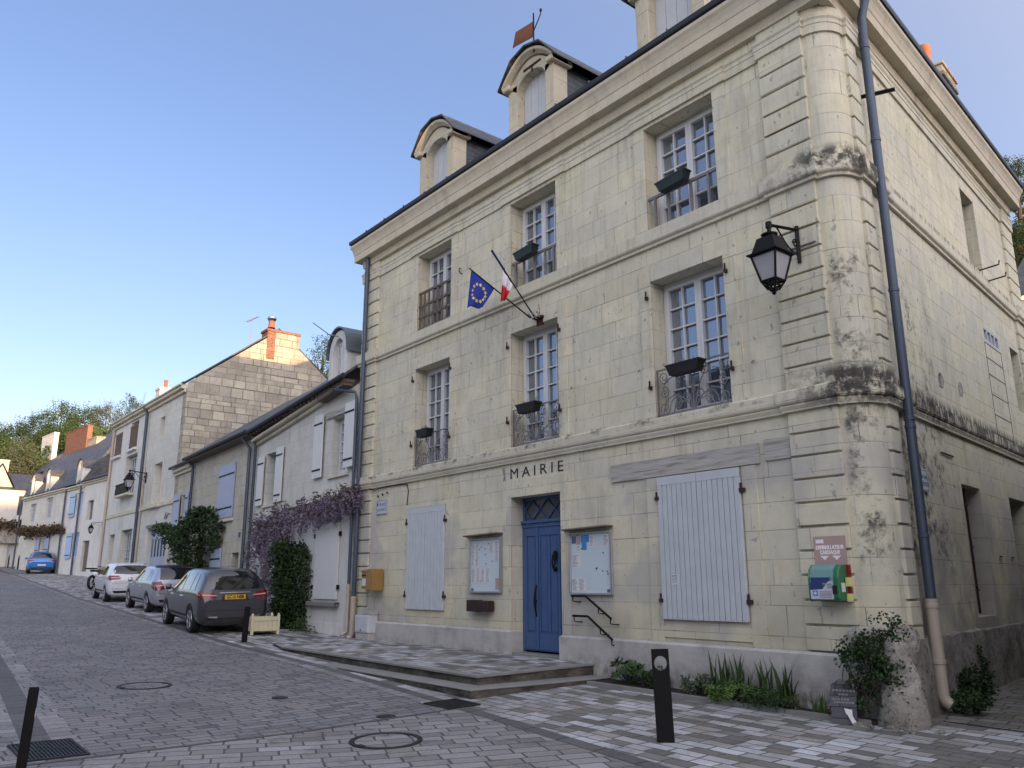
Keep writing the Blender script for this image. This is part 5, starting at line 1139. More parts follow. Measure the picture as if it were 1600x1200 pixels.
def broad(x, y, n, L, label, seed):
    random.seed(seed); rt = thing('hollyhock', label, 'plant', (x, y, bedz(x, y))); s = MB(); b = MB()
    for i in range(n):
        a = random.random()*6.28; r = random.uniform(.03, .30); z = random.uniform(.10, .32); c = Vector((x+r*math.cos(a)*1.25, y+r*math.sin(a)*.6, bedz(x, y)+z)); n_ = Vector((math.cos(a)*.5, math.sin(a)*.5-.5, .8)).normalized(); e1 = n_.cross(Vector((0, 0, 1))).normalized(); e2 = n_.cross(e1); P = []
        for k in range(16): t = 2*math.pi*k/16; q = L*(.45+.10*math.cos(5*t))*random.uniform(.92, 1.05); P.append(c+e1*q*math.cos(t)+e2*q*math.sin(t)+n_*.018*math.cos(5*t))
        for k in range(16): s.face([tuple(c-n_*.02), tuple(P[k]), tuple(P[(k+1) % 16])])
        b.tube([(x, y, bedz(x, y)), tuple(c)], .005, 4)
    s.build('leaves', M['leaf'], rt, recalc=False); b.build('stalks', M['leaf_dark'], rt)
broad(-8.25, 8.72, 26, .16, 'broad-leaved mallow plant beside the steps in the wall bed', 31)
bushy(-7.75, 8.72, .20, .28, 60, .045, 'leaf_dark', 'dark small-leaved plant next to the broad-leaved one', 'bed_plant', 'plant', 32)
bushy(-7.05, 8.75, .22, .26, 60, .05, 'leaf_olive', 'grey-green plant behind the black post', 'bed_plant', 'plant', 33)
for k, (x, lb) in enumerate(((-6.75, 'leftmost clump of iris blades in the wall bed'), (-6.45, 'second clump of iris blades from the left'), (-6.1, 'tall clump of iris blades in the middle of the bed'), (-5.82, 'rightmost clump of iris blades'))):
    blade_plant(x, 8.78, 17, .62, 'leaf', lb, 'iris', 'iris', .045, .13, 40+k)
bushy(-6.5, 8.66, .34, .26, 170, .035, 'leaf_bright', 'feathery bright green weeds in front of the irises', 'bed_plant', 'plant', 44)
bushy(-5.98, 8.68, .34, .2, 170, .035, 'leaf', 'low creeping green plant under the right irises', 'bed_plant', 'plant', 45)
bushy(-5.68, 8.66, .08, .14, 26, .03, 'leaf_olive', 'small pale silvery plant at the bed edge', 'bed_plant', 'plant', 46)
blade_plant(-5.38, 8.76, 26, .26, 'leaf_bright', 'small tufted weed alone in the bare soil', 'weed', 'weed', .012, .10, 47)
bushy(-5.12, 8.66, .13, .14, 24, .03, 'leaf_brown', 'dry brownish plant beside the plaque', 'bed_plant', 'plant', 48)
rt = thing('flower', 'single orange flower in front of the rose bush', 'flower', (-5.10, 8.60, gz(-5, 8.6))); s = MB(); random.seed(2)
for i in range(24): leaf_face(s, Vector((-5.10, 8.60, gz(-5, 8.6)+.20)), .04, .025)
s.build('petals', M['orange'], rt, recalc=False); s = MB(); s.tube([(-5.10, 8.62, gz(-5, 8.6)), (-5.10, 8.60, gz(-5, 8.6)+.20)], .004, 4); s.build('stalk', M['leaf_dark'], rt)
def rose():
    rt = thing('rose_bush', 'dark green rose bush climbing by the rounded corner', 'rose bush', (-4.98, 8.72, bedz(-5, 8.7))); random.seed(52); s = MB(); b = MB()
    for px, py, r, n in ((1385, 985, .13, 16), (1365, 1000, .14, 18), (1345, 1015, .17, 26), (1330, 1025, .14, 20), (1360, 1030, .17, 28), (1385, 1040, .12, 12), (1345, 1050, .17, 24), (1365, 1065, .15, 20), (1340, 1075, .12, 12), (1318, 1020, .08, 7), (1380, 1055, .11, 12), (1350, 1090, .14, 14), (1398, 975, .06, 4)):
        c = at_depth(px, py, 8.72)
        for i in range(n):
            d = Vector((random.gauss(0, 1), random.gauss(0, 1)*.8, random.gauss(0, 1)))*r*.6; clump(s, c+d, .05, 9, .045, .032)
        b.tube([(-4.98+random.uniform(-.1, .1), 8.74, .2), tuple((c+Vector((-4.98, 8.74, .3)))/2+Vector((random.uniform(-.08, .08), 0, 0))), tuple(c)], [.012, .009, .005], 5)
    b.tube([tuple(at_depth(*p, 8.74)) for p in ((1350, 1098), (1330, 1080), (1316, 1060), (1318, 1040), (1330, 1030))], .005, 5)
    s.build('leaves', M['leaf_dark'], rt, recalc=False); b.build('stems', M['bark'], rt)
rose()
def side_plant(u, d, r, h, n, L, leaf, label, seed, name='weed'):
    P = FS.W(u, d, 0); bushy(P.x, P.y, r, h, n, L, leaf, label, name, 'weed', seed, sq=1.)
side_plant(.62, .35, .2, .22, 70, .05, 'leaf_dark', 'leafy weed under the mouth of the corner drainpipe', 61); 
P_ = FS.W(.72, .42, 0); blade_plant(P_.x, P_.y, 22, .24, 'leaf', 'strap-leaved weed spilling over the alley edge', 'weed', 'weed', .025, .1, 62, .9)
side_plant(1.35, .18, .24, .42, 120, .055, 'leaf_dark', 'dark bushy plant against the alley wall', 63, 'alley_plant'); side_plant(2.2, .1, .10, .55, 40, .05, 'leaf_dark', 'thin upright plant further up the alley wall', 64, 'alley_plant')
# ================================================================ THE ROW OF HOUSES
def rect(fr, px0, px1, py0, py1, d=0):
    u0, za = fr.uv(px0, (py0+py1)/2, d); u1, zb = fr.uv(px1, (py0+py1)/2, d); uc = (px0+px1)/2
    return u0, u1, fr.uv(uc, py1, d)[1], fr.uv(uc, py0, d)[1]
def roofing(fr, u0, u1, za, zb, over, depth, slope, parent, mat='slate', ga=0, gb=0, back=1., eave='zinc_dark', th=.07, name='roof'):
    """gable roof; za, zb eave height at u0 and u1"""
    s = MB(fr.W); r = depth*.5*back; rows = []
    for u, z in ((u0-ga, za), (u1+gb, zb)):
        rows.append([(u, over, z-over*slope*.0), (u, -r, z+(r+over)*slope), (u, -depth-over*.5, z+(r+over)*slope-(depth-r)*slope)])
    top = [[(a, b, c+th) for a, b, c in row] for row in rows]; s.grid(rows); s.grid(top)
    for i in (0, 1): s.face(rows[i]+top[i][::-1])
    s.face([rows[0][0], rows[1][0], top[1][0], top[0][0]])
    o = s.build(name, M[mat], parent)
    if eave:
        g = MB(fr.W); n = 2; P = [(u0-ga, over+.03, za+.01), (u1+gb, over+.03, zb+.01)]; g.tube(P, .06, 8); g.build('gutter', M[eave], parent, smooth=True)
    return o
def shell(fr, u0, u1, za, zb, holes, depth, mat, parent, slope=None, back=1., zbot=None, rev=.25, gable=True):
    """walls: front with holes, two sides and back; gable triangles"""
    zm = min(za, zb); zb0 = zbot if zbot is not None else 0.
    s = MB(fr.W); wall(s, u0, u1, zb0, zm, holes, rev, [(u0, zm), (u1, zm), (u1, zb), (u0, za)] if abs(za-zb) > .01 else None)
    r = depth*.5*back
    for u, z in ((u0, za), (u1, zb)):
        P = [(u, 0, zb0), (u, 0, z), (u, -r, z+r*slope), (u, -depth, z+(2*r-depth)*slope), (u, -depth, zb0)] if slope else [(u, 0, zb0), (u, 0, z), (u, -depth, z), (u, -depth, zb0)]
        s.face(P)
    zz = zm+(2*r-depth)*(slope or 0)
    s.face([(u0, -depth, zb0), (u1, -depth, zb0), (u1, -depth, zz), (u0, -depth, zz)])
    return s.build('wall', M[mat], parent, recalc=False)
def darkback(fr, hs, parent, mat='dark', dep=.25):
    for h in hs:
        s = MB(fr.W); s.box(h[0], h[1], -dep-.03, -dep+.003, h[2], h[3]); s.build('window', M[mat], parent)
def stack(fr, u0, u1, d0, d1, z0, z1, mat, parent, pots=1, cap=True, pr=.09):
    s = MB(fr.W); s.box(u0, u1, d0, d1, z0, z1-.12); s.box(u0-.04, u1+.04, d0-.04, d1+.04, z1-.12, z1) if cap else s.box(u0, u1, d0, d1, z1-.12, z1); c = s.build('chimney', M[mat], parent, bevel=.012)
    for i in range(pots):
        s = MB(fr.W); u = u0+(u1-u0)*(i+.5)/pots; s.lathe((u, (d0+d1)/2, z1), [(pr*1.2, 0), (pr, .1), (pr*.9, .35), (pr*1.1, .38), (pr*1.1, .45), (pr*.8, .45), (pr*.7, .3)], 12); s.build('chimney_pot', M['terracotta'], c, smooth=True)
    return c
def dormer_small(fr, uc, w_, z0, z1, d, dep, wallm, parent, arch=.4, roofm='zinc'):
    a, b = uc-w_/2, uc+w_/2; k = w_*.2; s = MB(fr.W); zs = z1-arch*w_*.7; O = arcpts(a, b, zs, z1-zs, 12); I = arcpts(a+k, b-k, zs-.05, (z1-zs)*.72, 12)
    s.box(a, a+k, d-dep, d, z0, zs); s.box(b-k, b, d-dep, d, z0, zs)
    for j in range(12): s.prism([I[j], I[j+1], O[j+1], O[j]], d-dep, d)
    s.prism([(a, zs-.051), (a+k, zs-.051), O[0], O[0]], d-dep+.002, d-.002); s.prism([(b-k, zs-.051), (b, zs-.051), O[-1]], d-dep+.002, d-.002)
    dm = s.build('dormer', M[wallm], parent, bevel=.006); s = MB(fr.W); O2 = arcpts(a-.07, b+.07, zs, z1-zs+.05, 14); O3 = arcpts(a-.07, b+.07, zs, z1-zs+.09, 14)
    O2 = [(a-.07, zs-.1)]+O2+[(b+.07, zs-.1)]; O3 = [(a-.09, zs-.1)]+O3+[(b+.09, zs-.1)]
    for j in range(len(O2)-1): s.prism([O2[j], O2[j+1], O3[j+1], O3[j]], d-dep-.3, d+.07)
    s.build('dormer_roof', M[roofm], dm)
    window(fr, a+k, b-k, z0+.05, zs+(z1-zs)*.55, -d+.18, 3, 1 if w_ < .9 else 2, dm, fw=.04)
    return dm

# ---- house A: white house with the wisteria
hA = thing('house', 'low white plastered house with wisteria and open white shutters beside the town hall', 'house', FA.W(-3.2, 0, .5))
rL = rect(FA, 415, 436, 706, 790); rR = rect(FA, 516, 546, 648, 742)
rL = (-5.75, -4.82, 3.78, 5.26); rR = (-1.27, -.32, 4.15, 5.58)
shell(FA, -6.62, -.02, 5.75, 6.2, [rL+(.3,), rR+(.26,)], 7.5, 'stone_a', hA, slope=.8, zbot=0.)
s = MB(FA.W); s.box(-6.6, -.03, -.01, .015, .0, 3.55); s.build('lower_render', M['plaster'], hA)
s = MB(FA.W); s.box(-6.6, -.03, .0, .03, .0, .75); s.build('base_render', M['plaster_grey'] if 0 else M['plaster'], hA)
roofing(FA, -6.62, -.02, 5.98, 6.38, .32, 7.5, .8, hA, th=.06)
for a, b, za, zb, q in ((-6.6, -4.3, 5.60, 5.80, 0), (-4.3, -1.85, 5.80, 6.04, 1)):
    s = MB(FA.W); s.prism([(a, za), (b, zb), (b, zb+.10), (a, za+.10)], -.01, .10); s.prism([(a, za+.10), (b, zb+.10), (b, zb+.20), (a, za+.20)], -.01, .22); s.build('stone_cornice', M['stone_plain'], hA, bevel=.02)
s = MB(FA.W)
for i in range(26): u = -6.5+i*.25; z = 5.98+.4*(u+6.6)/6.6; s = MB(FA.W); s.box(u, u+.08, -.01, .30, z-.09, z-.01); s.build('rafter_end', M['wood_old'], hA)
s = MB(FA.W); s.prism([(-1.7, 6.05), (-.2, 6.2), (-.2, 6.36), (-1.7, 6.26)], .0, .27); s.build('eave_board', M['wood_old'], hA)
window(FA, *[rR[0]+.01, rR[1]-.01, rR[2]+.02, rR[3]-.02], .25, 5, 2, hA, sashes=2, fw=.05); darkback(FA, [rL], hA, 'glass_dark', .3)
s = MB(FA.W); s.prism([(-1.62, 5.60), (-.28, 5.60), (-.28, 5.74), (-1.60, 5.78)], -.01, .05); s.build('timber_lintel', M['wood_grey'], hA, bevel=.01)
s = MB(FA.W); s.box(rR[0]-.1, rR[1]+.1, 0, .06, rR[2]-.06, rR[2]-.01); s.box(rL[0]-.05, rL[1]+.05, 0, .05, rL[2]-.06, rL[2]); s.build('sill', M['stone_plain'], hA)
def open_shutter(fr, u0, u1, z0, z1, mat, parent, d=.06, straps=(.12, .85), bd=.1, skew=0.):
    s = MB(fr.W); n = max(2, round(abs(u1-u0)/bd)); w_ = (u1-u0)/n
    for i in range(n): s.box(u0+i*w_+.003, u0+(i+1)*w_-.003, d+skew*i, d+.03+skew*i, z0, z1)
    s.box(u0, u1, d-.003, d+.02, z0+.02, z1-.02)
    o = s.build('shutter', M[mat], parent)
    for k in straps: t = MB(fr.W); z = z0+(z1-z0)*k; t.box(u0+.02, u1-.02, d+.03, d+.04, z-.022, z+.022); t.build('strap_hinge', M['iron'], o)
    return o
open_shutter(FA, -2.22, -1.68, 4.18, 5.78, 'shutter_white', hA); open_shutter(FA, -.40, .13, 4.25, 5.80, 'shutter_white', hA, d=.07)
s = open_shutter(FA, -5.0+.18, -4.32, 3.80, 5.32, 'shutter_white', hA, d=.05); s = open_shutter(FA, -6.25, -5.77, 3.80, 5.22, 'shutter_white', hA, d=.05)
s = open_shutter(FA, -1.82, -.50, 1.28, 3.02, 'shutter_white', hA, d=.03, straps=(), bd=.66)
s = MB(FA.W); s.box(-2.02, -.42, .02, .14, 1.12, 1.22); s.build('sill', M['concrete'], hA, bevel=.01, label='grey stone sill below the closed shutter')
for u in (-1.87, -.46):
    for z in (1.55, 2.75): s = MB(FA.W); s.box(u-.03, u+.03, .02, .07, z-.05, z+.05); s.build('hinge', M['iron'], hA)
for u in (-2.12, -.36): s = MB(FA.W); s.tube([(u, .03, 1.2), (u-.05, .12, 1.2), (u-.05, .12, 1.14)], .012, 5); s.build('shutter_catch', M['iron'], hA)
dA = dormer_small(FA, -1.13, 1.05, 6.35, 7.82, .02, .45, 'plaster', hA, .75)
s = MB(FA.W); s.box(-1.62, -.64, -2.6, -.43, 6.3, 7.3); s.build('dormer_cheek', M['plaster'], dA); s = MB(FA.W); O = arcpts(-1.66, -.60, 7.28, .52, 12); s.prism(O, -3., -.43); s.build('dormer_vault', M['zinc'], dA)
stack(FA, -5.2, -4.2, -2.2, -1.6, 6.2, 7.95, 'stone_c', hA, 0); s = MB(FA.W); u, z = FA.uv(471, 640, -1.9); s.lathe((-3.9, -1.9, 7.3), [(.13, 0), (.11, .5), (.1, .75)], 12); c_ = s.build('chimney_pot', M['terracotta'], hA, smooth=True); s = MB(FA.W); s.lathe((-3.9, -1.9, 8.2), [(.001, .05), (.26, .0), (.26, -.02), (.001, .02)], 14); s.tube([(-4.0, -1.9, 8.0), (-4.0, -1.9, 8.2)], .012, 4); s.tube([(-3.8, -1.9, 8.0), (-3.8, -1.9, 8.2)], .012, 4); s.build('rain_cap', M['iron'], c_)
q = lambda fr, u, d, z: tuple(fr.W(u, d, z))
pu = .155; pipe([q(FA, -.75, .3, 6.2), q(FA, -.35, .24, 6.1), q(FA, pu-.03, .1, 5.98), q(FA, pu, .07, 5.8), q(FA, pu, .07, 1.6)], .035, 'pipe', hA); pipe([q(FA, pu, .07, 1.62), q(FA, pu, .07, .60), q(FA, pu-.03, .2, .54)], .042, 'pipe_cream', hA)
pipe([q(FA, -6.5, .25, 5.9), q(FA, -6.48, .1, 5.65), q(FA, -6.45, .09, .7)], .045, 'pipe', hA)
def antenna(P, parts, label, name='tv_antenna', boom=None, n=8, el=.14):
    rt = thing(name, label, 'antenna', P); s = MB(); 
    for pts in parts: s.tube([P+Vector(p) for p in pts], .016, 5)
    s.build('mast', M['iron_grey'], rt); s = MB(); a, b = P+Vector(boom[0]), P+Vector(boom[1]); s.tube([a, b], .012, 5); ax = (b-a).normalized(); side = ax.cross(Vector((0, 0, 1))).normalized()
    for i in range(n): c = a+(b-a)*(i/(n-1)); e = el*(1-.04*i); s.tube([c-side*e, c+side*e], .007, 4)
    s.build('boom', M['iron_grey'], rt)
P = FA.W(-1.0, .1, 7.62); tp = Vector(at_depth(490, 505, P.y-.35))
antenna(P, [[(0, 0, 0), (-.35, -.1, .12)]], 'television antenna fixed to the front of the white dormer', boom=((-.3, -.1, .1), tuple(tp-P)), n=12, el=.10)

# ---- house B: low stone house with blue-grey shutters
FB = Fr(FA.W(-6.64, 0, 0), 3.)
hB = thing('house', 'low stone house with pale blue closed shutters left of the white house', 'house', FB.W(-3.4, 0, .9))
shell(FB, -6.85, 0, 5.95, 5.95, [(-1.62, -.97, 1.4, 2.55, .3)], 6.5, 'stone_b', hB, slope=.7, zbot=.3)
darkback(FB, [(-1.62, -.97, 1.4, 2.55)], hB, 'wood_old', .3); roofing(FB, -6.85, 0, 6.02, 6.02, .36, 6.5, .7, hB, th=.06)
s = MB(FB.W); s.box(-6.85, 0, .0, .33, 5.92, 6.0); s.build('eave_soffit', M['wood_old'], hB)
shutter(FB, -3.45, -1.82, 3.66, 5.38, .02, 'shutter_blue', hB, bd=.13, hinge=False, straps=(.18, .8)); s = MB(FB.W); s.box(-3.6, -1.75, .0, .08, 3.54, 3.63); s.build('sill', M['stone_plain'], hB)
shutter(FB, -3.7, -2.62, 1.45, 2.72, .02, 'shutter_blue', hB, bd=.13, hinge=False, straps=(.75,))
s = MB(FB.W); s.box(-1.1, -.95, .0, .02, 3.0, 3.14); s.build('house_number_plate', M['sign_blue'], hB)
pipe([q(FB, -6.6, .3, 5.95), q(FB, -6.55, .1, 5.75), q(FB, -6.55, .09, 1.3)], .05, 'pipe', hB); pipe([q(FB, -.55, .3, 5.9), q(FB, -.35, .1, 5.6), q(FB, -.33, .09, 1.)], .05, 'pipe', hB)
hB2 = thing('house', 'narrow stone house with corniced roof and blue shutters behind the green climber', 'house', FB.W(-8, 0, 1.2))
r2 = rect(FB, 288, 299, 770, 820)
shell(FB, -9.35, -6.87, 5.9, 5.9, [(-8.1, -7.35, 3.4, 4.85, .2), (-8.35, -7.3, 1.2, 2.15, .3)], 6.5, 'stone_b', hB2, slope=.7, zbot=.5); roofing(FB, -9.45, -6.87, 5.98, 5.98, .2, 6.5, .7, hB2, th=.06)
s = MB(FB.W); s.box(-9.35, -6.87, .0, .16, 5.8, 5.95); s.box(-9.35, -6.87, 0, .08, 5.68, 5.8); s.build('cornice', M['stone_plain'], hB2, bevel=.02)
window(FB, -8.08, -7.37, 3.42, 4.83, .18, 3, 1, hB2, fw=.05); darkback(FB, [(-8.35, -7.3, 1.2, 2.15)], hB2, 'dark', .3)
open_shutter(FB, -8.95, -8.12, 3.38, 4.9, 'shutter_blue', hB2); open_shutter(FB, -7.33, -6.95, 3.38, 4.9, 'shutter_blue', hB2)
s = MB(FB.W); s.box(-9.3, -8.1, .0, .10, 2.2, 2.3); s.build('ledge', M['stone_plain'], hB2)
shrub_on(FB, [(318, 326, 797), (305, 328, 806), (292, 338, 818), (272, 338, 828), (270, 336, 838), (262, 330, 848), (280, 322, 862), (286, 314, 878), (292, 312, 895)], 250, .12, 'leaf_dark', 'dark climbing rose hanging over the front of the narrow stone house', 'climbing_shrub', 'climber', .1, .9, 9, 18)
shrub_on(FB, [(262, 272, 822), (259, 285, 832), (262, 282, 846)], 60, .12, 'leaf', 'light green side branch of climber left of the dark climbing rose', 'climbing_shrub', 'climber', .2, .9, 10, 14)

# ---- house C: tall house with the big stone gable
FC = Fr(FB.W(-8.9, 0, 0), 0.)
hC = thing('house', 'tall house with broad weathered stone gable and brick chimney', 'house', FC.W(-5.5, 0, 1.4))
LC = FC.uv(171, 760)[0]
ho = [rect(FC, 182, 191, 678, 712), rect(FC, 205, 216, 660, 700), rect(FC, 195, 212, 712, 775), rect(FC, 250, 257, 652, 682), rect(FC, 240, 252, 724, 786), rect(FC, 169, 177, 836, 890), rect(FC, 187, 204, 828, 890), rect(FC, 229, 258, 824, 890)]
ho[6] = (ho[6][0], ho[6][1], 1.2, ho[6][3]); ho[5] = (ho[5][0], ho[5][1], 1.2, ho[5][3]); ho[7] = (ho[7][0], ho[7][1], 1.1, ho[7][3])
dpC = 7.2; yr = 3.65
shell(FC, LC, 0, 9.1, 9.1, [h+(.3,) for h in ho], dpC, 'stone_a', hC, slope=.80, back=1.0, zbot=.6)
s = MB(FC.W); s.face([(0.012, 0, .6), (0.012, 0, 9.36), (0.012, -yr, 9.36+yr*.79), (0.012, -dpC, 9.36+yr*.79-(dpC-yr)*.79), (0.012, -dpC, .6)]); s.face([(.012, 0, .6), (.012, 0, 8.98), (-.4, 0.002, 8.98), (-.4, 0.002, .6)]); s.build('gable_wall', M['stone_c'], hC, recalc=False, label='weathered bare stone gable wall')
roofing(FC, LC, 0, 9.33, 9.33, .12, dpC, .79, hC, th=.07, gb=.03)
s = MB(FC.W); s.box(LC, .0, 0, .10, 8.98, 9.12); s.box(LC, 0, 0, .22, 9.12, 9.24); s.box(LC, 0, 0, .28, 9.24, 9.32); s.build('cornice', M['stone_plain'], hC, bevel=.02)
xm = FC.uv(224, 760)[0]; # plaster skin with the same openings
s = MB(lambda u, d, z: FC.W(u, d+.018, z)); wall(s, LC, xm, .8, 8.98, [h for h in ho if h[1] < xm], .02); s.build('plaster_skin', M['plaster'], hC, recalc=False)
zs = FC.uv(225, 795)[1]; s = MB(FC.W); s.box(LC, 0, 0, .06, zs-.08, zs+.10); s.build('string_course', M['stone_plain'], hC, bevel=.015)
for h in (ho[0], ho[1]):
    window(FC, h[0]+.02, h[1]-.02, h[2]+.02, h[3]-.02, .28, 4, 1, hC, gl='glass_dark', frame='shutter'); s = MB(FC.W); s.box(h[0], h[1], -.06, -.02, h[2]+.1, h[2]+1.0) if 0 else None
    for k in range(9): u = h[0]+.05+(h[1]-h[0]-.1)*k/8; s.box(u-.025, u+.025, .02, .05, h[2]+.1, h[2]+1.05)
    s.box(h[0], h[1], .02, .06, h[2]+1.0, h[2]+1.08); s.box(h[0], h[1], .02, .06, h[2]+.08, h[2]+.14); s.build('railing', M['wood_old'], hC); t = MB(FC.W); t.box(h[0]-.1, h[1]+.1, .0, .14, h[2]-.12, h[2]-.01); t.build('sill', M['plaster'], hC)
h = ho[2]; window(FC, h[0]+.02, h[1]-.02, h[2]+.02, h[3]-.02, .28, 4, 2, hC, frame='shutter'); s = MB(FC.W); s.box(h[0]-.2, h[1]+.1, .03, .34, h[2]+.0, h[2]+.09); s.build('balcony_slab', M['stone_plain'], hC)
s = MB(FC.W)
for u in [h[0]-.15+i*.12 for i in range(int((h[1]-h[0]+.2)/.12)+1)]: s.box(u-.012, u+.012, .28, .30, h[2]+.09, h[2]+.55)
s.box(h[0]-.18, h[1]+.08, .26, .32, h[2]+.52, h[2]+.58); s.box(h[0]-.18, h[1]+.08, .27, .31, h[2]+.14, h[2]+.40); s.build('balcony_railing', M['iron'], hC)
darkback(FC, [ho[3], ho[4]], hC, 'stone_a', .28); darkback(FC, [ho[5]], hC, 'shutter', .2)
s = MB(FC.W); h = ho[4]; s.box(h[0]-.25, h[1]+.2, 0, .16, h[2]-.18, h[2]-.02); s.box(h[0]-.12, h[0]-.0, 0, .03, h[2], h[3]+.1); s.box(h[1], h[1]+.12, 0, .03, h[2], h[3]+.1); s.build('blind_window_frame', M['stone_plain'], hC, bevel=.01)
h = ho[6]; window(FC, h[0]+.02, h[1]-.02, h[2]+.02, h[3]-.02, .28, 7, 2, hC, frame='shutter')
h = ho[7]; s = MB(FC.W); n = 10; w_ = (h[1]-h[0])/n
for i in range(n): s.box(h[0]+i*w_+.004, h[0]+(i+1)*w_-.004, -.2, -.16, h[2], h[3]-.0)
g = s.build('garage_door', M['shutter_blue'], hC); s = MB(FC.W)
for i in range(6): u = h[0]+(h[1]-h[0])*(i+.5)/6; s.box(u-.09, u+.09, -.158, -.150, h[3]-1.15, h[3]-.45)
s.build('door_pane', M['glass_dark'], g); s = MB(FC.W); u = (h[0]+h[1])/2; s.prism([(u-.1, 2.35), (u+.1, 2.35), (u+.1, 2.2), (u, 2.05), (u-.1, 2.2)], -.16, -.15); s.build('emblem', M['salmon'], g)
s = MB(FC.W); s.box(h[0]-.05, h[1]+.05, .02, .10, h[3]-.0, h[3]+.12); s.build('door_lintel', M['zinc'], hC)
s = MB(FC.W); u0, z0 = FC.uv(262, 806); s.tube([(u0-.35, .02, z0-.1), (u0-.2, .02, z0+.15), (u0-.1, .02, z0-.12), (u0+.1, .02, z0+.1), (u0+.35, .02, z0+.05)], .02, 5); s.build('wrought_iron_mark', M['iron_grey'], hC)
pp_ = FC.uv(232, 660)[0]; pipe([q(FC, pp_, .25, 9.2), q(FC, pp_+.05, .1, 8.9), q(FC, pp_+.05, .09, 1.3)], .06, 'pipe', hC); pipe([q(FC, pp_+.4, .06, 6.5), q(FC, pp_+.4, .06, 1.3)], .04, 'pipe_cream', hC); pipe([q(FC, LC+.15, .1, 9.1), q(FC, LC+.15, .09, 1.5)], .06, 'pipe_cream', hC)
s = MB(FC.W)
s.box(-.62, .035, -4.55, -3.45, 10.2, 12.12); chm = s.build('chimney', M['stone_c'], hC, bevel=.01)
s = MB(FC.W); s.box(-.64, .04, -3.45, -3.10, 10.9, 12.12); s.box(-.66, .06, -4.6, -3.05, 12.12, 12.24); s.build('brick_part', M['brick'], chm, bevel=.015)
s = MB(FC.W); s.lathe((-.25, -3.35, 12.35), [(.17, 0), (.14, .08), (.12, .28), (.14, .32)], 12); s.build('chimney_pot', M['terracotta'], chm, smooth=True); s = MB(FC.W); s.lathe((-.25, -3.35, 12.66), [(.14, 0), (.20, .10), (.16, .2), (.001, .28)], 10); s.build('cowl', M['chrome'], chm, smooth=True)
stack(FC, LC+.3, LC+1.0, -2.3, -1.6, 9.2, 11.3, 'plaster', hC, 1)
P = FC.W(-2.2, -3.2, 11.4); antenna(P, [[(0, 0, 0), (0, 0, 1.9)]], 'television antenna on a thin mast beside the brick chimney', boom=((-1.2, .2, 2.05), (.75, 0, 1.75)), n=9, el=.13)
Pl = Vector(at_depth(203, 737, 8.7)); lantern(Pl, Vector((FC.uv(231, 737)[0]+FC.p.x, FC.p.y-.05, Pl.z+.1)), .8, 'distant black wall lantern on the tall house', Vector((1, 0, 0)), 0)

# ---- houses D: lower row beyond
FD = Fr((-44.2, 12.6), -5.6)
def U(px, py=800): return FD.uv(px, py)[0]
e1, e2, e3, e4 = U(185), U(128), U(102, 790), U(36)
def houseD(u0, u1, ze, label, holes, mat='plaster'):
    rt = thing('house', label, 'house', FD.W((u0+u1)/2, 0, 2.)); shell(FD, u0, u1, ze, ze, [h+(.25,) for h in holes], 7, mat, rt, zbot=.8)
    s = MB(FD.W); s.box(u0, u1, 0, .10, ze-.22, ze-.1); s.box(u0, u1, 0, .2, ze-.1, ze); s.build('cornice', M['stone_plain'], rt, bevel=.02)
    return rt
zeD = FD.uv(140, 752)[1]
h1 = [rect(FD, 127, 137, 845, 893), rect(FD, 136, 145, 782, 812), rect(FD, 165, 172, 772, 806)]
d1 = houseD(e2, e1, zeD, 'plain pale house with a grey wooden door behind the parked motorcycle', h1)
darkback(FD, h1[:1], d1, 'wood_old', .15); darkback(FD, h1[1:], d1, 'glass_dark', .2)
h2 = [rect(FD, 119, 128, 770, 806), rect(FD, 113, 122, 832, 872)]
d2 = houseD(e3, e2, zeD-.1, 'narrow house with light blue open shutters beyond the grey door', h2)
for h in h2: window(FD, h[0]+.02, h[1]-.02, h[2], h[3], .2, 5, 2, d2, frame='shutter_sky', fw=.05); w_ = (h[1]-h[0]); open_shutter(FD, h[0]-w_*.95, h[0]-.03, h[2], h[3], 'shutter_sky', d2)
h3 = [rect(FD, 46, 55, 788, 817), rect(FD, 71, 81, 778, 812), rect(FD, 63, 71, 838, 862)]
d3 = houseD(e4, e3, zeD-.05, 'stone house with dormers and dark creeper band behind the blue car', h3, 'stone_a')
for h in h3: window(FD, h[0]+.02, h[1]-.02, h[2], h[3], .2, 5, 2, d3, frame='shutter', fw=.05)
h = h3[2]; w_ = (h[1]-h[0])*.8; open_shutter(FD, h[0]-w_, h[0]-.03, h[2], h[3], 'shutter_blue', d3); open_shutter(FD, h[1]+.03, h[1]+w_, h[2], h[3], 'shutter_blue', d3)
for rt, u0, u1 in ((d3, e4, e3), (d2, e3, e2)):
    s = MB(FD.W); z = zeD; rows = [[(u0, .2, z), (u1, .2, z)], [(u0, -1.3, z+2.5), (u1, -1.3, z+2.5)], [(u0, -4, z+3.6), (u1, -4, z+3.6)], [(u0, -7, z+2), (u1, -7, z+2)]]; s.grid(rows); s.face([r[0] for r in rows]); s.face([r[1] for r in rows]); s.build('mansard_roof', M['slate'], rt, recalc=False)
roofing(FD, e2, e1, zeD+.02, zeD+.02, .2, 7, .45, d1, th=.08)
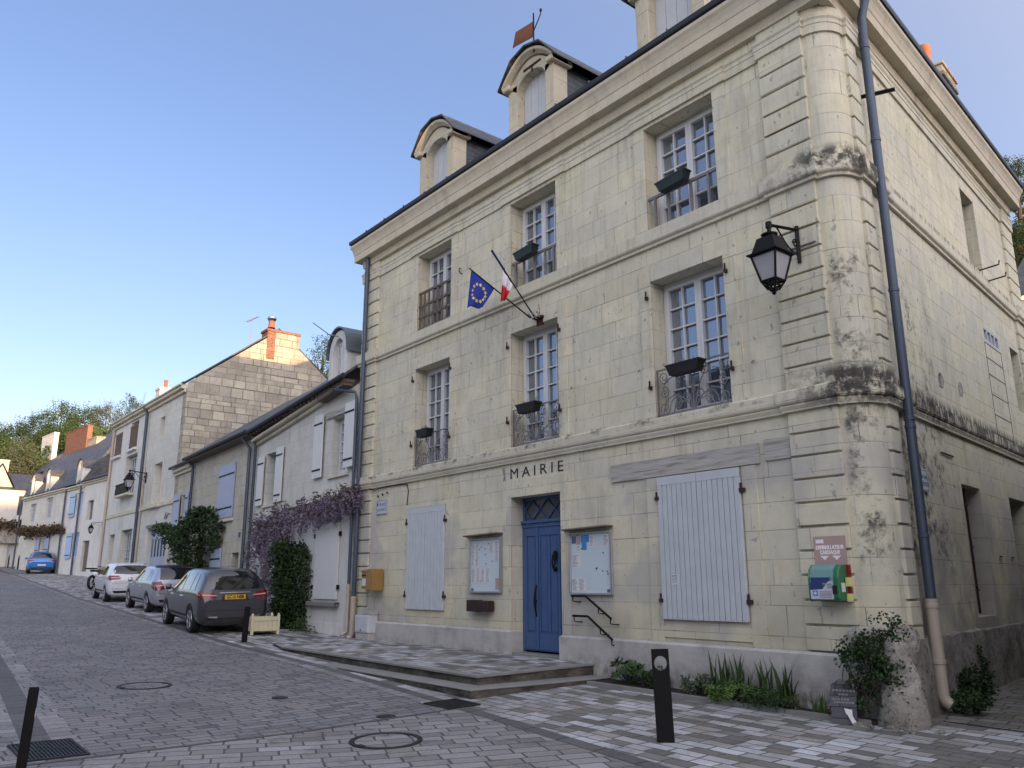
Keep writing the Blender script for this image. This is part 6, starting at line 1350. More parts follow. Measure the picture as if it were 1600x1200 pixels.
for rt, px, py0, py1, w_ in ((d3, 57, 770, 746, 1.3), (d3, 81, 762, 738, 1.3), (d2, 130, 752, 724, 1.3)):
    u, z0 = FD.uv(px, py0, -.1); _, z1 = FD.uv(px, py1, -.1); dm = dormer_small(FD, u, w_*.8, zeD-.05, z1+.15, .16, .5, 'plaster', rt, .6, 'slate'); s = MB(FD.W); s.box(u-w_*.4+.05, u+w_*.4-.05, -2.2, -.30, zeD+.2, z1-.25); s.build('dormer_cheek', M['slate'], dm)
for px0, py0, px1, py1, rt in ((106, 770, 96, 890, d3), (130, 760, 118, 893, d2), (37, 780, 28, 860, d3)):
    a = FD.uv(px0, py0)[0]; pipe([q(FD, a, .12, zeD-.1), q(FD, a, .1, 2.0)], .06, 'pipe', rt)
P1 = FD.uv(158, 832); P = FD.W(P1[0], 0, P1[1]); lantern(FD.W(P1[0]-.3, .5, P1[1]+.5), FD.W(P1[0]+.2, .0, P1[1]+.6), .6, 'small far wall lantern between the tall house and the plain pale house', Vector((1, 0, 0)), 0)
# creeper band and plants by houses D
def strip(label, pxs, n, L, leaf, seed, name='creeper', d=.25, rad=.22):
    random.seed(seed); pts = [FD.uv(px, py, d) for px, py in pxs]; rt = thing(name, label, 'creeper', FD.W(pts[0][0], d, pts[0][1])); s = MB(); b = MB(FD.W); b.tube([(u, .1, z) for u, z in pts], .04, 5)
    for i in range(n): k = random.random()*(len(pts)-1); j = min(int(k), len(pts)-2); t = k-j; clump(s, FD.W(pts[j][0]*(1-t)+pts[j+1][0]*t, random.uniform(0, d*2), pts[j][1]*(1-t)+pts[j+1][1]*t+random.gauss(0, rad*.6)), rad, 14, L)
    s.build('leaves', M[leaf], rt, recalc=False); b.build('stems', M['bark'], rt)
strip('dark creeper band above the ground floor of the house with dormers', [(33, 830), (45, 833), (60, 828), (72, 830), (97, 826)], 150, .2, 'leaf_brown', 71)
def bush_at(px, py0, py1, wpx, T_, leaf, label, seed, name='shrub', n=110, L=.16):
    D = ray(px, py1); P = EYE+D*T_; zt = EYE.z+ray(px, py0).z*T_; h = zt-P.z; r = wpx/FPX*T_*.55; random.seed(seed); rt = thing(name, label, 'shrub', P); s = MB(); b = MB(); b.tube([P-Vector((0, 0, .3)), P+Vector((.05, 0, h*.8))], .05, 6)
    for i in range(n): a = random.random()*6.28; k = random.random(); rr = r*(.35+.65*math.sin(math.pi*min(1, k+.15)))*random.random()**.4; clump(s, P+Vector((rr*math.cos(a), rr*math.sin(a), h*k)), r*.32, 14, L)
    s.build('leaves', M[leaf], rt, recalc=False); b.build('stems', M['bark'], rt)
bush_at(26, 842, 886, 20, 68, 'leaf_dark', 'dark shrub left of the blue car', 81); bush_at(40, 838, 882, 12, 66, 'leaf', 'slim upright shrub just behind the blue car', 82); bush_at(86, 845, 888, 14, 60, 'leaf_dark', 'dark standard shrub right of the blue car', 83); bush_at(105, 877, 891, 34, 57, 'leaf_dark', 'low hedge below the light blue shutters', 84)

# ---- house E across the end of the street, F behind
FE = Fr((-77, 9.0), dr=Vector((0, 1)), n=Vector((1, 0)))
def UE(px, py, d=0): return FE.uv(px, py, d)
zE = UE(18, 763)[1]; uE0, uE1, uE2 = UE(-30, 800)[0], UE(16, 800)[0], UE(38, 800)[0]
hE = thing('house', 'gabled stone house closing the far left end of the street', 'house', FE.W(uE0, 0, 3)); 
gar = rect(FE, 12, 22, 840, 880); s = MB(FE.W); ap = UE(-8, 655)[1]
wall(s, uE0, uE1, 1.5, UE(14, 764)[1], [], .2); zz = UE(14, 764)[1]; um = (uE0+uE1)/2; s.face([(uE0, 0, zz), (uE1, 0, zz), (um, 0, zz+1.9)]); s.build('wall', M['stone_b'], hE, recalc=False)
s = MB(FE.W); s.grid([[(uE1+.2, .2, zz-.1), (um, .2, zz+2.05), (uE0-.2, .2, zz-.1)], [(uE1+.2, -9, zz-.1), (um, -9, zz+2.05), (uE0-.2, -9, zz-.1)]]); s.build('roof', M['slate'], hE, recalc=False)
stack(FE, UE(-4, 700, -2)[0], UE(17, 700, -2)[0], -3., -1.6, zz+1, UE(6, 719, -2)[1], 'stone_b', hE, 0)
hE2 = thing('house', 'low stone house with garage and dark window at the far left', 'house', FE.W(uE1, 0, 3))
w2 = rect(FE, 26, 34, 776, 806); z2 = UE(28, 766)[1]; gr_ = rect(FE, 12, 21, 845, 883)
s = MB(lambda u, d, z: FE.W(u, d+.6, z)); wall(s, uE1-2.2, uE2+6, 1.5, z2, [w2+(.2,), (UE(11, 860, .6)[0], UE(22, 860, .6)[0], 1.8, UE(16, 843, .6)[1], .2)], .2); s.face([(uE1-2.2, 0, 1.5), (uE1-2.2, 0, z2), (uE1-2.2, -.6, z2), (uE1-2.2, -.6, 1.5)]); s.build('wall', M['stone_a'], hE2, recalc=False)
s = MB(FE.W); s.box(UE(11, 860, .6)[0], UE(22, 860, .6)[0], .38, .42, 1.8, UE(16, 843, .6)[1]); s.build('garage_door', M['shutter'], hE2); s = MB(FE.W); s.box(w2[0], w2[1], .38, .42, w2[2], w2[3]); s.build('window', M['glass_dark'], hE2)
s = MB(FE.W); s.grid([[(uE1-2.4, .85, z2-.05), (uE2+6, .85, z2-.05)], [(uE1-2.4, -5, UE(28, 741, -5)[1]), (uE2+6, -5, UE(28, 741, -5)[1])], [(uE1-2.4, -11, z2), (uE2+6, -11, z2)]]); s.build('roof', M['slate'], hE2, recalc=False)
s = MB(FE.W); zc = UE(20, 826)[1]; s.box(uE0, uE2, .6, 1.0, zc-1.2, zc+.2); s.build('old_ledge', M['rock'], hE2); s = MB(); random.seed(90)
rt = thing('creeper', 'dark creeper on the ledge of the far left house', 'creeper', FE.W(uE1, 1, zc))
for i in range(90): clump(s, FE.W(random.uniform(uE1-2, uE2), random.uniform(.6, 1.3), zc+random.uniform(-.2, .5)), .35, 12, .25)
s.build('leaves', M['leaf_brown'], rt, recalc=False)
FF = Fr((-50, 19.9), -5.6)
hF = thing('house', 'long slate-roofed house behind the row with a red brick chimney', 'house', FF.W(-8, 0, 5))
a, b = FF.uv(30, 740)[0], FF.uv(186, 700)[0]; zf = FF.uv(60, 742)[1]; shell(FF, a, b, zf, zf, [], 9, 'stone_b', hF, slope=.85, zbot=0); roofing(FF, a, b, zf+.02, zf+.02, .3, 9, .85, hF, eave=None, th=.1)
for px0, px1, py, mat, n in ((68, 86, 683, 'plaster', 0), (106, 138, 677, 'brick', 1)):
    u0, z = FF.uv(px0, py, -2.5); u1, _ = FF.uv(px1, py, -2.5); stack(FF, u0, u1, -2.9, -2.4, zf, z, mat, hF, 0)
u0, z = FF.uv(138, 686, -2.5); u1, _ = FF.uv(151, 686, -2.5); stack(FF, u0, u1, -3.3, -2.5, zf, z, 'stone_c', hF, 0)
u0, z = FF.uv(160, 692, 1); u1, _ = FF.uv(178, 692, 1)

# ---- small house behind the alley at the right edge, and an unseen house across the alley, sized and darkened to shade it
FG = Fr((-14.5, 40.), 0.)
hG = thing('house', 'white-corniced slate-roofed house glimpsed beyond the alley at the right edge', 'house', FG.W(0, 0, 0)); zg = FG.uv(1592, 470)[1]; ug = FG.uv(1588, 470)[0]; shell(FG, ug-.5, ug+9, zg, zg, [], 7, 'plaster', hG, slope=.8, zbot=0); roofing(FG, ug-.5, ug+9, zg+.1, zg+.1, .3, 7, .8, hG, eave=None, th=.1)
FO = Fr((-2.05, 8.6), dr=Vector((-.137, 1)).normalized(), n=Vector((-1, -.137)).normalized())
hO = thing('house', 'unseen dark rendered house added beyond the right edge to shade the alley', 'house', FO.W(5, 0, 0))
shell(FO, 0, 17, 5.0, 5.0, [(3, 4, 1, 3.1, .2), (7, 8, 1, 2.4, .2)], 8, 'plaster_grey', hO, slope=.6, zbot=-.3); roofing(FO, 0, 17, 5.05, 5.05, .12, 8, .6, hO, th=.08); darkback(FO, [(3, 4, 1, 3.1), (7, 8, 1, 2.4)], hO, 'wood_old', .2)
# ---- houses across the street, behind the viewer (seen in reflections, and they shade the street)
for k, (x0, x1, h, mt, lb) in enumerate(((-42, -24, 6.5, 'stone_b', 'stone house across the street, facing the parked cars'), (-24, -9, 7.5, 'plaster', 'plastered house across the street, facing the left half of the town hall'), (-9, 8, 6.8, 'stone_a', 'pale stone house directly behind the viewer'))):
    F_ = Fr((x1, -5.2), dr=Vector((-1, 0)), n=Vector((0, 1))); L_ = x1-x0; rt = thing('house', lb, 'house', (x0+L_/2, -5.2, 0)); hs = [(u, u+1.1, z, z+1.7, .2) for u in [1.5+i*3.2 for i in range(int((L_-2)/3.2))] for z in (1.2, 4.3) if z+1.7 < h]
    shell(F_, 0, L_, h, h, hs, 7, mt, rt, slope=.7, zbot=-.4); roofing(F_, 0, L_, h+.03, h+.03, .3, 7, .7, rt, th=.08)
    darkback(F_, hs, rt, 'glass_dark', .2)
# ================================================================ CARS
def evaluated_mesh(o):
    dg = bpy.context.evaluated_depsgraph_get(); dg.update(); return bpy.data.meshes.new_from_object(o.evaluated_get(dg))
def car(label, P, rz, L, W, H, paintm, st, rear, wheel_x, wr=.32, plate='plate_w', plate_text='', light=None, group='cars parked along the kerb', seat='dark', sidewin=None, rw=None, bump_z=.42, trimlow=.0, mpv=False):
    """local +x is forward, origin on the ground under the middle.
    st: stations (x, z_bottom, z_belt, z_top, half width low, half width belt, half width top)"""
    root = thing('car', label, 'car', P, rz, group)
    s = MB(); rows = []
    for x, zb, zbelt, zt, w0, w1, w2 in st:
        zl = zb+.10; zm = zb+(zbelt-zb)*.5; zc = zbelt-.04
        rows.append([(x, 0, zb), (x, w0*.80, zb), (x, w0, zl), (x, max(w0, w1)*1.012, zm), (x, w1, zc), (x, w1*.975, zbelt+.015), (x, w2+(w1-w2)*.42, zbelt+(zt-zbelt)*.55), (x, w2, zt-(zt-zbelt)*.10-.01), (x, w2*.80, zt-.004), (x, 0, zt)])
    full = [r+[(x, -y, z) for x, y, z in r[-2:0:-1]] for r in rows]
    s.grid(full, True); s.face(full[0]); s.face(full[-1]); b = s.build('body', M[paintm], None, smooth=True)
    md = b.modifiers.new('s', 'SUBSURF'); md.levels = 3; md.render_levels = 3
    cyl = MB()
    for wx in wheel_x:
        for sg in (-1, 1): cyl.lathe((wx, sg*(W/2-.11), wr), [(.001, -.16), (wr*1.16, -.16), (wr*1.16, .40), (.001, .40)] if sg > 0 else [(.001, -.40), (wr*1.16, -.40), (wr*1.16, .16), (.001, .16)], 32, 'y')
    c = cyl.build('cut', M['trim']); bm = b.modifiers.new('b', 'BOOLEAN'); bm.object = c; bm.operation = 'DIFFERENCE'; bm.solver = 'EXACT'; bm.use_self = True
    plain_me = None
    b.modifiers['b'].show_viewport = False; m0 = evaluated_mesh(b); bvh = BVHTree.FromPolygons([v.co.copy() for v in m0.vertices], [list(p.vertices) for p in m0.polygons])
    b.modifiers['b'].show_viewport = True; m1 = evaluated_mesh(b); b.modifiers.clear(); b.data = m1; bpy.data.objects.remove(c); b.data.materials.clear(); b.data.materials.append(M[paintm]); b.data.materials.append(M['trim']); b.parent = root
    for p in b.data.polygons: p.material_index = 0; p.use_smooth = True
    def patch(name, corners, mat, axis='side', off=.006, n=10, m=8, sg=1, parent=b, th=0, bow=(0, 0, 0, 0), mirror=True):
        """4 corners in the projection plane (a,z), ray cast on to the body"""
        for q in ((1, -1) if (axis == 'side' and mirror) else (1,)):
            mb = MB(); rows = []; ok = True
            for i in range(n+1):
                row = []
                for j in range(m+1):
                    a, c_ = i/n, j/m; (x0, z0), (x1, z1), (x2, z2), (x3, z3) = corners   # bl, br, tr, tl
                    xb, zb_ = x0+(x1-x0)*a, z0+(z1-z0)*a+bow[0]*math.sin(math.pi*a); xt, zt_ = x3+(x2-x3)*a, z3+(z2-z3)*a+bow[2]*math.sin(math.pi*a); x = xb+(xt-xb)*c_+bow[3]*math.sin(math.pi*c_)*(1-a)+bow[1]*math.sin(math.pi*c_)*a; z = zb_+(zt_-zb_)*c_
                    if axis == 'side': o_, d_ = Vector((x, q*3, z)), Vector((0, -q, 0))
                    elif axis == 'rear': o_, d_ = Vector((-5, x, z)), Vector((1, 0, 0))
                    else: o_, d_ = Vector((5, x, z)), Vector((-1, 0, 0))
                    h = bvh.ray_cast(o_, d_)
                    if h[0] is None: ok = False; row.append(None); continue
                    nn = h[1] if h[1].dot(d_) < 0 else -h[1]; row.append(tuple(h[0]+nn*off))
                rows.append(row)
            for i in range(n+1):
                for j in range(m+1):
                    if rows[i][j] is None:
                        best = None
                        for ii in range(n+1):
                            for jj in range(m+1):
                                if rows[ii][jj] is not None and (best is None or abs(ii-i)+abs(jj-j) < best[0]): best = (abs(ii-i)+abs(jj-j), rows[ii][jj])
                        rows[i][j] = best[1] if best else (0, 0, .5)
            mb.grid(rows); o = mb.build(name, M[mat], parent, smooth=True, local=True, recalc=False)
        return o
    for cs in sidewin: patch('side_window', cs, 'car_glass', n=14, m=8)
    patch('rear_window', rw[0], 'car_glass', 'rear', n=16, m=8, bow=rw[1])
    ws = [x for x in st if x[3] > H*.97][-1]; fx = wheel_x[0]
    patch('windscreen', [(-W*.40, rw[2]), (W*.40, rw[2]), (W*.33, H-.10), (-W*.33, H-.10)], 'car_glass', 'front', n=12, m=8)
    for q in (-1, 1):
        a0, a1, a2, a3 = light
        patch('tail_light', [(q*a0[0], a0[1]), (q*a1[0], a1[1]), (q*a2[0], a2[1]), (q*a3[0], a3[1])], 'tail_red', 'rear', .012, 10, 6)
    sl_ = rear.get('side_light')
    if sl_: patch('tail_light', sl_, 'tail_red', 'side', .012, 8, 6)
    for q in (-1, 1): patch('tail_light_band', [(q*(light[0][0]+.02), (light[0][1]+light[3][1])/2-.01), (q*(light[1][0]-.03), (light[1][1]+light[2][1])/2-.01), (q*(light[2][0]-.03), (light[1][1]+light[2][1])/2+.015), (q*(light[3][0]+.02), (light[0][1]+light[3][1])/2+.015)], 'tail_clear', 'rear', .016, 6, 2)
    pz = rear['plate_z']
    patch('plate_recess', [(-.36, pz-.08), (.36, pz-.08), (.30, pz+.07), (-.30, pz+.07)], 'trim' if mpv else paintm, 'rear', .005, 8, 4)
    h = bvh.ray_cast(Vector((-5, 0, pz)), Vector((1, 0, 0)))[0]; px_ = h.x-.015
    s = MB(); s.box(px_-.006, px_, -.26, .26, pz-.055, pz+.055); pl = s.build('number_plate', M[plate], b, local=True)
    if plate_text:
        t = text(plate_text, .115, 'lettering', M['black_ink'], (px_-.0065, 0, pz), (0, -1, 0), (0, 0, 1), None, .001, width=.44, offset=.004); t.parent = pl
    if rear.get('chrome'): patch('chrome_strip', [(-.40, pz+.085), (.40, pz+.085), (.38, pz+.112), (-.38, pz+.112)], 'chrome', 'rear', .02, 14, 2)
    patch('lower_bumper', [(-W*.36, st[0][1]+.01), (W*.36, st[0][1]+.01), (W*.40, st[0][1]+(.06 if mpv else .12)), (-W*.40, st[0][1]+(.06 if mpv else .12))], 'trim', 'rear', .006, 12, 4)
    patch('bumper_groove', [(-W*.46, bump_z), (W*.46, bump_z), (W*.46, bump_z+.012), (-W*.46, bump_z+.012)], 'trim', 'rear', .004, 20, 1)
    for (za, zb_) in ((pz+.16, pz+.166),): patch('boot_lid_gap', [(-W*.36, za), (W*.36, za), (W*.36, zb_), (-W*.36, zb_)], 'trim', 'rear', .004, 16, 1) if not mpv else None
    for xx in (-W*.40, W*.40): patch('boot_lid_gap', [(xx, bump_z+.03), (xx+.007, bump_z+.03), (xx+.007, pz+.0), (xx, pz+.0)], 'trim', 'rear', .004, 1, 6)
    patch('bumper_lip', [(-W*.44, st[0][1]+.10), (W*.44, st[0][1]+.10), (W*.44, st[0][1]+.125), (-W*.44, st[0][1]+.125)], paintm, 'rear', .02, 20, 2)
    doorx = rear['doors']
    for x in doorx: patch('door_gap', [(x, .32), (x+.008, .32), (x+.008, rear['belt']), (x, rear['belt'])], 'trim', 'side', .003, 1, 10)
    for x in doorx[:2]:
        for q in (-1, 1):
            hh = bvh.ray_cast(Vector((x+.2, q*3, rear['belt']-.10)), Vector((0, -q, 0)))[0]
            if hh: s = MB(); s.tube([(x+.10, hh.y-q*.005, hh.z), (x+.13, hh.y+q*.03, hh.z), (x+.27, hh.y+q*.03, hh.z+.005), (x+.30, hh.y-q*.005, hh.z+.005)], .013, 6); s.build('door_handle', M['chrome' if mpv else paintm], b, local=True, smooth=True)
    patch('sill_trim', [(wheel_x[1]+.42, st[0][1]+.03), (wheel_x[0]-.42, st[0][1]+.03), (wheel_x[0]-.42, st[0][1]+.09), (wheel_x[1]+.42, st[0][1]+.09)], 'trim', 'side', .004, 10, 2)
    for q in (-1, 1):       # mirrors
        x = rear['mirror']; z = rear['belt']+.06; hh = bvh.ray_cast(Vector((x, q*3, z-.03)), Vector((0, -q, 0)))[0]; y = hh.y if hh else q*W*.45
        s = MB(); s.lathe((x, y+q*.13, z), [(.001, -.09), (.06, -.07), (.085, 0), (.06, .06), (.001, .08)], 12, 'y'); s.T = None; 
        s.tube if 0 else None; s.v = [Vector((x+(v.x-x)*.7, v.y, v.z)) for v in s.v]; s.T = lambda a, b_, c_: Vector((a, b_, c_)); s.tube([(x, y-q*.02, z-.05), (x, y+q*.08, z-.02)], .02, 6); s.build('wing_mirror', M[paintm], b, local=True, smooth=True)
    s = MB(); s.box(-L*.42, L*.40, -W*.40, W*.40, st[0][1]-.05, st[0][1]+.15); s.build('underbody', M['trim'], root, local=True)
    for wx in wheel_x:
        for q in (-1, 1):
            y = q*(W/2-.11); s = MB(); s.lathe((wx, y, wr), [(wr*.62, -.10), (wr*.93, -.105), (wr, -.08), (wr, .08), (wr*.93, .105), (wr*.62, .10)], 36, 'y'); w_ = s.build('wheel', M['rubber'], root, local=True, smooth=True)
            s = MB(); s.lathe((wx, y, wr), [(wr*.66, q*.10), (wr*.62, q*.105), (wr*.60, q*.05), (wr*.2, q*.04), (.001, q*.04)], 30, 'y'); s.build('rim_well', M['trim'], w_, local=True)
            s = MB(); s.lathe((wx, y, wr), [(wr*.67, q*.098), (wr*.66, q*.112), (wr*.61, q*.108), (wr*.60, q*.08)], 30, 'y'); s.lathe((wx, y, wr), [(wr*.17, q*.05), (wr*.15, q*.10), (.001, q*.105)], 16, 'y')
            for k in range(5):
                a = 2*math.pi*k/5+.3; ca, sa = math.cos(a), math.sin(a)
                for da in (-.16, .16):
                    e = (math.cos(a+da), math.sin(a+da)); s.tube([(wx+ca*wr*.12, y+q*.09, wr+sa*wr*.12), (wx+e[0]*wr*.62, y+q*.10, wr+e[1]*wr*.62)], .018, 5)
            s.build('rim', M['rim'], w_, local=True, smooth=True)
    root.scale = (.91, .90, .94); fwd = Vector((math.cos(rz), math.sin(rz))); lft = Vector((-fwd.y, fwd.x)); P = Vector(P)
    ga = gz(P.x+fwd.x*1.2, P.y+fwd.y*1.2)-gz(P.x-fwd.x*1.2, P.y-fwd.y*1.2); gb = gz(P.x+lft.x*.7, P.y+lft.y*.7)-gz(P.x-lft.x*.7, P.y-lft.y*.7)
    root.rotation_euler = (math.atan2(gb, 1.4), -math.atan2(ga, 2.4), rz); root.location.z -= .01
    if rear.get('spoiler'): patch('spoiler', [(-W*.34, H-.075), (W*.34, H-.075), (W*.32, H-.03), (-W*.32, H-.03)], 'trim', 'rear', .03, 12, 2)
    if rear.get('aerial'): s = MB(); s.tube([(-L*.36, 0, H-.04), (-L*.40, 0, H+.10)], .008, 5); s.build('aerial', M['trim'], b, local=True)
    if rear.get('exhaust'):
        for q in (-1, 1): patch('exhaust_trim', [(q*.42, st[0][1]+.05), (q*.66, st[0][1]+.07), (q*.64, st[0][1]+.13), (q*.42, st[0][1]+.12)], 'chrome', 'rear', .012, 6, 3)
    if rear.get('wiper'): s = MB(); zz = rear['wiper']; hh = bvh.ray_cast(Vector((-5, 0, zz)), Vector((1, 0, 0)))[0]; s.tube([(hh.x-.02, 0, zz), (hh.x+.0, .28, zz+.04)], .012, 5); s.build('rear_wiper', M['trim'], b, local=True)
    return root
def place(px, py, T_): D = ray(px, py); P = EYE+D*T_; return P
def put(x, y, rz): return (x, y, gz(x, y)), rz
PIR = math.pi
# stations rear -> front: x, zb, zbelt, ztop, w0, w1, w2
def sedan_st(L, W, H, belt, zb=.20, hood=.95, tail=.10, cab=(.30, .12), rearlow=.86):
    h = W/2; r = -L/2; f = L/2
    return [(r, zb+.12, belt-.24, belt-.16, h*.80, h*.84, h*.74), (r+.05, zb+.03, belt-.10, belt+.0, h*.90, h*.92, h*.78), (r+.16, zb, belt-.01, belt+.17, h*.95, h*.965, h*.76), (r+.36, zb-.01, belt, H-.20, h*.97, h*.99, h*.70), (r+.62, zb-.02, belt, H-.055, h*.975, h, h*.71), (r+1.1, zb-.02, belt-.01, H-.005, h*.98, h, h*.73), (r+1.75, zb-.02, belt-.03, H, h*.98, h, h*.74), (r+2.35, zb-.02, belt-.05, H-.03, h*.98, h, h*.72), (r+2.75, zb-.02, belt-.06, H-.16, h*.98, h*.995, h*.70), (r+3.15, zb-.02, belt-.07, hood+.13, h*.98, h*.99, h*.72), (r+3.35, zb-.02, belt-.08, hood+.02, h*.98, h*.985, h*.74), (f-.45, zb-.01, belt-.14, hood-.05, h*.97, h*.96, h*.70), (f-.12, zb+.02, belt-.25, hood-.20, h*.90, h*.88, h*.60), (f, zb+.10, belt-.33, hood-.34, h*.80, h*.76, h*.5)]
st = sedan_st(4.36, 1.79, 1.56, .99, .22, 1.02)
st[2] = (-2.18+.14, .20, .985, 1.20, .86, .875, .69); st[3] = (-2.18+.26, .19, .99, 1.42, .87, .885, .64); st[4] = (-2.18+.48, .19, .99, 1.53, .873, .893, .635)
loc, rz = put(-21.15, 7.38, PIR+R(-4.0))
car('dark grey metallic people carrier with yellow number plate nearest the white planter', loc, rz, 4.36, 1.79, 1.56, 'car_grey', st, dict(plate_z=.88, chrome=True, doors=[-.62, .45, 1.28], belt=.96, mirror=.95, exhaust=True, side_light=[(-2.10, .86), (-1.86, .90), (-1.80, 1.00), (-2.08, 1.02)], spoiler=False), (1.36, -1.34), .33, 'plate_y', 'GC16 NBB',
    [(.84, .85), (.46, .85), (.54, .98), (.84, 1.03)], sidewin=[[(-1.55, 1.03), (-1.12, 1.02), (-1.12, 1.42), (-1.38, 1.40)], [(-1.07, 1.02), (-.36, 1.01), (-.36, 1.46), (-1.07, 1.43)], [(-.28, 1.01), (.95, .99), (.28, 1.44), (-.28, 1.46)]], rw=([(-.80, 1.07), (.80, 1.07), (.63, 1.46), (-.63, 1.46)], (-.02, .0, .02, .0), 1.08), mpv=True, bump_z=.56)
st = sedan_st(4.25, 1.75, 1.46, .93, .21, .93); loc, rz = put(-27.6, 8.10, PIR+R(-2.0))
car('silver five-door hatchback parked between the grey and the white car', loc, rz, 4.25, 1.75, 1.46, 'car_silver', st, dict(plate_z=.72, doors=[-.60, .42, 1.25], belt=.90, mirror=.9, aerial=True, spoiler=True, side_light=[(-2.03, .72), (-1.76, .86), (-1.78, .98), (-1.98, .92)]), (1.30, -1.28), .315, 'plate_w', '',
    [(.80, .70), (.50, .74), (.62, .98), (.80, .95)], sidewin=[[(-1.45, .97), (-1.12, .97), (-1.12, 1.31), (-1.28, 1.28)], [(-1.05, .97), (-.34, .95), (-.34, 1.37), (-1.05, 1.33)], [(-.26, .95), (.92, .92), (.28, 1.35), (-.26, 1.37)]], rw=([(-.66, 1.03), (.66, 1.03), (.54, 1.36), (-.54, 1.36)], (0, 0, .02, 0), 1.0), bump_z=.60)
st = sedan_st(4.06, 1.73, 1.45, .96, .22, .95); loc, rz = put(-33.5, 8.32, PIR+R(-4))
car('white compact hatchback with oval dark rear window, farthest of the three in line', loc, rz, 4.06, 1.73, 1.45, 'car_white', st, dict(plate_z=.55, doors=[-.55, .42, 1.2], belt=.93, mirror=.86, aerial=True, spoiler=False, side_light=[(-1.95, .84), (-1.70, .87), (-1.72, .98), (-1.90, .97)]), (1.28, -1.28), .315, 'plate_w', '',
    [(.80, .82), (.42, .86), (.48, .98), (.80, .99)], sidewin=[[(-1.02, 1.0), (-.34, .98), (-.34, 1.34), (-.95, 1.28)], [(-.26, .98), (.88, .94), (.26, 1.33), (-.26, 1.35)]], rw=([(-.64, 1.06), (.64, 1.06), (.52, 1.33), (-.52, 1.33)], (-.03, .06, .02, -.06), 1.0), bump_z=.50)
st = sedan_st(4.0, 1.72, 1.47, .95, .22, .95); loc, rz = put(-62.3, 10.3, PIR-R(7))
car('small blue car parked alone at the far end of the street', loc, rz, 4.0, 1.72, 1.47, 'car_blue', st, dict(plate_z=.60, doors=[-.5, .45, 1.2], belt=.93, mirror=.86), (1.28, -1.28), .30, 'plate_w', '',
    [(.80, .84), (.48, .90), (.56, 1.06), (.76, 1.04)], sidewin=[[(-1.02, 1.0), (-.34, .98), (-.34, 1.34), (-.95, 1.28)], [(-.26, .98), (.88, .94), (.26, 1.33), (-.26, 1.35)]], rw=([(-.62, 1.04), (.62, 1.04), (.52, 1.34), (-.52, 1.34)], (0, 0, .02, 0), 1.0), bump_z=.50)
# motorcycle behind the white car
def moto(P, rz):
    rt = thing('motorcycle', 'dark motorcycle parked beyond the white hatchback', 'motorcycle', P, rz); 
    for x in (-.68, .68):
        s = MB(); s.lathe((x, 0, .31), [(.24, -.05), (.30, -.05), (.32, 0), (.30, .05), (.24, .05)], 24, 'y'); w_ = s.build('wheel', M['rubber'], rt, local=True); s = MB(); s.lathe((x, 0, .31), [(.05, -.04), (.05, .04)], 10, 'y')
        for k in range(8): a = k*math.pi/4; s.tube([(x, 0, .31), (x+.25*math.cos(a), 0, .31+.25*math.sin(a))], .006, 4)
        s.build('spokes', M['rim'], w_, local=True)
    s = MB(); s.tube([(.68, .06, .31), (.50, .06, .85)], .025, 6); s.tube([(.68, -.06, .31), (.50, -.06, .85)], .025, 6); s.tube([(.5, 0, .8), (0, 0, .75), (-.3, 0, .5), (-.68, 0, .31)], .035, 6); s.tube([(.45, 0, .7), (.1, 0, .35), (-.3, 0, .4)], .03, 6); s.build('frame', M['iron'], rt, local=True)
    s = MB(); s.box(-.2, .25, -.14, .14, .32, .62); s.build('engine', M['rim'], rt, local=True, bevel=.04); s = MB(); s.lathe((.18, 0, .80), [(.001, -.26), (.12, -.2), (.15, 0), (.12, .2), (.001, .24)], 12, 'x'); s.build('tank', M['car_grey'], rt, local=True, smooth=True)
    s = MB(); s.box(-.75, .0, -.12, .12, .76, .84); s.build('seat', M['trim'], rt, local=True, bevel=.03); s = MB(); s.tube([(.42, -.36, 1.02), (.5, 0, .95), (.42, .36, 1.02)], .018, 6); s.build('handlebar', M['iron'], rt, local=True); s = MB(); s.lathe((.62, 0, .88), [(.001, -.08), (.08, -.05), (.09, .05), (.001, .06)], 12, 'x'); s.build('headlight', M['chrome'], rt, local=True); s = MB(); s.box(-1.05, -.6, -.16, .16, .86, .92); s.build('luggage_rack', M['iron'], rt, local=True)
D = ray(156, 905); mp = EYE+D*36.5; moto((mp.x, mp.y, gz(mp.x, mp.y)), R(140))

# ================================================================ HILLS, WOODS, TREES
def hz(x, y):      # wooded hill behind the far end of the street
    a = sm((-x-84)/30.)*sm((y+45)/50.)*(1-.35*sm((-x-170)/80.)); b = sm((y-36)/30.)*sm((-x-48)/24.); return gz(x, y)-1.5+15.5*max(a*(.72+.28*sm((y-8)/28.)), b)+1.*math.sin(y*.09)*a
hill('hill', hz, -330, -42, -60, 200, 60)
def hz2(x, y):
    a = sm((y-30)/38.); b = 1-.35*sm((x+20)/60.); return 1+27*a*b*sm((x+44)/14.)+1.2*math.sin(x*.15)
hill('hill_behind_the_town_hall', hz2, -60, 120, 24, 160, 40)
def hz3(x, y): return -1+17.1*sm((x-45)/26.)*(1-0*sm((x-95)/40.))+.5*math.sin(y*.11)  # unseen ridge, added to keep the low sun off street and walls
hill('added_shade_hill', hz3, 30, 160, -80, 130, 36)
def crest(px, py, T_): D = ray(px, py); return EYE+D*T_
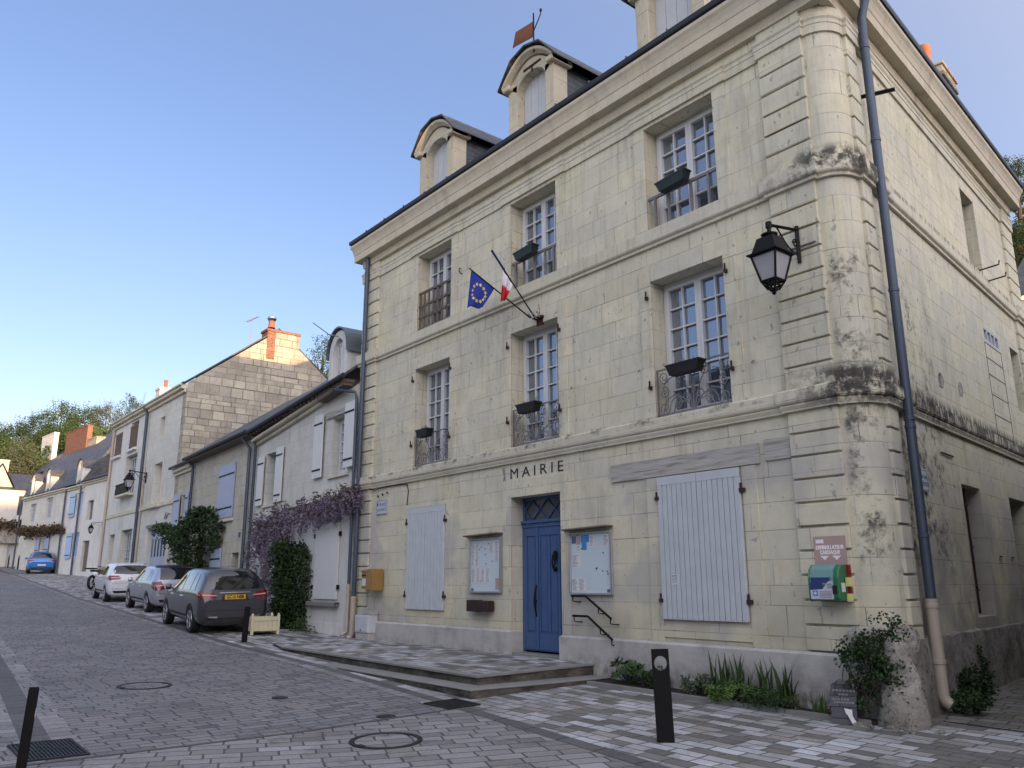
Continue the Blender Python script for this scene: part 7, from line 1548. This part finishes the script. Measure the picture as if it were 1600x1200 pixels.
def treepx(px, ptop, pbot, wpx, T_, leaf, label, seed, name='tree', nc=70, per=40, L=None, bare=0, group=None):
    P = crest(px, pbot, T_); P.z = min(P.z, hz(P.x, P.y)-.3) if (T_ > 80 and P.x < -85) else P.z; zt = crest(px, ptop, T_).z; r = wpx/FPX*T_*.5; h = zt-P.z
    return tree(P.x, P.y, P.z, h, r, h*.44, leaf, label, name, nc, per, L or r*.085, seed, max(.1, h*.025), group, bare=bare)
G1 = 'trees on the wooded hill'
for i, a in enumerate([
 (208, 614, 652, 52, 118, 'leaf', 'round separate tree on the skyline above the tall house'),
 (165, 625, 664, 44, 112, 'leaf_olive', 'yellowish green tree next to the gap on the hill skyline'),
 (130, 628, 680, 62, 114, 'leaf', 'broad green tree on the hill top right of the middle'),
 (92, 626, 684, 62, 116, 'leaf', 'tall green tree at the highest point of the wooded skyline'),
 (58, 640, 690, 56, 118, 'leaf_dark', 'dark green tree on the hill left of the highest one'),
 (22, 650, 706, 54, 120, 'leaf_dark', 'dark rounded tree on the hill near the left edge'),
 (-12, 655, 712, 50, 120, 'leaf', 'green tree on the hill cut by the left edge'),
 (28, 684, 742, 62, 84, 'leaf_olive', 'grey-green olive-like tree behind the far left roof'),
 (112, 655, 700, 50, 104, 'leaf', 'bushy green tree in the middle of the wooded slope'),
 (75, 664, 712, 56, 102, 'leaf_dark', 'dark tree behind the slate roof with the white chimney'),
 (140, 664, 694, 34, 100, 'leaf_bright', 'pale spring-green bush on the open slope'),
]): treepx(*a, seed=100+i, group=G1, nc=120, per=50, bare=8 if i in (1, 2, 3) else 3)
treepx(500, 508, 640, 62, 42, 'leaf', 'green tree behind the white house dormer', 130, nc=90)
for i, a in enumerate([(1592, 236, 330, 74, 46, 'leaf_dark', 'dark evergreen at the right edge above the town hall eaves'), (1612, 330, 430, 80, 44, 'leaf_dark', 'dark bush on the slope beyond the alley at the right edge'), (1586, 372, 440, 40, 50, 'leaf_brown', 'brownish shrub right of the town hall side wall')]): treepx(*a, seed=140+i, nc=110, per=50)
# the rest of the wood on the slope
s = MB(); random.seed(160)
for i in range(330):
    x, y = random.uniform(-138, -92), random.uniform(2, 72)
    if hz(x, y) < 5 or (x > -116 and 30 < y < 46): continue
    crown(s, Vector((x, y, hz(x, y)+1.2)), 3.0, 3.0, 2.2, 20, 26, .42, 200+i)
o = s.build('woodland', M['leaf'], None, recalc=False); o['kind'] = 'stuff'; o['label'] = 'scrub and woodland covering the slope of the hill behind the houses'; o['category'] = 'woodland'
s = MB()
for i in range(90):
    x, y = random.uniform(-34, 15), random.uniform(52, 90); crown(s, Vector((x, y, hz2(x, y)+1.5)), 2.6, 2.6, 2.4, 9, 18, .45, 700+i)
o = s.build('woodland', M['leaf_dark'], None, recalc=False); o['kind'] = 'stuff'; o['label'] = 'dark scrub on the slope behind the town hall'; o['category'] = 'woodland'
